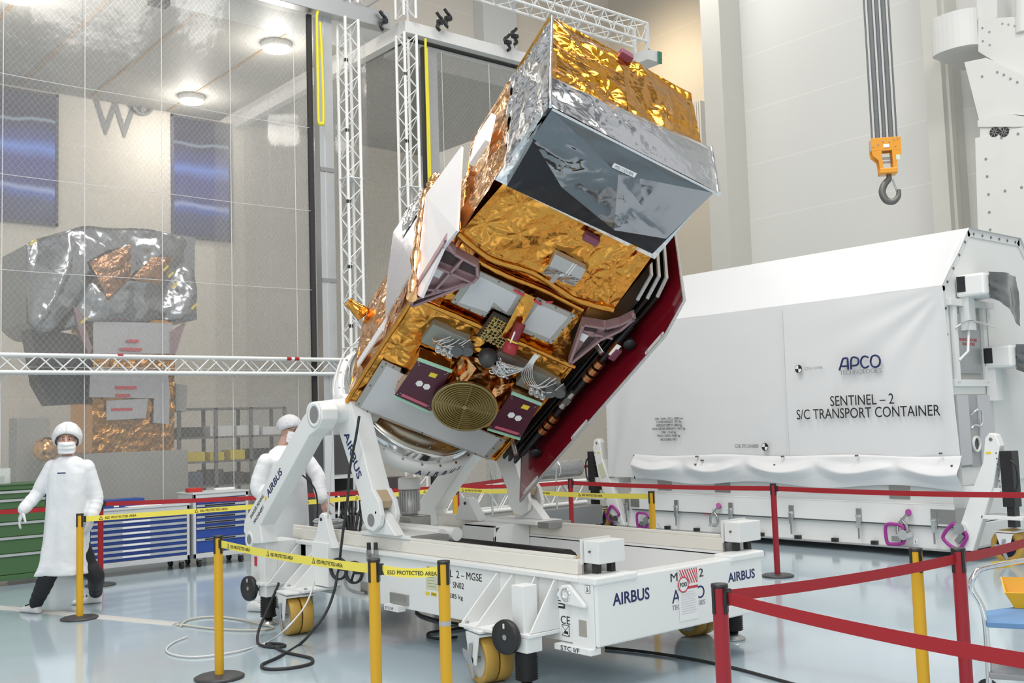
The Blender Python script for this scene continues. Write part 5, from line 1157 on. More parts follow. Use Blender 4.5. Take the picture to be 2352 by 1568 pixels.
B().prism([(q.x, YD-.27, q.z) for q in (D(2270, 297), D(2420, 297), D(2420, 330), D(2270, 330))], (0, .7, 0)).build('duct_neck', DW, DU)
for px in (2286, 2308):
    q = at(px, 304, 'Y', YD-.275); t = B().cyl(q, q-Vector((0, .03, 0)), .075, seg=20).build('fan_grille', BLACK, DU)
    for k in range(4): an = k*pi/4; B().obox(q-Vector((0, .032, 0)), (.07*cos(an), 0, .07*sin(an)), (0, .003, 0), (-.006*sin(an), 0, .006*cos(an))).build('spoke', GREYPL, t)
B().prism([(q.x, YD, q.z) for q in (D(2243, -60), D(2290, -60), D(2290, 40), D(2258, 48), D(2243, 40))], (0, .5, 0)).build('riser', DW, DU, bevel=.006)
B().cyl(D(2352, -60), D(2352, 75), .12, seg=20).build('riser_pipe', DW, DU)
for px, py in ((2256, 64), (2257, 94), (2272, 73), (2273, 103), (2302, 54), (2316, 56), (2330, 59), (2255, 175), (2290, 165), (2305, 171), (2320, 180), (2336, 188)):
    yv = YD-.27 if py > 130 else YD-.06; q = at(px, py, 'Y', yv); B().cyl(q, q+Vector((0, .03, 0)), .016, seg=8).build('rivet', STEEL, DU)
a, c = D(2262, 318), D(2440, 560)
o = tag(B().prism([(q.x, YD-.3, q.z) for q in (D(2260, 324), D(2352, 303), D(2440, 283), D(2440, 700), D(2272, 700))], (0, 1.2, 0)).build('wall_cabinet', DW, bevel=.008), 'tall white riveted cabinet below the air duct at the right edge', 'cabinet')
for px, py in ((2264, 365), (2267, 405), (2270, 446), (2272, 487), (2274, 527), (2308, 438), (2346, 430), (2300, 316), (2338, 307)):
    q = at(px, py, 'Y', YD-.31); B().cyl(q, q+Vector((0, .012, 0)), .02, seg=10).build('rivet', STEEL, o)
# pipe stubs on the back wall by the beige bay
q = at(1604, 235, 'Y', 20.6); c = at(1604, 340, 'Y', 20.6)
b = B()
for k in range(4): b.box((q.x-.12+.07*k, 20.5, c.z), (q.x-.07+.07*k, 20.8, q.z))
tag(b.build('cable_tray', WPLATE), 'white cable tray on the beige wall behind the satellite', 'tray')
# ================================================================== belt posts
def sag(p, q, n=14, s=.02): return [Vector(p).lerp(Vector(q), k/n)-Vector((0, 0, s*4*(k/n)*(1-k/n))) for k in range(n+1)]
def belt(p, q, m, parent, esd=False, w=.05, s=.015, flip=False, h0=0, hstep=None):
    P = sag(p, q, 16, s); b = B(); d = (Vector(q)-Vector(p)); d.z = 0; L = d.length; d.normalize(); nrm = Vector((d.y, -d.x, 0))
    if nrm.dot(EYE-(Vector(p)+Vector(q))/2) < 0: nrm = -nrm
    up = Vector((0, 0, w/2)); th = nrm*.0007
    vs = []
    for v in P: vs += [v-up-th, v+up-th, v+up+th, v-up+th]
    fs = []
    for i in range(len(P)-1):
        for k in range(4): fs.append((i*4+k, i*4+(k+1) % 4, (i+1)*4+(k+1) % 4, (i+1)*4+k))
    fs += [(0, 1, 2, 3), tuple(len(vs)-4+k for k in range(4))]
    b.add(vs, fs); o = b.build('belt', m, parent)
    if esd:
        right = Vector((-nrm.y, nrm.x, 0)); step = hstep or .62; x = h0
        while x < L-.25:
            t = (x+.2)/L
            c = Vector(p).lerp(Vector(q), t)-Vector((0, 0, s*4*t*(1-t)))+nrm*.0012
            sl = (Vector(q)-Vector(p)); sl = sl.normalized()*(1 if sl.dot(right) > 0 else -1); u_ = nrm.cross(sl)*-1 if nrm.cross(sl).z < 0 else nrm.cross(sl)
            text('ESD PROTECTED AREA', o, c, sl, u_, .021, INK, .30, bold=.01, depth=.0006)
            tb = B(); g = c-sl*.19
            tb.prism([g-sl*.02-u_*.014, g+sl*.02-u_*.014, g+u_*.022], nrm*.0006); tb.build('warning_triangle', INK, o)
            tb = B(); tb.prism([g-sl*.011-u_*.009+nrm*.001, g+sl*.011-u_*.009+nrm*.001, g+u_*.012+nrm*.001], nrm*.0004); tb.build('triangle_field', m, o)
            x += step
    return o
def post(name_lab, x, y, m, belts=(), group=None, h=.97, r=.031, tape=False, base=True):
    t = thing('belt_post', name_lab, 'barrier post', (x, y, 0), group=group)
    B().cyl((x, y, .02), (x, y, h-.005), r, seg=24).build('pole', m, t)
    if base: B().lathe([(0, 0), (.165, 0), (.17, .012), (.15, .022), (.05, .03), (0, .03)], (x, y, 0), (0, 0, 1), 40).build('base', mat('post_base_dark', (.05, .05, .052), .4), t)
    hd = B().lathe([(0, h), (r+.003, h), (r+.004, h-.012), (r+.002, h-.016), (0, h-.016)], (x, y, 0), (0, 0, 1), 24).build('cap', BLACK, t)
    dv = (EYE-Vector((x, y, 0))); a0 = atan2(dv.y, dv.x)
    for k in range(4):
        a_ = a0+pi/4+k*pi/2-.12; n = Vector((cos(a_), sin(a_), 0)); s = Vector((-n.y, n.x, 0))
        B().obox(Vector((x, y, h-.065))+n*(r+.001), s*.008, n*.004, (0, 0, .058)).build('belt_slot', BLACK, t)
    for tgt, esd, h0, st in belts:
        q = Vector(tgt); d = (Vector((q.x, q.y, 0))-Vector((x, y, 0))).normalized(); p = Vector((x, y, h-.055))+d*(r+.004)
        q2 = Vector((q.x, q.y, q.z if q.z else h-.055))-(d*(r+.004) if not q.z else Vector())
        B().obox(Vector((x, y, h-.055))+d*(r+.012), d*.010, Vector((-d.y, d.x, 0))*.013, (0, 0, .03)).build('belt_clip', BLACK, t)
        belt(p, q2, YBELT if m is YPOST else RBELT, t, esd, h0=h0, hstep=st)
    if tape: B().cyl((x, y, .635), (x, y, .66), r+.0008, seg=24, caps=False).build('grey_tape', mat('grey_tape', (.4, .4, .41), .4), t)
    return t
V0 = lambda x, y, z=0: (x, y, z)
gy, gr = 'yellow belt posts around the trolley', 'red belt posts around the area'
PA, PB, PE, PF = (-10.15, 3.19), (-6.92, 3.105), (-4.88, 3.08), (-4.50, 3.27)
PJ, PK, PN, PI = (-10.24, 7.64), (-7.14, 7.77), (-9.2, 7.72), (-2.85, 5.09)
post('yellow belt post on a round base beside the walking person in white', *PA, YPOST, [((PJ[0], PJ[1], 0), True, .15, .95)], gy)
post('yellow belt post left of the trolley with the belt running right', *PB, YPOST, [((*PE, 0), True, .12, .60)], gy)
post('yellow belt post in front of the middle of the trolley, grey connectors just behind', *PE, YPOST, [((*PF, 0), True, .0, .9)], gy)
post('yellow belt post with a grey tape ring in front of the trolley lettering', *PF, YPOST, [], gy, tape=True)
post('yellow belt post behind the trolley, left of the centre lug', *PJ, YPOST, [((*PN, 0), True, .1, .8)], gy)
post('yellow belt post mostly hidden behind the far tilting arm', *PN, YPOST, [((*PK, 0), True, .2, .8)], gy)
post('yellow belt post in front of the transport container base', *PK, YPOST, [], gy)
post('yellow belt post behind the two red belts at the lower right', *PI, YPOST, [], gy)
PD, PM, PL, PC_ = (-12.22, 4.07), (-10.55, 7.9), (-9.72, 9.08), (-6.72, 9.2)
PG, PH_ = (-2.89, 3.545), (-2.684, 5.209)
lf = at(-60, 1178, 'Z', .915)
rf = at(1385, 1063.5, 'Z', .915)
post('red belt post half hidden behind the walking person in white', *PD, RPOST, [((lf.x, lf.y, .915), False, 0, 0), ((*PM, 0), False, 0, 0)], gr)
post('red belt post behind the trolley next to a yellow one', *PM, RPOST, [((rf.x, rf.y, .915), False, 0, 0), ((*PL, 0), False, 0, 0)], gr)
post('red belt post beside the left wheel of the transport container', *PL, RPOST, [((*PC_, 0), False, 0, 0)], gr)
rr_ = at(2400, 1137, 'Z', .915)
post('red belt post on a dark base right of the trolley end beam', *PC_, RPOST, [((rr_.x, rr_.y, .915), False, 0, 0)], gr)
r2 = at(2420, 1222, 'Z', .915); r3 = at(2420, 1528, 'Z', .90)
post('red belt post nearest the camera with two belts', *PG, RPOST, [((*PH_, 0), False, 0, 0), ((r3.x, r3.y, .90), False, 0, 0)], gr, h=.97, r=.033)
post('red belt post right of the yellow one at the right edge', *PH_, RPOST, [((r2.x, r2.y, .915), False, 0, 0)], gr, r=.033)
# ================================================================== tool cabinets
CABG = mat('cabinet_light_grey', (.55, .56, .57), .4); BLUEF = mat('cabinet_blue', (.018, .06, .30), .35); GREENF = mat('cabinet_green', (.055, .13, .05), .45); STRIP = mat('handle_strip', (.52, .54, .56), .35, .5)
def cabinet(label, xf, y0, y1, z0, z1, drawers, mf, wheels=True, label_m=PAPER, depth=.5, lw=(.33, .6)):
    t = thing('tool_cabinet', label, 'cabinet', ((xf-depth/2), (y0+y1)/2, 0), group='drawer cabinets in front of the curtain')
    b = B().box((xf-depth, y0, z0), (xf-.03, y1, z1)); b.box((xf-.03, y0, z0), (xf, y0+.035, z1)); b.box((xf-.03, y1-.035, z0), (xf, y1, z1)); b.box((xf-.03, y0, z1-.05), (xf, y1, z1)); b.box((xf-.03, y0, z0), (xf, y1, z0+.06)); b.box((xf-depth-.01, y0-.01, z1), (xf+.01, y1+.01, z1+.02))
    b.build('body', CABG if mf is BLUEF else mf, t, bevel=.004)
    zz = z1-.055; tot = sum(drawers); H = (z1-z0-.12)
    for h in drawers:
        hh = H*h/tot; o = B().box((xf-.03, y0+.04, zz-hh+.004), (xf-.008, y1-.04, zz-.002)).build('drawer', mf, t)
        B().box((xf-.008, y0+.04, zz-.034), (xf+.006, y1-.04, zz-.006)).build('handle_strip', STRIP, o)
        if label_m: B().box((xf+.006, y0+(y1-y0)*lw[0], zz-.030), (xf+.007, y0+(y1-y0)*lw[1], zz-.010)).build('drawer_label', label_m, o)
        zz -= hh
    if wheels:
        for y in (y0+.1, y1-.08):
            for x in (xf-.07, xf-depth+.07):
                f = B().box((x-.03, y-.025, .08), (x+.03, y+.025, z0)).build('caster_fork', STEEL, t); B().cyl((x, y-.018, .05), (x, y+.018, .05), .05, seg=18).build('caster_wheel', RUBBER, f)
    return t
X1 = -12.78
ya_, yb_ = at(200, 1250, 'X', X1).y, at(436, 1250, 'X', X1).y
zt1 = at(430, 1160, 'X', X1).z; zb1 = at(430, 1285, 'X', X1).z
cabinet('wide grey and blue drawer cabinet with white drawer labels beside the walking person', X1, ya_, yb_, zb1, zt1, [1]*8, BLUEF)
y2a, y2b = at(441, 1220, 'X', X1).y, at(571, 1220, 'X', X1).y
zt2 = at(560, 1128, 'X', X1).z
cabinet('taller grey and blue drawer cabinet with black drawer labels next to the trolley', X1, y2a+.02, y2b, zb1, zt2, [1, 1, 1, 1, 1, 2, 2.6], BLUEF, label_m=BLACK, lw=(.2, .75))
y3a = at(-120, 1200, 'X', -13.1).y; y3b = at(112, 1200, 'X', -13.1).y
zt3 = at(60, 1113, 'X', -13.1).z
cabinet('green workbench with grey drawer strips at the left edge', -13.1, y3a, y3b, .06, zt3, [.8, 1, 1.2, 1.4, 1.6, 2], GREENF, wheels=False, label_m=None, depth=.52)
def box_on(name, label, cat, px0, px1, xf, z, h, d, m, xo=-.1, **k):
    a, c = at(px0, 1150, 'X', xf+xo).y, at(px1, 1150, 'X', xf+xo).y
    return tag(B().box((xf+xo-d, a, z), (xf+xo, c, z+h)).build(name, m, bevel=.004, **k), label, cat)
o = box_on('tool_case', 'blue plastic tool case with white tape on the wide drawer cabinet', 'case', 238, 332, X1, zt1+.021, .10, .25, mat('case_blue', (.015, .06, .28), .4), -.18)
a = at(262, 1140, 'X', X1-.17).y; B().box((X1-.18, a, zt1+.03), (X1-.176, a+.06, zt1+.10)).build('white_tape', PAPER, o)
box_on('red_box', 'small red box on the taller drawer cabinet', 'box', 434, 466, X1, zt2+.021, .05, .12, mat('box_red', (.5, .03, .025), .5), -.2)
box_on('white_tool', 'long white tool lying on the taller drawer cabinet', 'tool', 495, 540, X1, zt2+.021, .03, .06, PAPER, -.25)
box_on('paper_sheets', 'loose white sheets on top of the wide drawer cabinet', 'paper', 295, 372, X1, zt1+.021, .012, .2, PAPER, -.05)
a = at(2, 1113, 'X', -13.25); 
t = thing('clear_box', 'clear plastic box on the green workbench', 'box', (a.x, a.y, zt3+.02)); CLR = mat('clear_plastic', (.8, .85, .85), .1, alpha=.35)
yy = at(24, 1100, 'X', -13.25).y
b = B(); b.box((-13.45, yy-.2, zt3+.021), (-13.25, yy, zt3+.035)); b.box((-13.255, yy-.2, zt3+.02), (-13.25, yy, zt3+.2)); b.box((-13.45, yy-.006, zt3+.02), (-13.25, yy, zt3+.2)); b.build('shell', CLR, t); B().box((-13.4, yy-.17, zt3+.036), (-13.3, yy-.05, zt3+.11)).build('content', DSTEEL, t)
# ------------------------------------------------------------------ equipment rack behind the technician
xr_ = -12.3; ya_, yb_ = at(722, 1050, 'X', xr_).y, at(858, 1050, 'X', xr_).y; ztop = at(735, 1000, 'X', xr_).z
t = thing('equipment_rack', 'dark equipment rack with hanging test leads behind the near tilting arm', 'rack', (xr_-.3, (ya_+yb_)/2, 0))
b = B().box((xr_-.6, ya_, .08), (xr_-.04, ya_+.2, ztop)); b.box((xr_-.6, ya_, .08), (xr_-.55, yb_, ztop)); b.build('side_panel', mat('rack_dark', (.06, .06, .065), .5), t)
B().box((xr_-.04, ya_+.16, .05), (xr_, ya_+.30, ztop)).build('front_post', CABG, t)
for z in (.25, .55, .8, 1.02): B().box((xr_-.55, ya_+.2, z), (xr_-.02, yb_, z+.03)).build('shelf', CABG, t)
for k in range(16):
    y = ya_+.34+(yb_-ya_-.36)*k/16; B().tube(smoothpath([(xr_-.0, y, .80), (xr_+.03, y+.01, .76), (xr_+.03, y+.02*sin(k), .6), (xr_+.02, y, .50+.03*(k % 3))], 4), .012, 6).build('test_lead', BLACK if k % 4 else PAPER, t)
for k in range(10):
    y = ya_+.34+(yb_-ya_-.36)*k/10; B().tube(smoothpath([(xr_, y, .53), (xr_+.03, y+.01, .5), (xr_+.03, y+.03*sin(k), .3), (xr_+.02, y, .16)], 4), .02, 6).build('test_lead', RUBBER, t)
for y in (ya_+.1, yb_-.1):
    for x in (xr_-.5, xr_-.05): B().cyl((x, y, 0), (x, y, .08), .03, seg=10).build('foot', BLACK, t)
tag(B().box((-12.4, at(890, 1130, 'X', -12.3).y, 0), (-11.9, at(935, 1130, 'X', -12.3).y, at(900, 1128, 'X', -12.3).z)).build('equipment_cart', mat('cart_grey', (.33, .33, .34), .45), bevel=.01), 'grey box shaped cart behind the silver tilt motor', 'cart')
q = at(895, 1110, 'X', -12.3); tag(B().box((-12.28, q.y-.45, at(900, 1127, 'X', -12.3).z+.003), (-12.0, q.y+.1, at(900, 1127, 'X', -12.3).z+.2)).build('dark_instrument', mat('instrument_dark', (.05, .04, .045), .5)), 'dark instrument case seen below the white ring', 'instrument')
# pipes and truss lying behind the trolley
bx = -11.6
a, c = at(1030, 1150, 'X', bx), at(1330, 1150, 'X', bx)
t = thing('lying_truss', 'white lattice beam lying behind the far tilting arm on a low trolley', 'truss', (bx, a.y+1, .4)); truss(B(), (bx, 8.6, .64), (bx, 11.0, .64), .32, .03, .011, bays=10).build('lattice', WHITE, t)
t2 = thing('low_trolley', 'low flat steel trolley on small wheels behind the red posts', 'trolley', (bx, 9.8, 0)); B().box((bx-.35, 8.5, .16), (bx+.4, 11.1, .44)).build('deck', mat('zinc_deck', (.34, .35, .35), .35, .7), t2, bevel=.01)
for y in (8.7, 10.9):
    for x in (bx-.25, bx+.3): f = B().box((x-.03, y-.025, .09), (x+.03, y+.025, .165)).build('caster_fork', STEEL, t2); B().cyl((x, y-.018, .06), (x, y+.018, .06), .06, seg=18).build('caster_wheel', RUBBER, f)
for y in (9.0, 10.2): B().cyl((bx+.38, y, .44), (bx+.38, y, 1.05), .016, seg=10).build('rail_post', CHROME, t2)
pb = B().cyl((bx+.0, 9.6, .98), (bx+.0, 11.0, 1.0), .14, seg=24)
o = tag(pb.build('foil_duct', mat('duct_foil', (.42, .42, .42), .3, .8, bump=.5, bscale=30)), 'silver flexible duct lying on the white lattice beam', 'duct')
for k in range(3): B().lathe([(.142, 0), (.148, 0), (.148, .03), (.142, .03)], (bx, 9.8+.35*k, .983+.005*k), (0, 1, .0143), 24, closed=True).build('clamp_band', CHROME, o)
# ------------------------------------------------------------------ shelf behind the curtain
xs_ = -16.4; ya_, yb_ = at(412, 980, 'X', xs_).y, at(655, 980, 'X', xs_).y; zt_ = at(560, 935, 'X', xs_).z
t = thing('storage_rack', 'long grey storage rack seen through the curtain behind the technician', 'rack', (xs_-.3, (ya_+yb_)/2, 0))
RK = mat('rack_grey', (.20, .20, .20), .5)
for y in (ya_, (ya_*2+yb_)/3, (ya_+2*yb_)/3, yb_):
    for x in (xs_, xs_-.5): B().box((x-.03, y-.03, 0), (x, y+.03, zt_)).build('post', RK, t)
lv = [.35, .8, 1.2, 1.6]+[zt_-.03]
for z in lv: B().box((xs_-.53, ya_, z), (xs_, yb_, z+.03)).build('shelf', RK, t)
rnd = random.Random(5); n = 0
cc = [('yellow storage bin', YLABEL), ('dark grey storage box', mat('box_dark', (.06, .06, .06), .5)), ('white carton', PAPER), ('brown carton', mat('box_brown', (.3, .2, .12), .6)), ('blue grey storage box', mat('box_bluegrey', (.12, .15, .2), .5))]
ordn = ['first', 'second', 'third', 'fourth', 'fifth', 'sixth', 'seventh', 'eighth']
for li, z in enumerate(lv[1:4]):
    y = ya_+.08; cnt = {}; 
    while y < yb_-.35:
        w_ = rnd.uniform(.22, .42); h_ = rnd.uniform(.14, .26); kind = 0 if (li == 1 and y < ya_+1.2) else rnd.choice((1, 1, 2, 3, 4)); nm, m_ = cc[kind]; cnt[nm] = cnt.get(nm, 0)+1
        tag(B().box((xs_-.42, y, z+.031), (xs_-.06, y+w_, z+.031+h_)).build('storage_box', m_, bevel=.006), '%s, %s of its kind on the %s shelf of the storage rack' % (nm, ordn[cnt[nm]-1], ('lower', 'middle', 'upper')[li]), 'box', 'boxes on the storage rack'); y += w_+rnd.uniform(.04, .12)
# ================================================================== second spacecraft behind the curtain
xs2 = -15.3; G = lambda px, py, x=xs2: at(px, py, 'X', x)
SP = thing('spacecraft', 'spacecraft wrapped in clear and silver film standing upright behind the curtain', 'satellite', (xs2-.6, G(290, 800).y, .3))
def pol(pts, x=xs2, d=.9): return [(x, at(px, py, 'X', x).y, at(px, py, 'X', x).z) for px, py in pts]
b = B().prism(pol([(215, 735), (395, 735), (398, 1035), (212, 1040)]), (-1.0, 0, 0)); b.build('core', GOLD, SP)
def facing(pts, x, m, name, amp=.03, scale=3.5, bul=.1):
    P = [Vector(q) for q in pol(pts, x)]; b = B(); b.open = True; SEED[0] += 1; sd = SEED[0]
    a, c, d_, e = P
    def fn(s, t):
        q = a*(1-s)*(1-t)+c*s*(1-t)+d_*s*t+e*(1-s)*t
        return q+Vector((crumple(q.y, q.z, amp, scale, sd)+bul*sin(pi*s)*sin(pi*t), 0, 0))
    return b.grid(fn, 60, 50).build(name, m, SP)
facing([(213, 830), (402, 825), (400, 1035), (212, 1040)], xs2+.06, foil('dull_gold', (.52, .26, .08), .3, 8, .6), 'gold_blanket', .03, 5, .03)
FILM = foil('silver_film', (.40, .41, .43), .2, 2.2, .3)
b = B(); b.open = True; SEED[0] += 1
top = [(62, 560), (150, 530), (250, 522), (380, 534), (450, 545)]; bot = [(62, 740), (110, 768), (215, 740), (330, 742), (448, 735)]
Tt = smoothpath(pol(top, xs2), 10); Bt = smoothpath(pol(bot, xs2), 10); NN = len(Tt)
def film(s, t):
    i = s*(NN-1); k = min(int(i), NN-2); f = i-k; a = Tt[k].lerp(Tt[k+1], f); c = Bt[k].lerp(Bt[k+1], f); q = a.lerp(c, t)
    return q+Vector((.22*sin(pi*s)**.5*sin(pi*t)**.5+crumple(q.y, q.z, .26, .8, 21, 0)+crumple(q.y, q.z, .05, 2.2, 22, .3), 0, .02*sin(s*22)*(1-t)))
b.grid(film, 90, 60); b.build('film_wrap', FILM, SP)
b = B(); P = [v for v in Tt]+[v for v in Bt[::-1]]; b.prism([v+Vector((-.03, 0, 0)) for v in P], (-1.3, 0, 0)); b.build('wrapped_head', mat('film_grey', (.25, .26, .27), .4, .3), SP)
b = B(); b.open = True
for pts in (((205, 600), (300, 560), (300, 640), (250, 690)), ((300, 640), (350, 590), (400, 590), (370, 655))):
    facing(pts, xs2+.31, foil('dull_copper', (.42, .22, .12), .28, 6, .6), 'copper_fold', .03, 5, .05)
B().prism(pol([(214, 738), (396, 742), (398, 812), (214, 812)], xs2+.10), (-.05, 0, 0)).build('grey_panel', RADG, SP)
B().prism(pol([(208, 845), (385, 850), (392, 915), (205, 912)], xs2+.14), (-.05, 0, 0)).build('grey_panel', RADG, SP)
B().prism(pol([(245, 920), (340, 915), (335, 960), (245, 965)], xs2+.16), (-.04, 0, 0)).build('grey_panel', RADG, SP)
B().prism(pol([(355, 905), (390, 900), (388, 975), (352, 970)], xs2+.16), (-.04, 0, 0)).build('grey_panel', RADG, SP)
for px, py, w_ in ((307, 783, .16), (303, 802, .30), (290, 890, .3), (283, 908, .2), (280, 940, .3)):
    q = G(px, py, xs2+.165); B().box((xs2+.13 if py < 850 else xs2+.165, q.y-w_/2, q.z-.022), (xs2+.168, q.y+w_/2, q.z+.022)).build('red_tag', REDINK, SP)
for sg, pts in ((0, [(168, 700), (185, 715), (212, 800), (205, 815), (185, 770)]), (1, [(398, 760), (428, 740), (420, 760), (403, 815), (398, 812)])):
    B().prism(pol(pts, xs2+.18), (-.1, 0, 0)).build('bracket', MAUVE, SP)
B().prism(pol([(70, 750), (210, 775), (212, 925), (120, 930), (92, 880)], xs2-.1), (-.5, 0, 0)).build('dark_wing', mat('wing_dark', (.045, .05, .06), .45, .2), SP)
B().prism(pol([(430, 885), (428, 945), (403, 942), (403, 880)], xs2-.1), (-.4, 0, 0)).build('side_box', mat('side_grey', (.34, .34, .32), .5), SP)
for px, py in ((78, 555), (383, 615), (395, 630), (403, 655), (448, 703), (195, 735)):
    q = G(px, py, xs2+.4); B().obox((xs2+.36, q.y, q.z), (.004, 0, 0), (0, .04, .04), (0, -.012, .012)).build('yellow_tape', YLABEL, SP)
B().box((xs2-1.2, G(190, 900).y, 0), (xs2+.1, G(425, 900).y, G(300, 1037).z)).build('support_stand', mat('stand_grey', (.38, .37, .35), .5), SP)
# small copper ball on a white stand behind the sheet
q = at(106, 1032, 'X', -14.9); t = thing('foil_ball', 'round copper foil wrapped unit seen through the curtain behind the walking person', 'unit', (-14.9, q.y, 0))
B().lathe([(0, -.17), (.1, -.14), (.16, -.06), (.165, .03), (.12, .12), (.05, .165), (0, .17)], (-14.9, q.y, q.z), (0, 0, 1), 20).build('ball', COPPER, t); B().cyl((-14.9, q.y, 0), (-14.9, q.y, q.z-.15), .05, seg=12).build('stand', mat('stand_grey', (.38, .37, .35), .5), t)
b = B(); b.box((-15.6, at(20, 1000, 'X', -15.6).y, 0), (-15.2, at(95, 1000, 'X', -15.6).y, at(60, 960, 'X', -15.6).z)); tag(b.build('grey_cabinet', mat('stand_grey', (.38, .37, .35), .5), bevel=.01), 'plain grey cabinet behind the curtain at the left edge', 'cabinet')
# ================================================================== hand cart at the right edge
kq = Vector((-1.75, 4.62, 0))
def kc(px, py, k): return EYE+ray(px, py)*k
p0 = at(2262, 1425, 'Y', 5.75)
HC = thing('hand_cart', 'tubular steel hand cart with a blue top at the right edge', 'cart', (p0.x+.3, 5.9, 0))
fx = at(2262, 1425, 'Y', 5.75); dxy = Vector((.80, .60, 0)); dn = Vector((-.60, .80, 0))
hz = fx.z
P = [Vector((fx.x, fx.y, 0.12)), Vector((fx.x, fx.y, hz+.02)), at(2232, 1350, 'Y', 5.70), at(2240, 1318, 'Y', 5.72), at(2262, 1304, 'Y', 5.8), at(2352, 1287, 'Y', 6.15), at(2420, 1278, 'Y', 6.4)]
B().tube(smoothpath(P, 8), .0165, 10).build('handle', CHROME, HC)
qy = at(2300, 1296, 'Y', 5.98); B().obox(qy, (.04, .045, .003), (.002, -.002, .019), (.0, 0, .002)).build('yellow_tag', YLABEL, HC)
a, c_, d_, e_ = at(2258, 1402, 'Z', hz), at(2480, 1374, 'Z', hz), at(2520, 1440, 'Z', hz), at(2266, 1428, 'Z', hz)
B().prism([v-Vector((0, 0, .03)) for v in (a, c_, d_, e_)], (0, 0, .03)).build('top_shelf', mat('shelf_blue', (.13, .27, .50), .5), HC, bevel=.004)
a2 = [Vector((v.x, v.y, .20)) for v in (a, c_, d_, e_)]
B().prism(a2, (0, 0, .03)).build('lower_shelf', mat('shelf_grey', (.30, .30, .31), .5), HC, bevel=.004)
for v in (c_, d_): B().cyl((v.x, v.y, .12), (v.x, v.y, hz), .0165, seg=10).build('leg', CHROME, HC)
for v in (a, c_, d_, e_): B().cyl((v.x, v.y-.012, .06), (v.x, v.y+.012, .06), .06, seg=18).build('caster_wheel', RUBBER, HC)
bq = at(2380, 1392, 'Z', hz)
YB = mat('bin_yellow', (.78, .42, .012), .35)
BX = thing('storage_bin', 'yellow open plastic storage bin on the blue cart top', 'bin', (bq.x, bq.y, hz))
r_ = Vector((.86, .5, 0)).normalized(); n_ = Vector((-r_.y, r_.x, 0))
bf = lambda x, y, z: bq+r_*x+n_*y+Vector((0, 0, z+.002))
b = B(); 
b.obox(bf(0, 0, .006), r_*.12, n_*.08, (0, 0, .005))
lo_ = [(-.12, -.08), (.12, -.08), (.12, .08), (-.12, .08)]; hi_ = [(-.17, -.10), (.17, -.10), (.17, .11), (-.17, .11)]; hz_ = [.09, .09, .15, .15]
for i in range(4):
    j = (i+1) % 4; mid0 = tuple(.35*lo_[i][k]+.65*hi_[i][k] for k in (0, 1)); 
    A = bf(*lo_[i], 0); C = bf(*lo_[j], 0); D_2 = bf(*hi_[j], hz_[j]); E_2 = bf(*hi_[i], hz_[i]); nn = (C-A).cross(E_2-A).normalized()*.004
    b.add([A-nn, C-nn, D_2-nn, E_2-nn, A+nn, C+nn, D_2+nn, E_2+nn], [(0, 1, 2, 3), (7, 6, 5, 4), (0, 4, 5, 1), (1, 5, 6, 2), (2, 6, 7, 3), (3, 7, 4, 0)])
b.build('tray', YB, BX); b = B(); b.obox(bf(.0, -.098, .05), r_*.05, n_*.003, (0, 0, .018)); b.build('bin_label', PAPER, BX)
# ================================================================== cables on the floor
def cable(name, label, pts, r, m, seg=8, n=8):
    return tag(B().tube(smoothpath(pts, n), r, seg).build(name, m), label, 'cable')
F = lambda px, py, z=.012: at(px, py, 'Z', z)
cable('power_cable', 'black cable hanging from the satellite down over the trolley beam', [at(825, 955, 'Y', 4.40), at(818, 1000, 'Y', 4.38), at(803, 1080, 'Y', 4.38), at(798, 1150, 'Y', 4.36), at(788, 1220, 'Y', 4.34), at(782, 1270, 'Y', 4.33), at(779, 1296, 'Y', 4.40)], .011, RUBBER)
cable('power_cable', 'black cable curving from the hand wheel down into loops on the floor', [at(775, 1318, 'Y', 4.36), at(768, 1355, 'Y', 4.30), at(752, 1400, 'Y', 4.15), at(725, 1440, 'Y', 3.95), F(690, 1478), F(640, 1508), F(602, 1526), F(615, 1536), F(665, 1534), F(712, 1524), F(716, 1512), F(690, 1505), F(655, 1497), F(630, 1485), F(612, 1478), F(640, 1478), F(655, 1482), F(640, 1486), F(610, 1484), F(592, 1475), at(595, 1445, 'Y', 3.95), at(612, 1405, 'Y', 4.1), at(636, 1350, 'Y', 4.2), at(640, 1338, 'Y', 4.22)], .0115, RUBBER)
cable('power_cable', 'black cable crossing the floor at the lower right below the red post', [F(1390, 1487), F(1450, 1493), F(1520, 1502), F(1600, 1515), F(1680, 1532), F(1770, 1556), F(1850, 1578)], .011, RUBBER)
cable('power_cable', 'black cable under the middle of the trolley', [F(955, 1402), F(968, 1412), F(1000, 1422), F(1050, 1432), F(1100, 1440), F(1160, 1450)], .011, RUBBER)
cable('power_cable', 'black cable loop on the floor behind the taped yellow post', [F(1075, 1440), F(1030, 1446), F(988, 1452), F(984, 1462), F(1010, 1466), F(1050, 1462)], .011, RUBBER)
WC = mat('white_cable_sheath', (.68, .69, .68), .4); BC = mat('beige_cable_sheath', (.55, .53, .46), .5)
cable('white_cable', 'thin white cable running from the trolley caster over the floor to the left', [at(722, 1334, 'Y', 4.25), at(714, 1362, 'Y', 4.12), at(695, 1400, 'Y', 3.95), at(655, 1445, 'Y', 3.7), F(615, 1474), F(560, 1492), F(500, 1503), F(440, 1508), F(395, 1502), F(382, 1490), F(400, 1474), F(430, 1462)], .007, WC)
cable('beige_cable', 'beige cable loop on the floor behind the left yellow post', [F(415, 1438), F(430, 1424), F(480, 1416), F(540, 1420), F(595, 1432), F(628, 1440), F(600, 1446), F(540, 1446), F(480, 1442), F(430, 1436), F(405, 1434)], .009, BC)
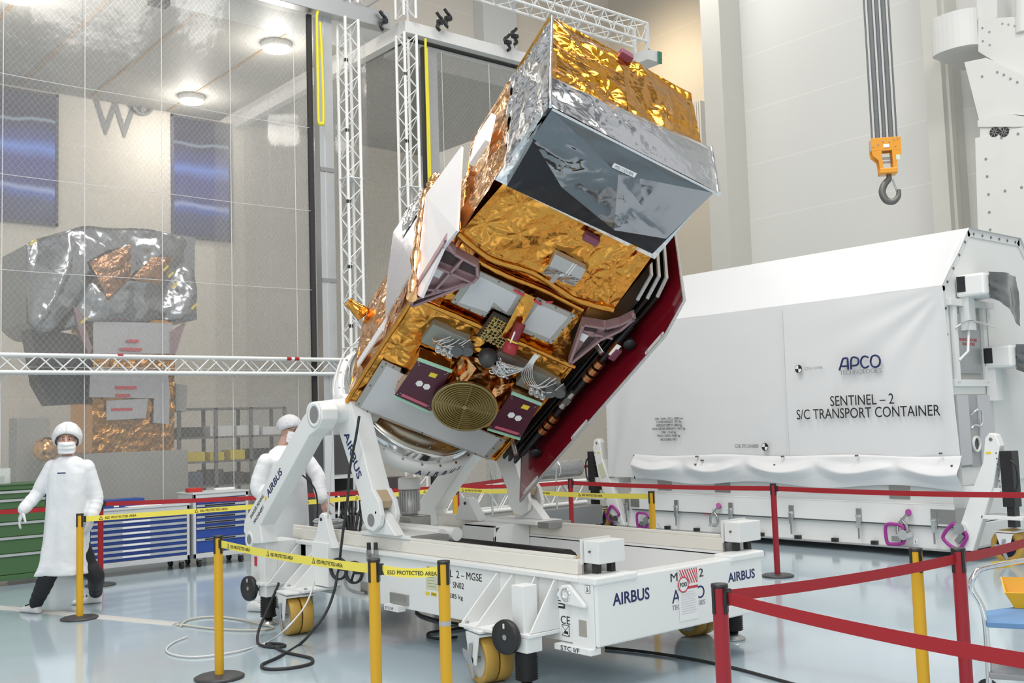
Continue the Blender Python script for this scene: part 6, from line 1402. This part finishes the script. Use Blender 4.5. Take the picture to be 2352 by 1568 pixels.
cable('white_cable', 'white cable hanging beside the near tilting arm', [at(770, 905, 'Y', 4.40), at(762, 940, 'Y', 4.36), at(764, 1000, 'Y', 4.3), at(760, 1060, 'Y', 4.3), at(757, 1120, 'Y', 4.32), at(753, 1190, 'Y', 4.38)], .007, WC)
cable('white_cable', 'white cable arching over the left rim of the ring', [at(833, 782, 'Y', 5.0), at(800, 800, 'Y', 4.9), at(778, 840, 'Y', 4.7), at(767, 890, 'Y', 4.5), at(768, 912, 'Y', 4.42)], .008, WC)
cq = Vector((-8.25, 4.75, .80)); b = B()
P = []
for k in range(90): an = k*.42; P.append(cq+Vector((.19*cos(an)*(1+.1*sin(k*.3)), .10*sin(an)*(1+.12*cos(k*.17)), .0009*k)))
b.tube(P, .009, 6); tag(b.build('cable_coil', mat('coil_grey', (.42, .43, .45), .4)), 'grey cable coil lying on the trolley by the technician hand', 'cable')
a, c = F(-40, 1391, 0), F(408, 1433, 0); d = (c-a).normalized(); s = Vector((-d.y, d.x, 0)); b = B()
b.prism([a-s*.08, a-s*.03+Vector((0, 0, .014)), a+s*.03+Vector((0, 0, .014)), a+s*.08], c-a); tag(b.build('cable_ramp', mat('ramp_grey', (.52, .52, .50), .5)), 'low pale cable ramp on the floor at the left', 'ramp')
# ================================================================== people
RT = Vector((cos(CAM_YAW), sin(CAM_YAW), 0)); FW = Vector((-sin(CAM_YAW), cos(CAM_YAW), 0)); UP = Vector((0, 0, 1))
SKIN = mat('skin', (.60, .36, .28), .5, var=.08); GOWN = mat('white_gown_cloth', (.76, .77, .79), .7, bump=.5, bscale=7, var=.02); CAPM = mat('white_cap_mesh', (.72, .72, .73), .8, bump=.4, bscale=60)
MASKM = mat('white_mask', (.80, .80, .81), .7); TROU = mat('black_trousers', (.012, .012, .015), .7); SHOEW = mat('white_shoe', (.70, .70, .70), .55, bump=.2, bscale=30); GLOVE = mat('white_glove', (.68, .67, .68), .6)
DARKG = mat('dark_eye', (.02, .015, .012), .3)
def remesh(o, vox, smooth=4, m=None):
    md = o.modifiers.new('join', 'REMESH'); md.mode = 'VOXEL'; md.voxel_size = vox; md.use_smooth_shade = True
    if smooth: sm = o.modifiers.new('soften', 'SMOOTH'); sm.iterations = smooth; sm.factor = .5
    return o
def capsule(b, P, rs, seg=12):
    """closed tapering limb with rounded ends"""
    P = [Vector(q) for q in P]; d0 = (P[0]-P[1]).normalized(); d1 = (P[-1]-P[-2]).normalized(); pts = []; rr = []
    for a in (1.0, .86, .5): pts.append(P[0]+d0*rs[0]*a); rr.append(max(.001, rs[0]*sqrt(max(0, 1-a*a))))
    pts += P; rr += list(rs)
    for a in (.5, .86, 1.0): pts.append(P[-1]+d1*rs[-1]*a); rr.append(max(.001, rs[-1]*sqrt(max(0, 1-a*a))))
    return b.tube(pts, .01, seg, rs=rr)
def loft(b, secs, seg=32, sq=2.4):
    """secs: (centre, side vector, depth vector); superellipse sections, closed at both ends"""
    vs = []; n = len(secs)
    for c, a, d in secs:
        for k in range(seg):
            t = 2*pi*k/seg; x = abs(cos(t))**(2/sq)*(1 if cos(t) >= 0 else -1); y = abs(sin(t))**(2/sq)*(1 if sin(t) >= 0 else -1)
            vs.append(c+a*x+d*y)
    fs = [[i*seg+k, i*seg+(k+1) % seg, (i+1)*seg+(k+1) % seg, (i+1)*seg+k] for i in range(n-1) for k in range(seg)]
    fs += [list(range(seg))[::-1], [(n-1)*seg+k for k in range(seg)]]
    return b.add(vs, fs, True)
def ell(b, c, ax, ay, az, n=16):
    vs = []; fs = []
    for i in range(n+1):
        th = pi*i/n
        for k in range(2*n): ph = pi*k/n; vs.append(Vector(c)+ax*(sin(th)*cos(ph))+ay*(sin(th)*sin(ph))+az*cos(th))
    m = 2*n
    fs = [[i*m+k, i*m+(k+1) % m, (i+1)*m+(k+1) % m, (i+1)*m+k] for i in range(n) for k in range(m)]
    return b.add(vs, fs, True)
def head(b, c, f, up, s=1.0):
    """skull, jaw, nose, brow, lips and ears facing f"""
    f = f.normalized(); r = f.cross(up).normalized(); up = r.cross(f)
    ell(b, c+up*.03*s-f*.012*s, r*.077*s, f*.098*s, up*.098*s); ell(b, c-up*.035*s+f*.025*s, r*.060*s, f*.070*s, up*.085*s)
    ell(b, c-up*.098*s+f*.062*s, r*.026*s, f*.022*s, up*.02*s, 8)
    capsule(b, [c+f*.092*s+up*.022*s, c+f*.112*s-up*.022*s], [.010*s, .015*s], 8)
    for q in (-1, 1):
        ell(b, c+r*.079*s*q-f*.008*s, r*.012*s, f*.018*s, up*.032*s, 8); capsule(b, [c+r*.018*s*q+f*.090*s+up*.036*s, c+r*.048*s*q+f*.076*s+up*.036*s], [.009*s, .008*s], 8)
        ell(b, c+r*.045*s*q+f*.066*s-up*.015*s, r*.022*s, f*.02*s, up*.02*s, 8)
    for z, w_ in ((-.056, .022), (-.068, .019)): capsule(b, [c-r*w_*s+f*.086*s+up*z*s, c+f*.094*s+up*z*s, c+r*w_*s+f*.086*s+up*z*s], [.005*s]*3, 8)
    return r, up
def hand(b, w, d, pn, side, curl=.5, g=0.0, s=1.0):
    """palm, four unequal bent fingers and a thumb leaving the palm's side; d = pointing way, pn = palm normal"""
    d = d.normalized(); pn = (pn-d*pn.dot(d)).normalized(); sd = d.cross(pn)*side
    loft(b, [(w-d*.01*s, sd*(.028+g)*s, pn*(.019+g)*s), (w+d*.03*s, sd*(.038+g)*s, pn*(.017+g)*s), (w+d*.085*s, sd*(.043+g)*s, pn*(.014+g)*s), (w+d*.095*s, sd*(.04+g)*s, pn*(.010+g)*s)], 16)
    for k, (L, r) in enumerate(((.072, .0088), (.080, .0092), (.074, .0088), (.058, .0078))):
        p = w+d*.09*s+sd*(.032-.0215*k)*s; dd = d.copy(); pts = [p-d*.015*s, p]; q = p
        for j, f in enumerate((.46, .32, .22)):
            a = curl*(.35+.35*j)+.08*k*curl; dd = (d*cos(a+.0)+pn*sin(a)).normalized() if j == 0 else (dd*cos(curl*.55)+pn*sin(curl*.55)).normalized(); q = q+dd*L*f*s; pts.append(q)
        capsule(b, pts, [(r+g)*s, (r+g)*s, (r*.97+g)*s, (r*.92+g)*s, (r*.8+g)*s], 8)
    p = w+d*.02*s+sd*.03*s; td = (d*.62+sd*.62+pn*.45).normalized()
    capsule(b, [p, p+td*.038*s, p+td*.038*s+(td*.7+d*.5+pn*.2).normalized()*.03*s, p+td*.038*s+(td*.6+d*.6+pn*.3).normalized()*.055*s], [(.014+g)*s, (.011+g)*s, (.010+g)*s, (.008+g)*s], 8)
def cap_mesh(b, c, f, up, s=1.0, n=18, side=2.3):
    f = f.normalized(); r = f.cross(up).normalized(); up = r.cross(f)
    def fn(u, v):
        ph = 2*pi*u; lim = side-(side-1.28)*max(0, cos(ph))**.8; th = lim*v
        rad = 1+.035*noise.noise(Vector((cos(ph)*3, sin(ph)*3, th*3)))+.03*sin(ph*11)*(v**2)*.5
        if v > .9: rad *= 1-.10*(v-.9)/.1
        return c+up*.022*s-f*.012*s+(f*cos(ph)*sin(th)*.128+r*sin(ph)*sin(th)*.112+up*cos(th)*.122)*s*rad
    b.open = True
    return b.grid(fn, 48, n)
def mask_mesh(b, c, f, up, s=1.0):
    f = f.normalized(); r = f.cross(up).normalized(); up = r.cross(f); b.open = True
    def fn(u, v):
        a = (u-.5)*2.5; z = -.115+.113*v
        rad = .098-.016*abs(v-.55)**1.2+.022*math.exp(-(a/.35)**2)*math.exp(-((v-.75)/.35)**2)
        fl = .006*sin(v*18)
        w_ = 1-.35*max(0, abs(a)-.9)
        return c+up*z*s*w_-up*.02*(1-w_)*s+f*(cos(a)*(rad+fl)+.014)*s+r*(sin(a)*(rad*.86))*s
    return b.grid(fn, 26, 14)
def shoe(b, heel, d, L=.28, w=.05, tip=0.0):
    d = d.normalized(); s = Vector((-d.y, d.x, 0)).normalized(); u = s.cross(d)*-1 if s.cross(d).z < 0 else s.cross(d)
    loft(b, [(heel+u*.035, s*.03, u*.033), (heel+d*.04*1+u*.05, s*.042, u*.05), (heel+d*.10+u*.05, s*.043, u*.05), (heel+d*.16+u*.035, s*.046, u*.036), (heel+d*.23+u*.03, s*.048, u*.03), (heel+d*(L-.01)+u*.022, s*.035, u*.02), (heel+d*L+u*.02, s*.012, u*.012)], 20)
# ---------------- walking person in white at the left
K1 = 10.0
def p1(px, py, off=0.0): return EYE+ray(px, py)*K1-FW*off
f1 = (-ray(154, 1013).normalized()-RT*.10-UP*.04).normalized()
hc1 = p1(154, 1013)
bd = B()
head(bd, hc1, f1, UP, 1.0)
capsule(bd, [hc1-UP*.09-f1*.02, p1(157, 1062)], [.055, .065])
sec1 = [(p1(158, 1058), RT*.12, FW*.07), (p1(160, 1080), RT*.17, FW*.10), (p1(158, 1130), RT*.175, FW*.12), (p1(156, 1180), RT*.165, FW*.12), (p1(152, 1215), RT*.17, FW*.11)]
loft(bd, sec1)
armR = [p1(121, 1072), p1(98, 1115, .02), p1(90, 1132, .03), p1(70, 1166, .14)]
armL = [p1(199, 1072), p1(213, 1122, -.03), p1(220, 1150, -.02), p1(216, 1184, .05)]
capsule(bd, armR, [.058, .046, .043, .032]); capsule(bd, armL, [.058, .046, .043, .032])
dR = (p1(58, 1205, .16)-armR[-1]).normalized(); dL = (p1(207, 1222, .07)-armL[-1]).normalized()
hand(bd, armR[-1]+dR*.015, dR, (RT*.8+FW*.5), 1, .5); hand(bd, armL[-1]+dL*.015, dL, (-RT*.8+FW*.3), -1, .45)
toF, toB = at(44, 1404, 'Z', 0), at(168, 1389, 'Z', 0)
heF, heB = at(90, 1409, 'Z', .0), at(232, 1384, 'Z', 0)
legF = [p1(137, 1215), p1(122, 1300, .06), p1(108, 1338, .05), p1(98, 1368, .02), heF+UP*.10+(toF-heF).normalized()*.05]
legB = [p1(170, 1215), p1(195, 1295, -.05), p1(212, 1325, -.08), p1(222, 1350, -.10), heB+UP*.11+(toB-heB).normalized()*.05]
legF[3] = legF[2].lerp(legF[4], .5); legB[3] = legB[2].lerp(legB[4], .5)
for lg_ in (legF, legB): capsule(bd, lg_, [.085, .072, .058, .052, .04])
fF, fB = (toF-heF).normalized(), (toB-heB).normalized()
capsule(bd, [heF+UP*.045+fF*.05, heF+UP*.03+fF*.20], [.03, .024]); capsule(bd, [heB+UP*.045+fB*.05, heB+UP*.03+fB*.20], [.03, .024])
P1 = bd.build('person', SKIN); remesh(P1, .0075, 3)
tag(P1, 'walking person in a long white gown, white hair cover and face mask at the left', 'person')
for q in (-1, 1):
    r_ = f1.cross(UP).normalized(); ec = hc1+f1*.079+UP*.020+r_*.031*q
    e_ = ell(B(), ec, r_*.012, f1*.008, UP*.008, 8).build('eye', mat('eye_white', (.6, .58, .55), .3), P1); ell(B(), ec+f1*.006, r_*.006, f1*.004, UP*.006, 8).build('iris', DARKG, e_)
    capsule(B(), [hc1+f1*.100+UP*.042+r_*.015*q, hc1+f1*.088+UP*.045+r_*.048*q], [.004, .003], 6).build('eyebrow', mat('brow_brown', (.10, .06, .04), .8), P1)
cap_mesh(B(), hc1-f1*.015+UP*.012, f1, UP, 1.2).build('hair_cover', CAPM, P1, solid=.002)
mask_mesh(B(), hc1, f1, UP, 1.02).build('face_mask', MASKM, P1, solid=.002)
g = B()
def rt_(w): return RT*(w/238.0)
gs = [(p1(156, 1047), rt_(17), FW*.075), (p1(158, 1054), rt_(28), FW*.09), (p1(160, 1064), rt_(42), FW*.11), (p1(161, 1085), rt_(47), FW*.13), (p1(158, 1130), rt_(47), FW*.145), (p1(155, 1180), rt_(47), FW*.15), (p1(152, 1235), rt_(48), FW*.16), (p1(148, 1285), rt_(53), FW*.17), (p1(144, 1308), rt_(57), FW*.18), (p1(142, 1318), rt_(59), FW*.18)]
# denser sections with hanging folds in the skirt
vs = []; seg = 64; rows = 60; b = B(); b.open = False
ss = smoothpath([Vector((i, 0, 0)) for i in range(len(gs))], 7); rowsC = []
def sect(u):
    i = min(int(u), len(gs)-2); f = u-i; a, c = gs[i], gs[i+1]; return a[0].lerp(c[0], f), a[1].lerp(c[1], f), a[2].lerp(c[2], f)
NR = 70
for r in range(NR+1):
    u = (len(gs)-1)*r/NR; c, a, d = sect(u); t0 = r/NR
    for k in range(seg):
        t = 2*pi*k/seg; x = abs(cos(t))**.83*(1 if cos(t) >= 0 else -1); y = abs(sin(t))**.83*(1 if sin(t) >= 0 else -1)
        m_ = 1+max(0, t0-.35)*(.13*sin(t*5+1)+.09*sin(t*9+t0*3))+.05*noise.noise(Vector((cos(t)*2, sin(t)*2, t0*7)))+.03*noise.noise(Vector((cos(t)*4, sin(t)*4, t0*16)))
        vs.append(c+(a*x+d*y)*m_)
fs = [[i*seg+k, i*seg+(k+1) % seg, (i+1)*seg+(k+1) % seg, (i+1)*seg+k] for i in range(NR) for k in range(seg)]+[list(range(seg))[::-1], [NR*seg+k for k in range(seg)]]
g.add(vs, fs, True)
for arm in (armR, armL):
    P = smoothpath(arm, 8); n = len(P)
    capsule(g, P, [(.075-.018*i/n)*(1+.06*sin(i*2.3)*(1 if i > n*.4 else .2)) for i in range(n)], 14)
    e = (arm[-1]-arm[-2]).normalized(); capsule(g, [arm[-1]-e*.05, arm[-1]], [.05, .046], 12)
go = g.build('gown', GOWN, P1); remesh(go, .011, 3)
for arm, d, pn, sd in ((armR, dR, RT*.8+FW*.5, 1), (armL, dL, -RT*.8+FW*.3, -1)):
    b = B(); hand(b, arm[-1]+d*.015, d, pn, sd, .5 if sd == 1 else .45, .0025); remesh(b.build('glove', GLOVE, P1), .006, 2)
q = p1(161, 1084, .19); B().obox(q, RT*.04, FW*.002, UP*.006+RT*.0).build('chest_print', NAVY, go)
for lg_ in (legF, legB):
    b = B(); P = smoothpath(lg_, 6); capsule(b, P, [(.098-.036*i/len(P))*(1+.04*sin(i*1.7)) for i in range(len(P))], 16); remesh(b.build('trouser_leg', TROU, P1), .010, 2)
for h_, f_ in ((heF, fF), (heB, fB)):
    b = B(); shoe(b, h_-f_*.008, f_, .285); 
    o = b.build('shoe', SHOEW, P1); o.scale = (1, 1, 1); remesh(o, .008, 2)
    for k in range(3): B().obox(h_+f_*(.10+.035*k)+UP*(.095-.012*k), Vector((-f_.y, f_.x, 0))*.035, f_*.006, (0, 0, .004)).build('lace', BLACK, o)
# ---------------- technician behind the near strut
K2 = 10.05
def p2(px, py, off=0.0): return EYE+ray(px, py)*K2-FW*off
f2 = (RT*.86-FW*.50-UP*.26).normalized(); hc2 = p2(667, 988); u2_ = (UP+RT*.22).normalized()
bd = B(); head(bd, hc2, f2, u2_, .98)
capsule(bd, [hc2-u2_*.08-f2*.03, p2(650, 1035)], [.056, .068])
tsec = [(p2(650, 1030), RT*.08, FW*.12), (p2(650, 1050), RT*.13, FW*.19), (p2(655, 1100), RT*.14, FW*.18), (p2(662, 1160), RT*.13, FW*.16), (p2(662, 1210), RT*.13, FW*.16)]
loft(bd, tsec)
aN = [p2(622, 1058, .19), p2(606, 1110, .24), p2(620, 1128, .26), p2(672, 1107, .30)]
aF = [p2(690, 1052, -.19), p2(722, 1095, -.17), p2(728, 1120, -.13), p2(737, 1146, -.08)]
for a_ in (aN, aF): capsule(bd, a_, [.06, .048, .044, .032])
dN = (p2(700, 1092, .30)-aN[-1]).normalized(); dF = (p2(748, 1178, -.05)-aF[-1]).normalized()
hand(bd, aN[-1]+dN*.015, dN, UP*.8+RT*.3-FW*.3, -1, 1.0); hand(bd, aF[-1]+dF*.015, dF, (RT*.3-UP*.3+FW*.6), 1, .55)
ft = at(588, 1403, 'Z', 0); ft2 = at(652, 1392, 'Z', 0)
l1 = [p2(650, 1210, .09), p2(640, 1305, .09), ft+UP*.10+RT*.05]; l2 = [p2(672, 1210, -.09), p2(672, 1300, -.08), ft2+UP*.10+RT*.05]
for l_ in (l1, l2): capsule(bd, smoothpath(l_, 4), [.09, .085, .08, .072, .064, .058, .052, .045, .04][:len(smoothpath(l_, 4))])

for q_ in (ft, ft2): capsule(bd, [q_+UP*.045, q_+UP*.03+(RT*.9-FW*.3)*.16], [.03, .024])
P2 = bd.build('person', SKIN); remesh(P2, .0075, 3); tag(P2, 'person in a white coat and mesh cap bending over a handset behind the near strut', 'person')
r_ = f2.cross(u2_).normalized()
for q in (-1, 1):
    ec = hc2+f2*.078+u2_*.020+r_*.031*q; e_ = ell(B(), ec, r_*.012, f2*.008, u2_*.008, 8).build('eye', mat('eye_white', (.6, .58, .55), .3), P2); ell(B(), ec+f2*.006, r_*.006, f2*.004, u2_*.006, 8).build('iris', DARKG, e_)
gl_ = B()
for q in (-1, 1):
    c = hc2+f2*.098+u2_*.020+r_*.034*q; gl_.tube([c+r_*.026*cos(2*pi*k/14)+u2_*.019*sin(2*pi*k/14) for k in range(14)], .002, 5, True); gl_.tube([c+r_*.026*q, hc2+r_*.085*q+u2_*.022-f2*.01], .002, 5)
gl_.tube([hc2+f2*.10+u2_*.024-r_*.009, hc2+f2*.104+u2_*.026, hc2+f2*.10+u2_*.024+r_*.009], .002, 5); gl_.build('glasses', BLACK, P2)
cb = B(); cap_mesh(cb, hc2-f2*.008, f2, u2_, 1.03, side=1.95); cb.build('hair_cover', mat('mesh_cap_grey', (.58, .58, .60), .8, bump=.5, bscale=50), P2, solid=.002)
mask_mesh(B(), hc2, f2, u2_, 1.0).build('face_mask', MASKM, P2, solid=.002)
g = B()
cs = [(p2(655, 1022), RT*.075, FW*.085), (p2(652, 1034), RT*.13, FW*.17), (p2(652, 1055), RT*.175, FW*.23), (p2(657, 1105), RT*.19, FW*.23), (p2(665, 1160), RT*.175, FW*.20), (p2(666, 1210), RT*.18, FW*.20), (p2(660, 1290), RT*.20, FW*.22), (p2(655, 1340), RT*.21, FW*.23)]
loft(g, cs, 40)
for arm in (aN, aF):
    P = smoothpath(arm, 8); n = len(P); capsule(g, P, [(.080-.022*i/n)*(1+.03*sin(i*2.3)) for i in range(n)], 14)
go = g.build('coat', GOWN, P2); remesh(go, .011, 4)
e = (aF[-1]-aF[-2]).normalized(); B().cyl(aF[-1]-e*.015, aF[-1]+e*.012, .043, seg=16).build('dark_cuff', mat('cuff_grey', (.12, .12, .13), .6), P2)
for l_ in (l1, l2): b = B(); P = smoothpath(l_, 5); capsule(b, P, [.10-.045*i/len(P) for i in range(len(P))], 14); remesh(b.build('trouser_leg', GOWN, P2), .011, 2)
for h_ in (ft, ft2): b = B(); shoe(b, h_-RT*.075, RT*.9-FW*.3, .31); remesh(b.build('shoe_cover', SHOEW, P2), .009, 2)
hn_ = aN[-1]+dN*.10+UP*.03
t = B().obox(hn_+RT*.015, (RT*.9+UP*.2).normalized()*.05, FW*.022, UP*.014); o = tag(t.build('handset', BLACK, bevel=.004), 'black handset with yellow top held by the technician', 'handset')
B().obox(hn_+UP*.018-RT*.01, RT*.022, FW*.018, UP*.004).build('yellow_key', YLABEL, o)
tag(B().tube(smoothpath([hn_+RT*.06+UP*.01, p2(722, 1100, .28), p2(735, 1120, .26), p2(738, 1150, .2), p2(735, 1190, .15)], 6), .008, 7).build('handset_cable', RUBBER), 'black cable leading from the handset down past the technician sleeve', 'cable')
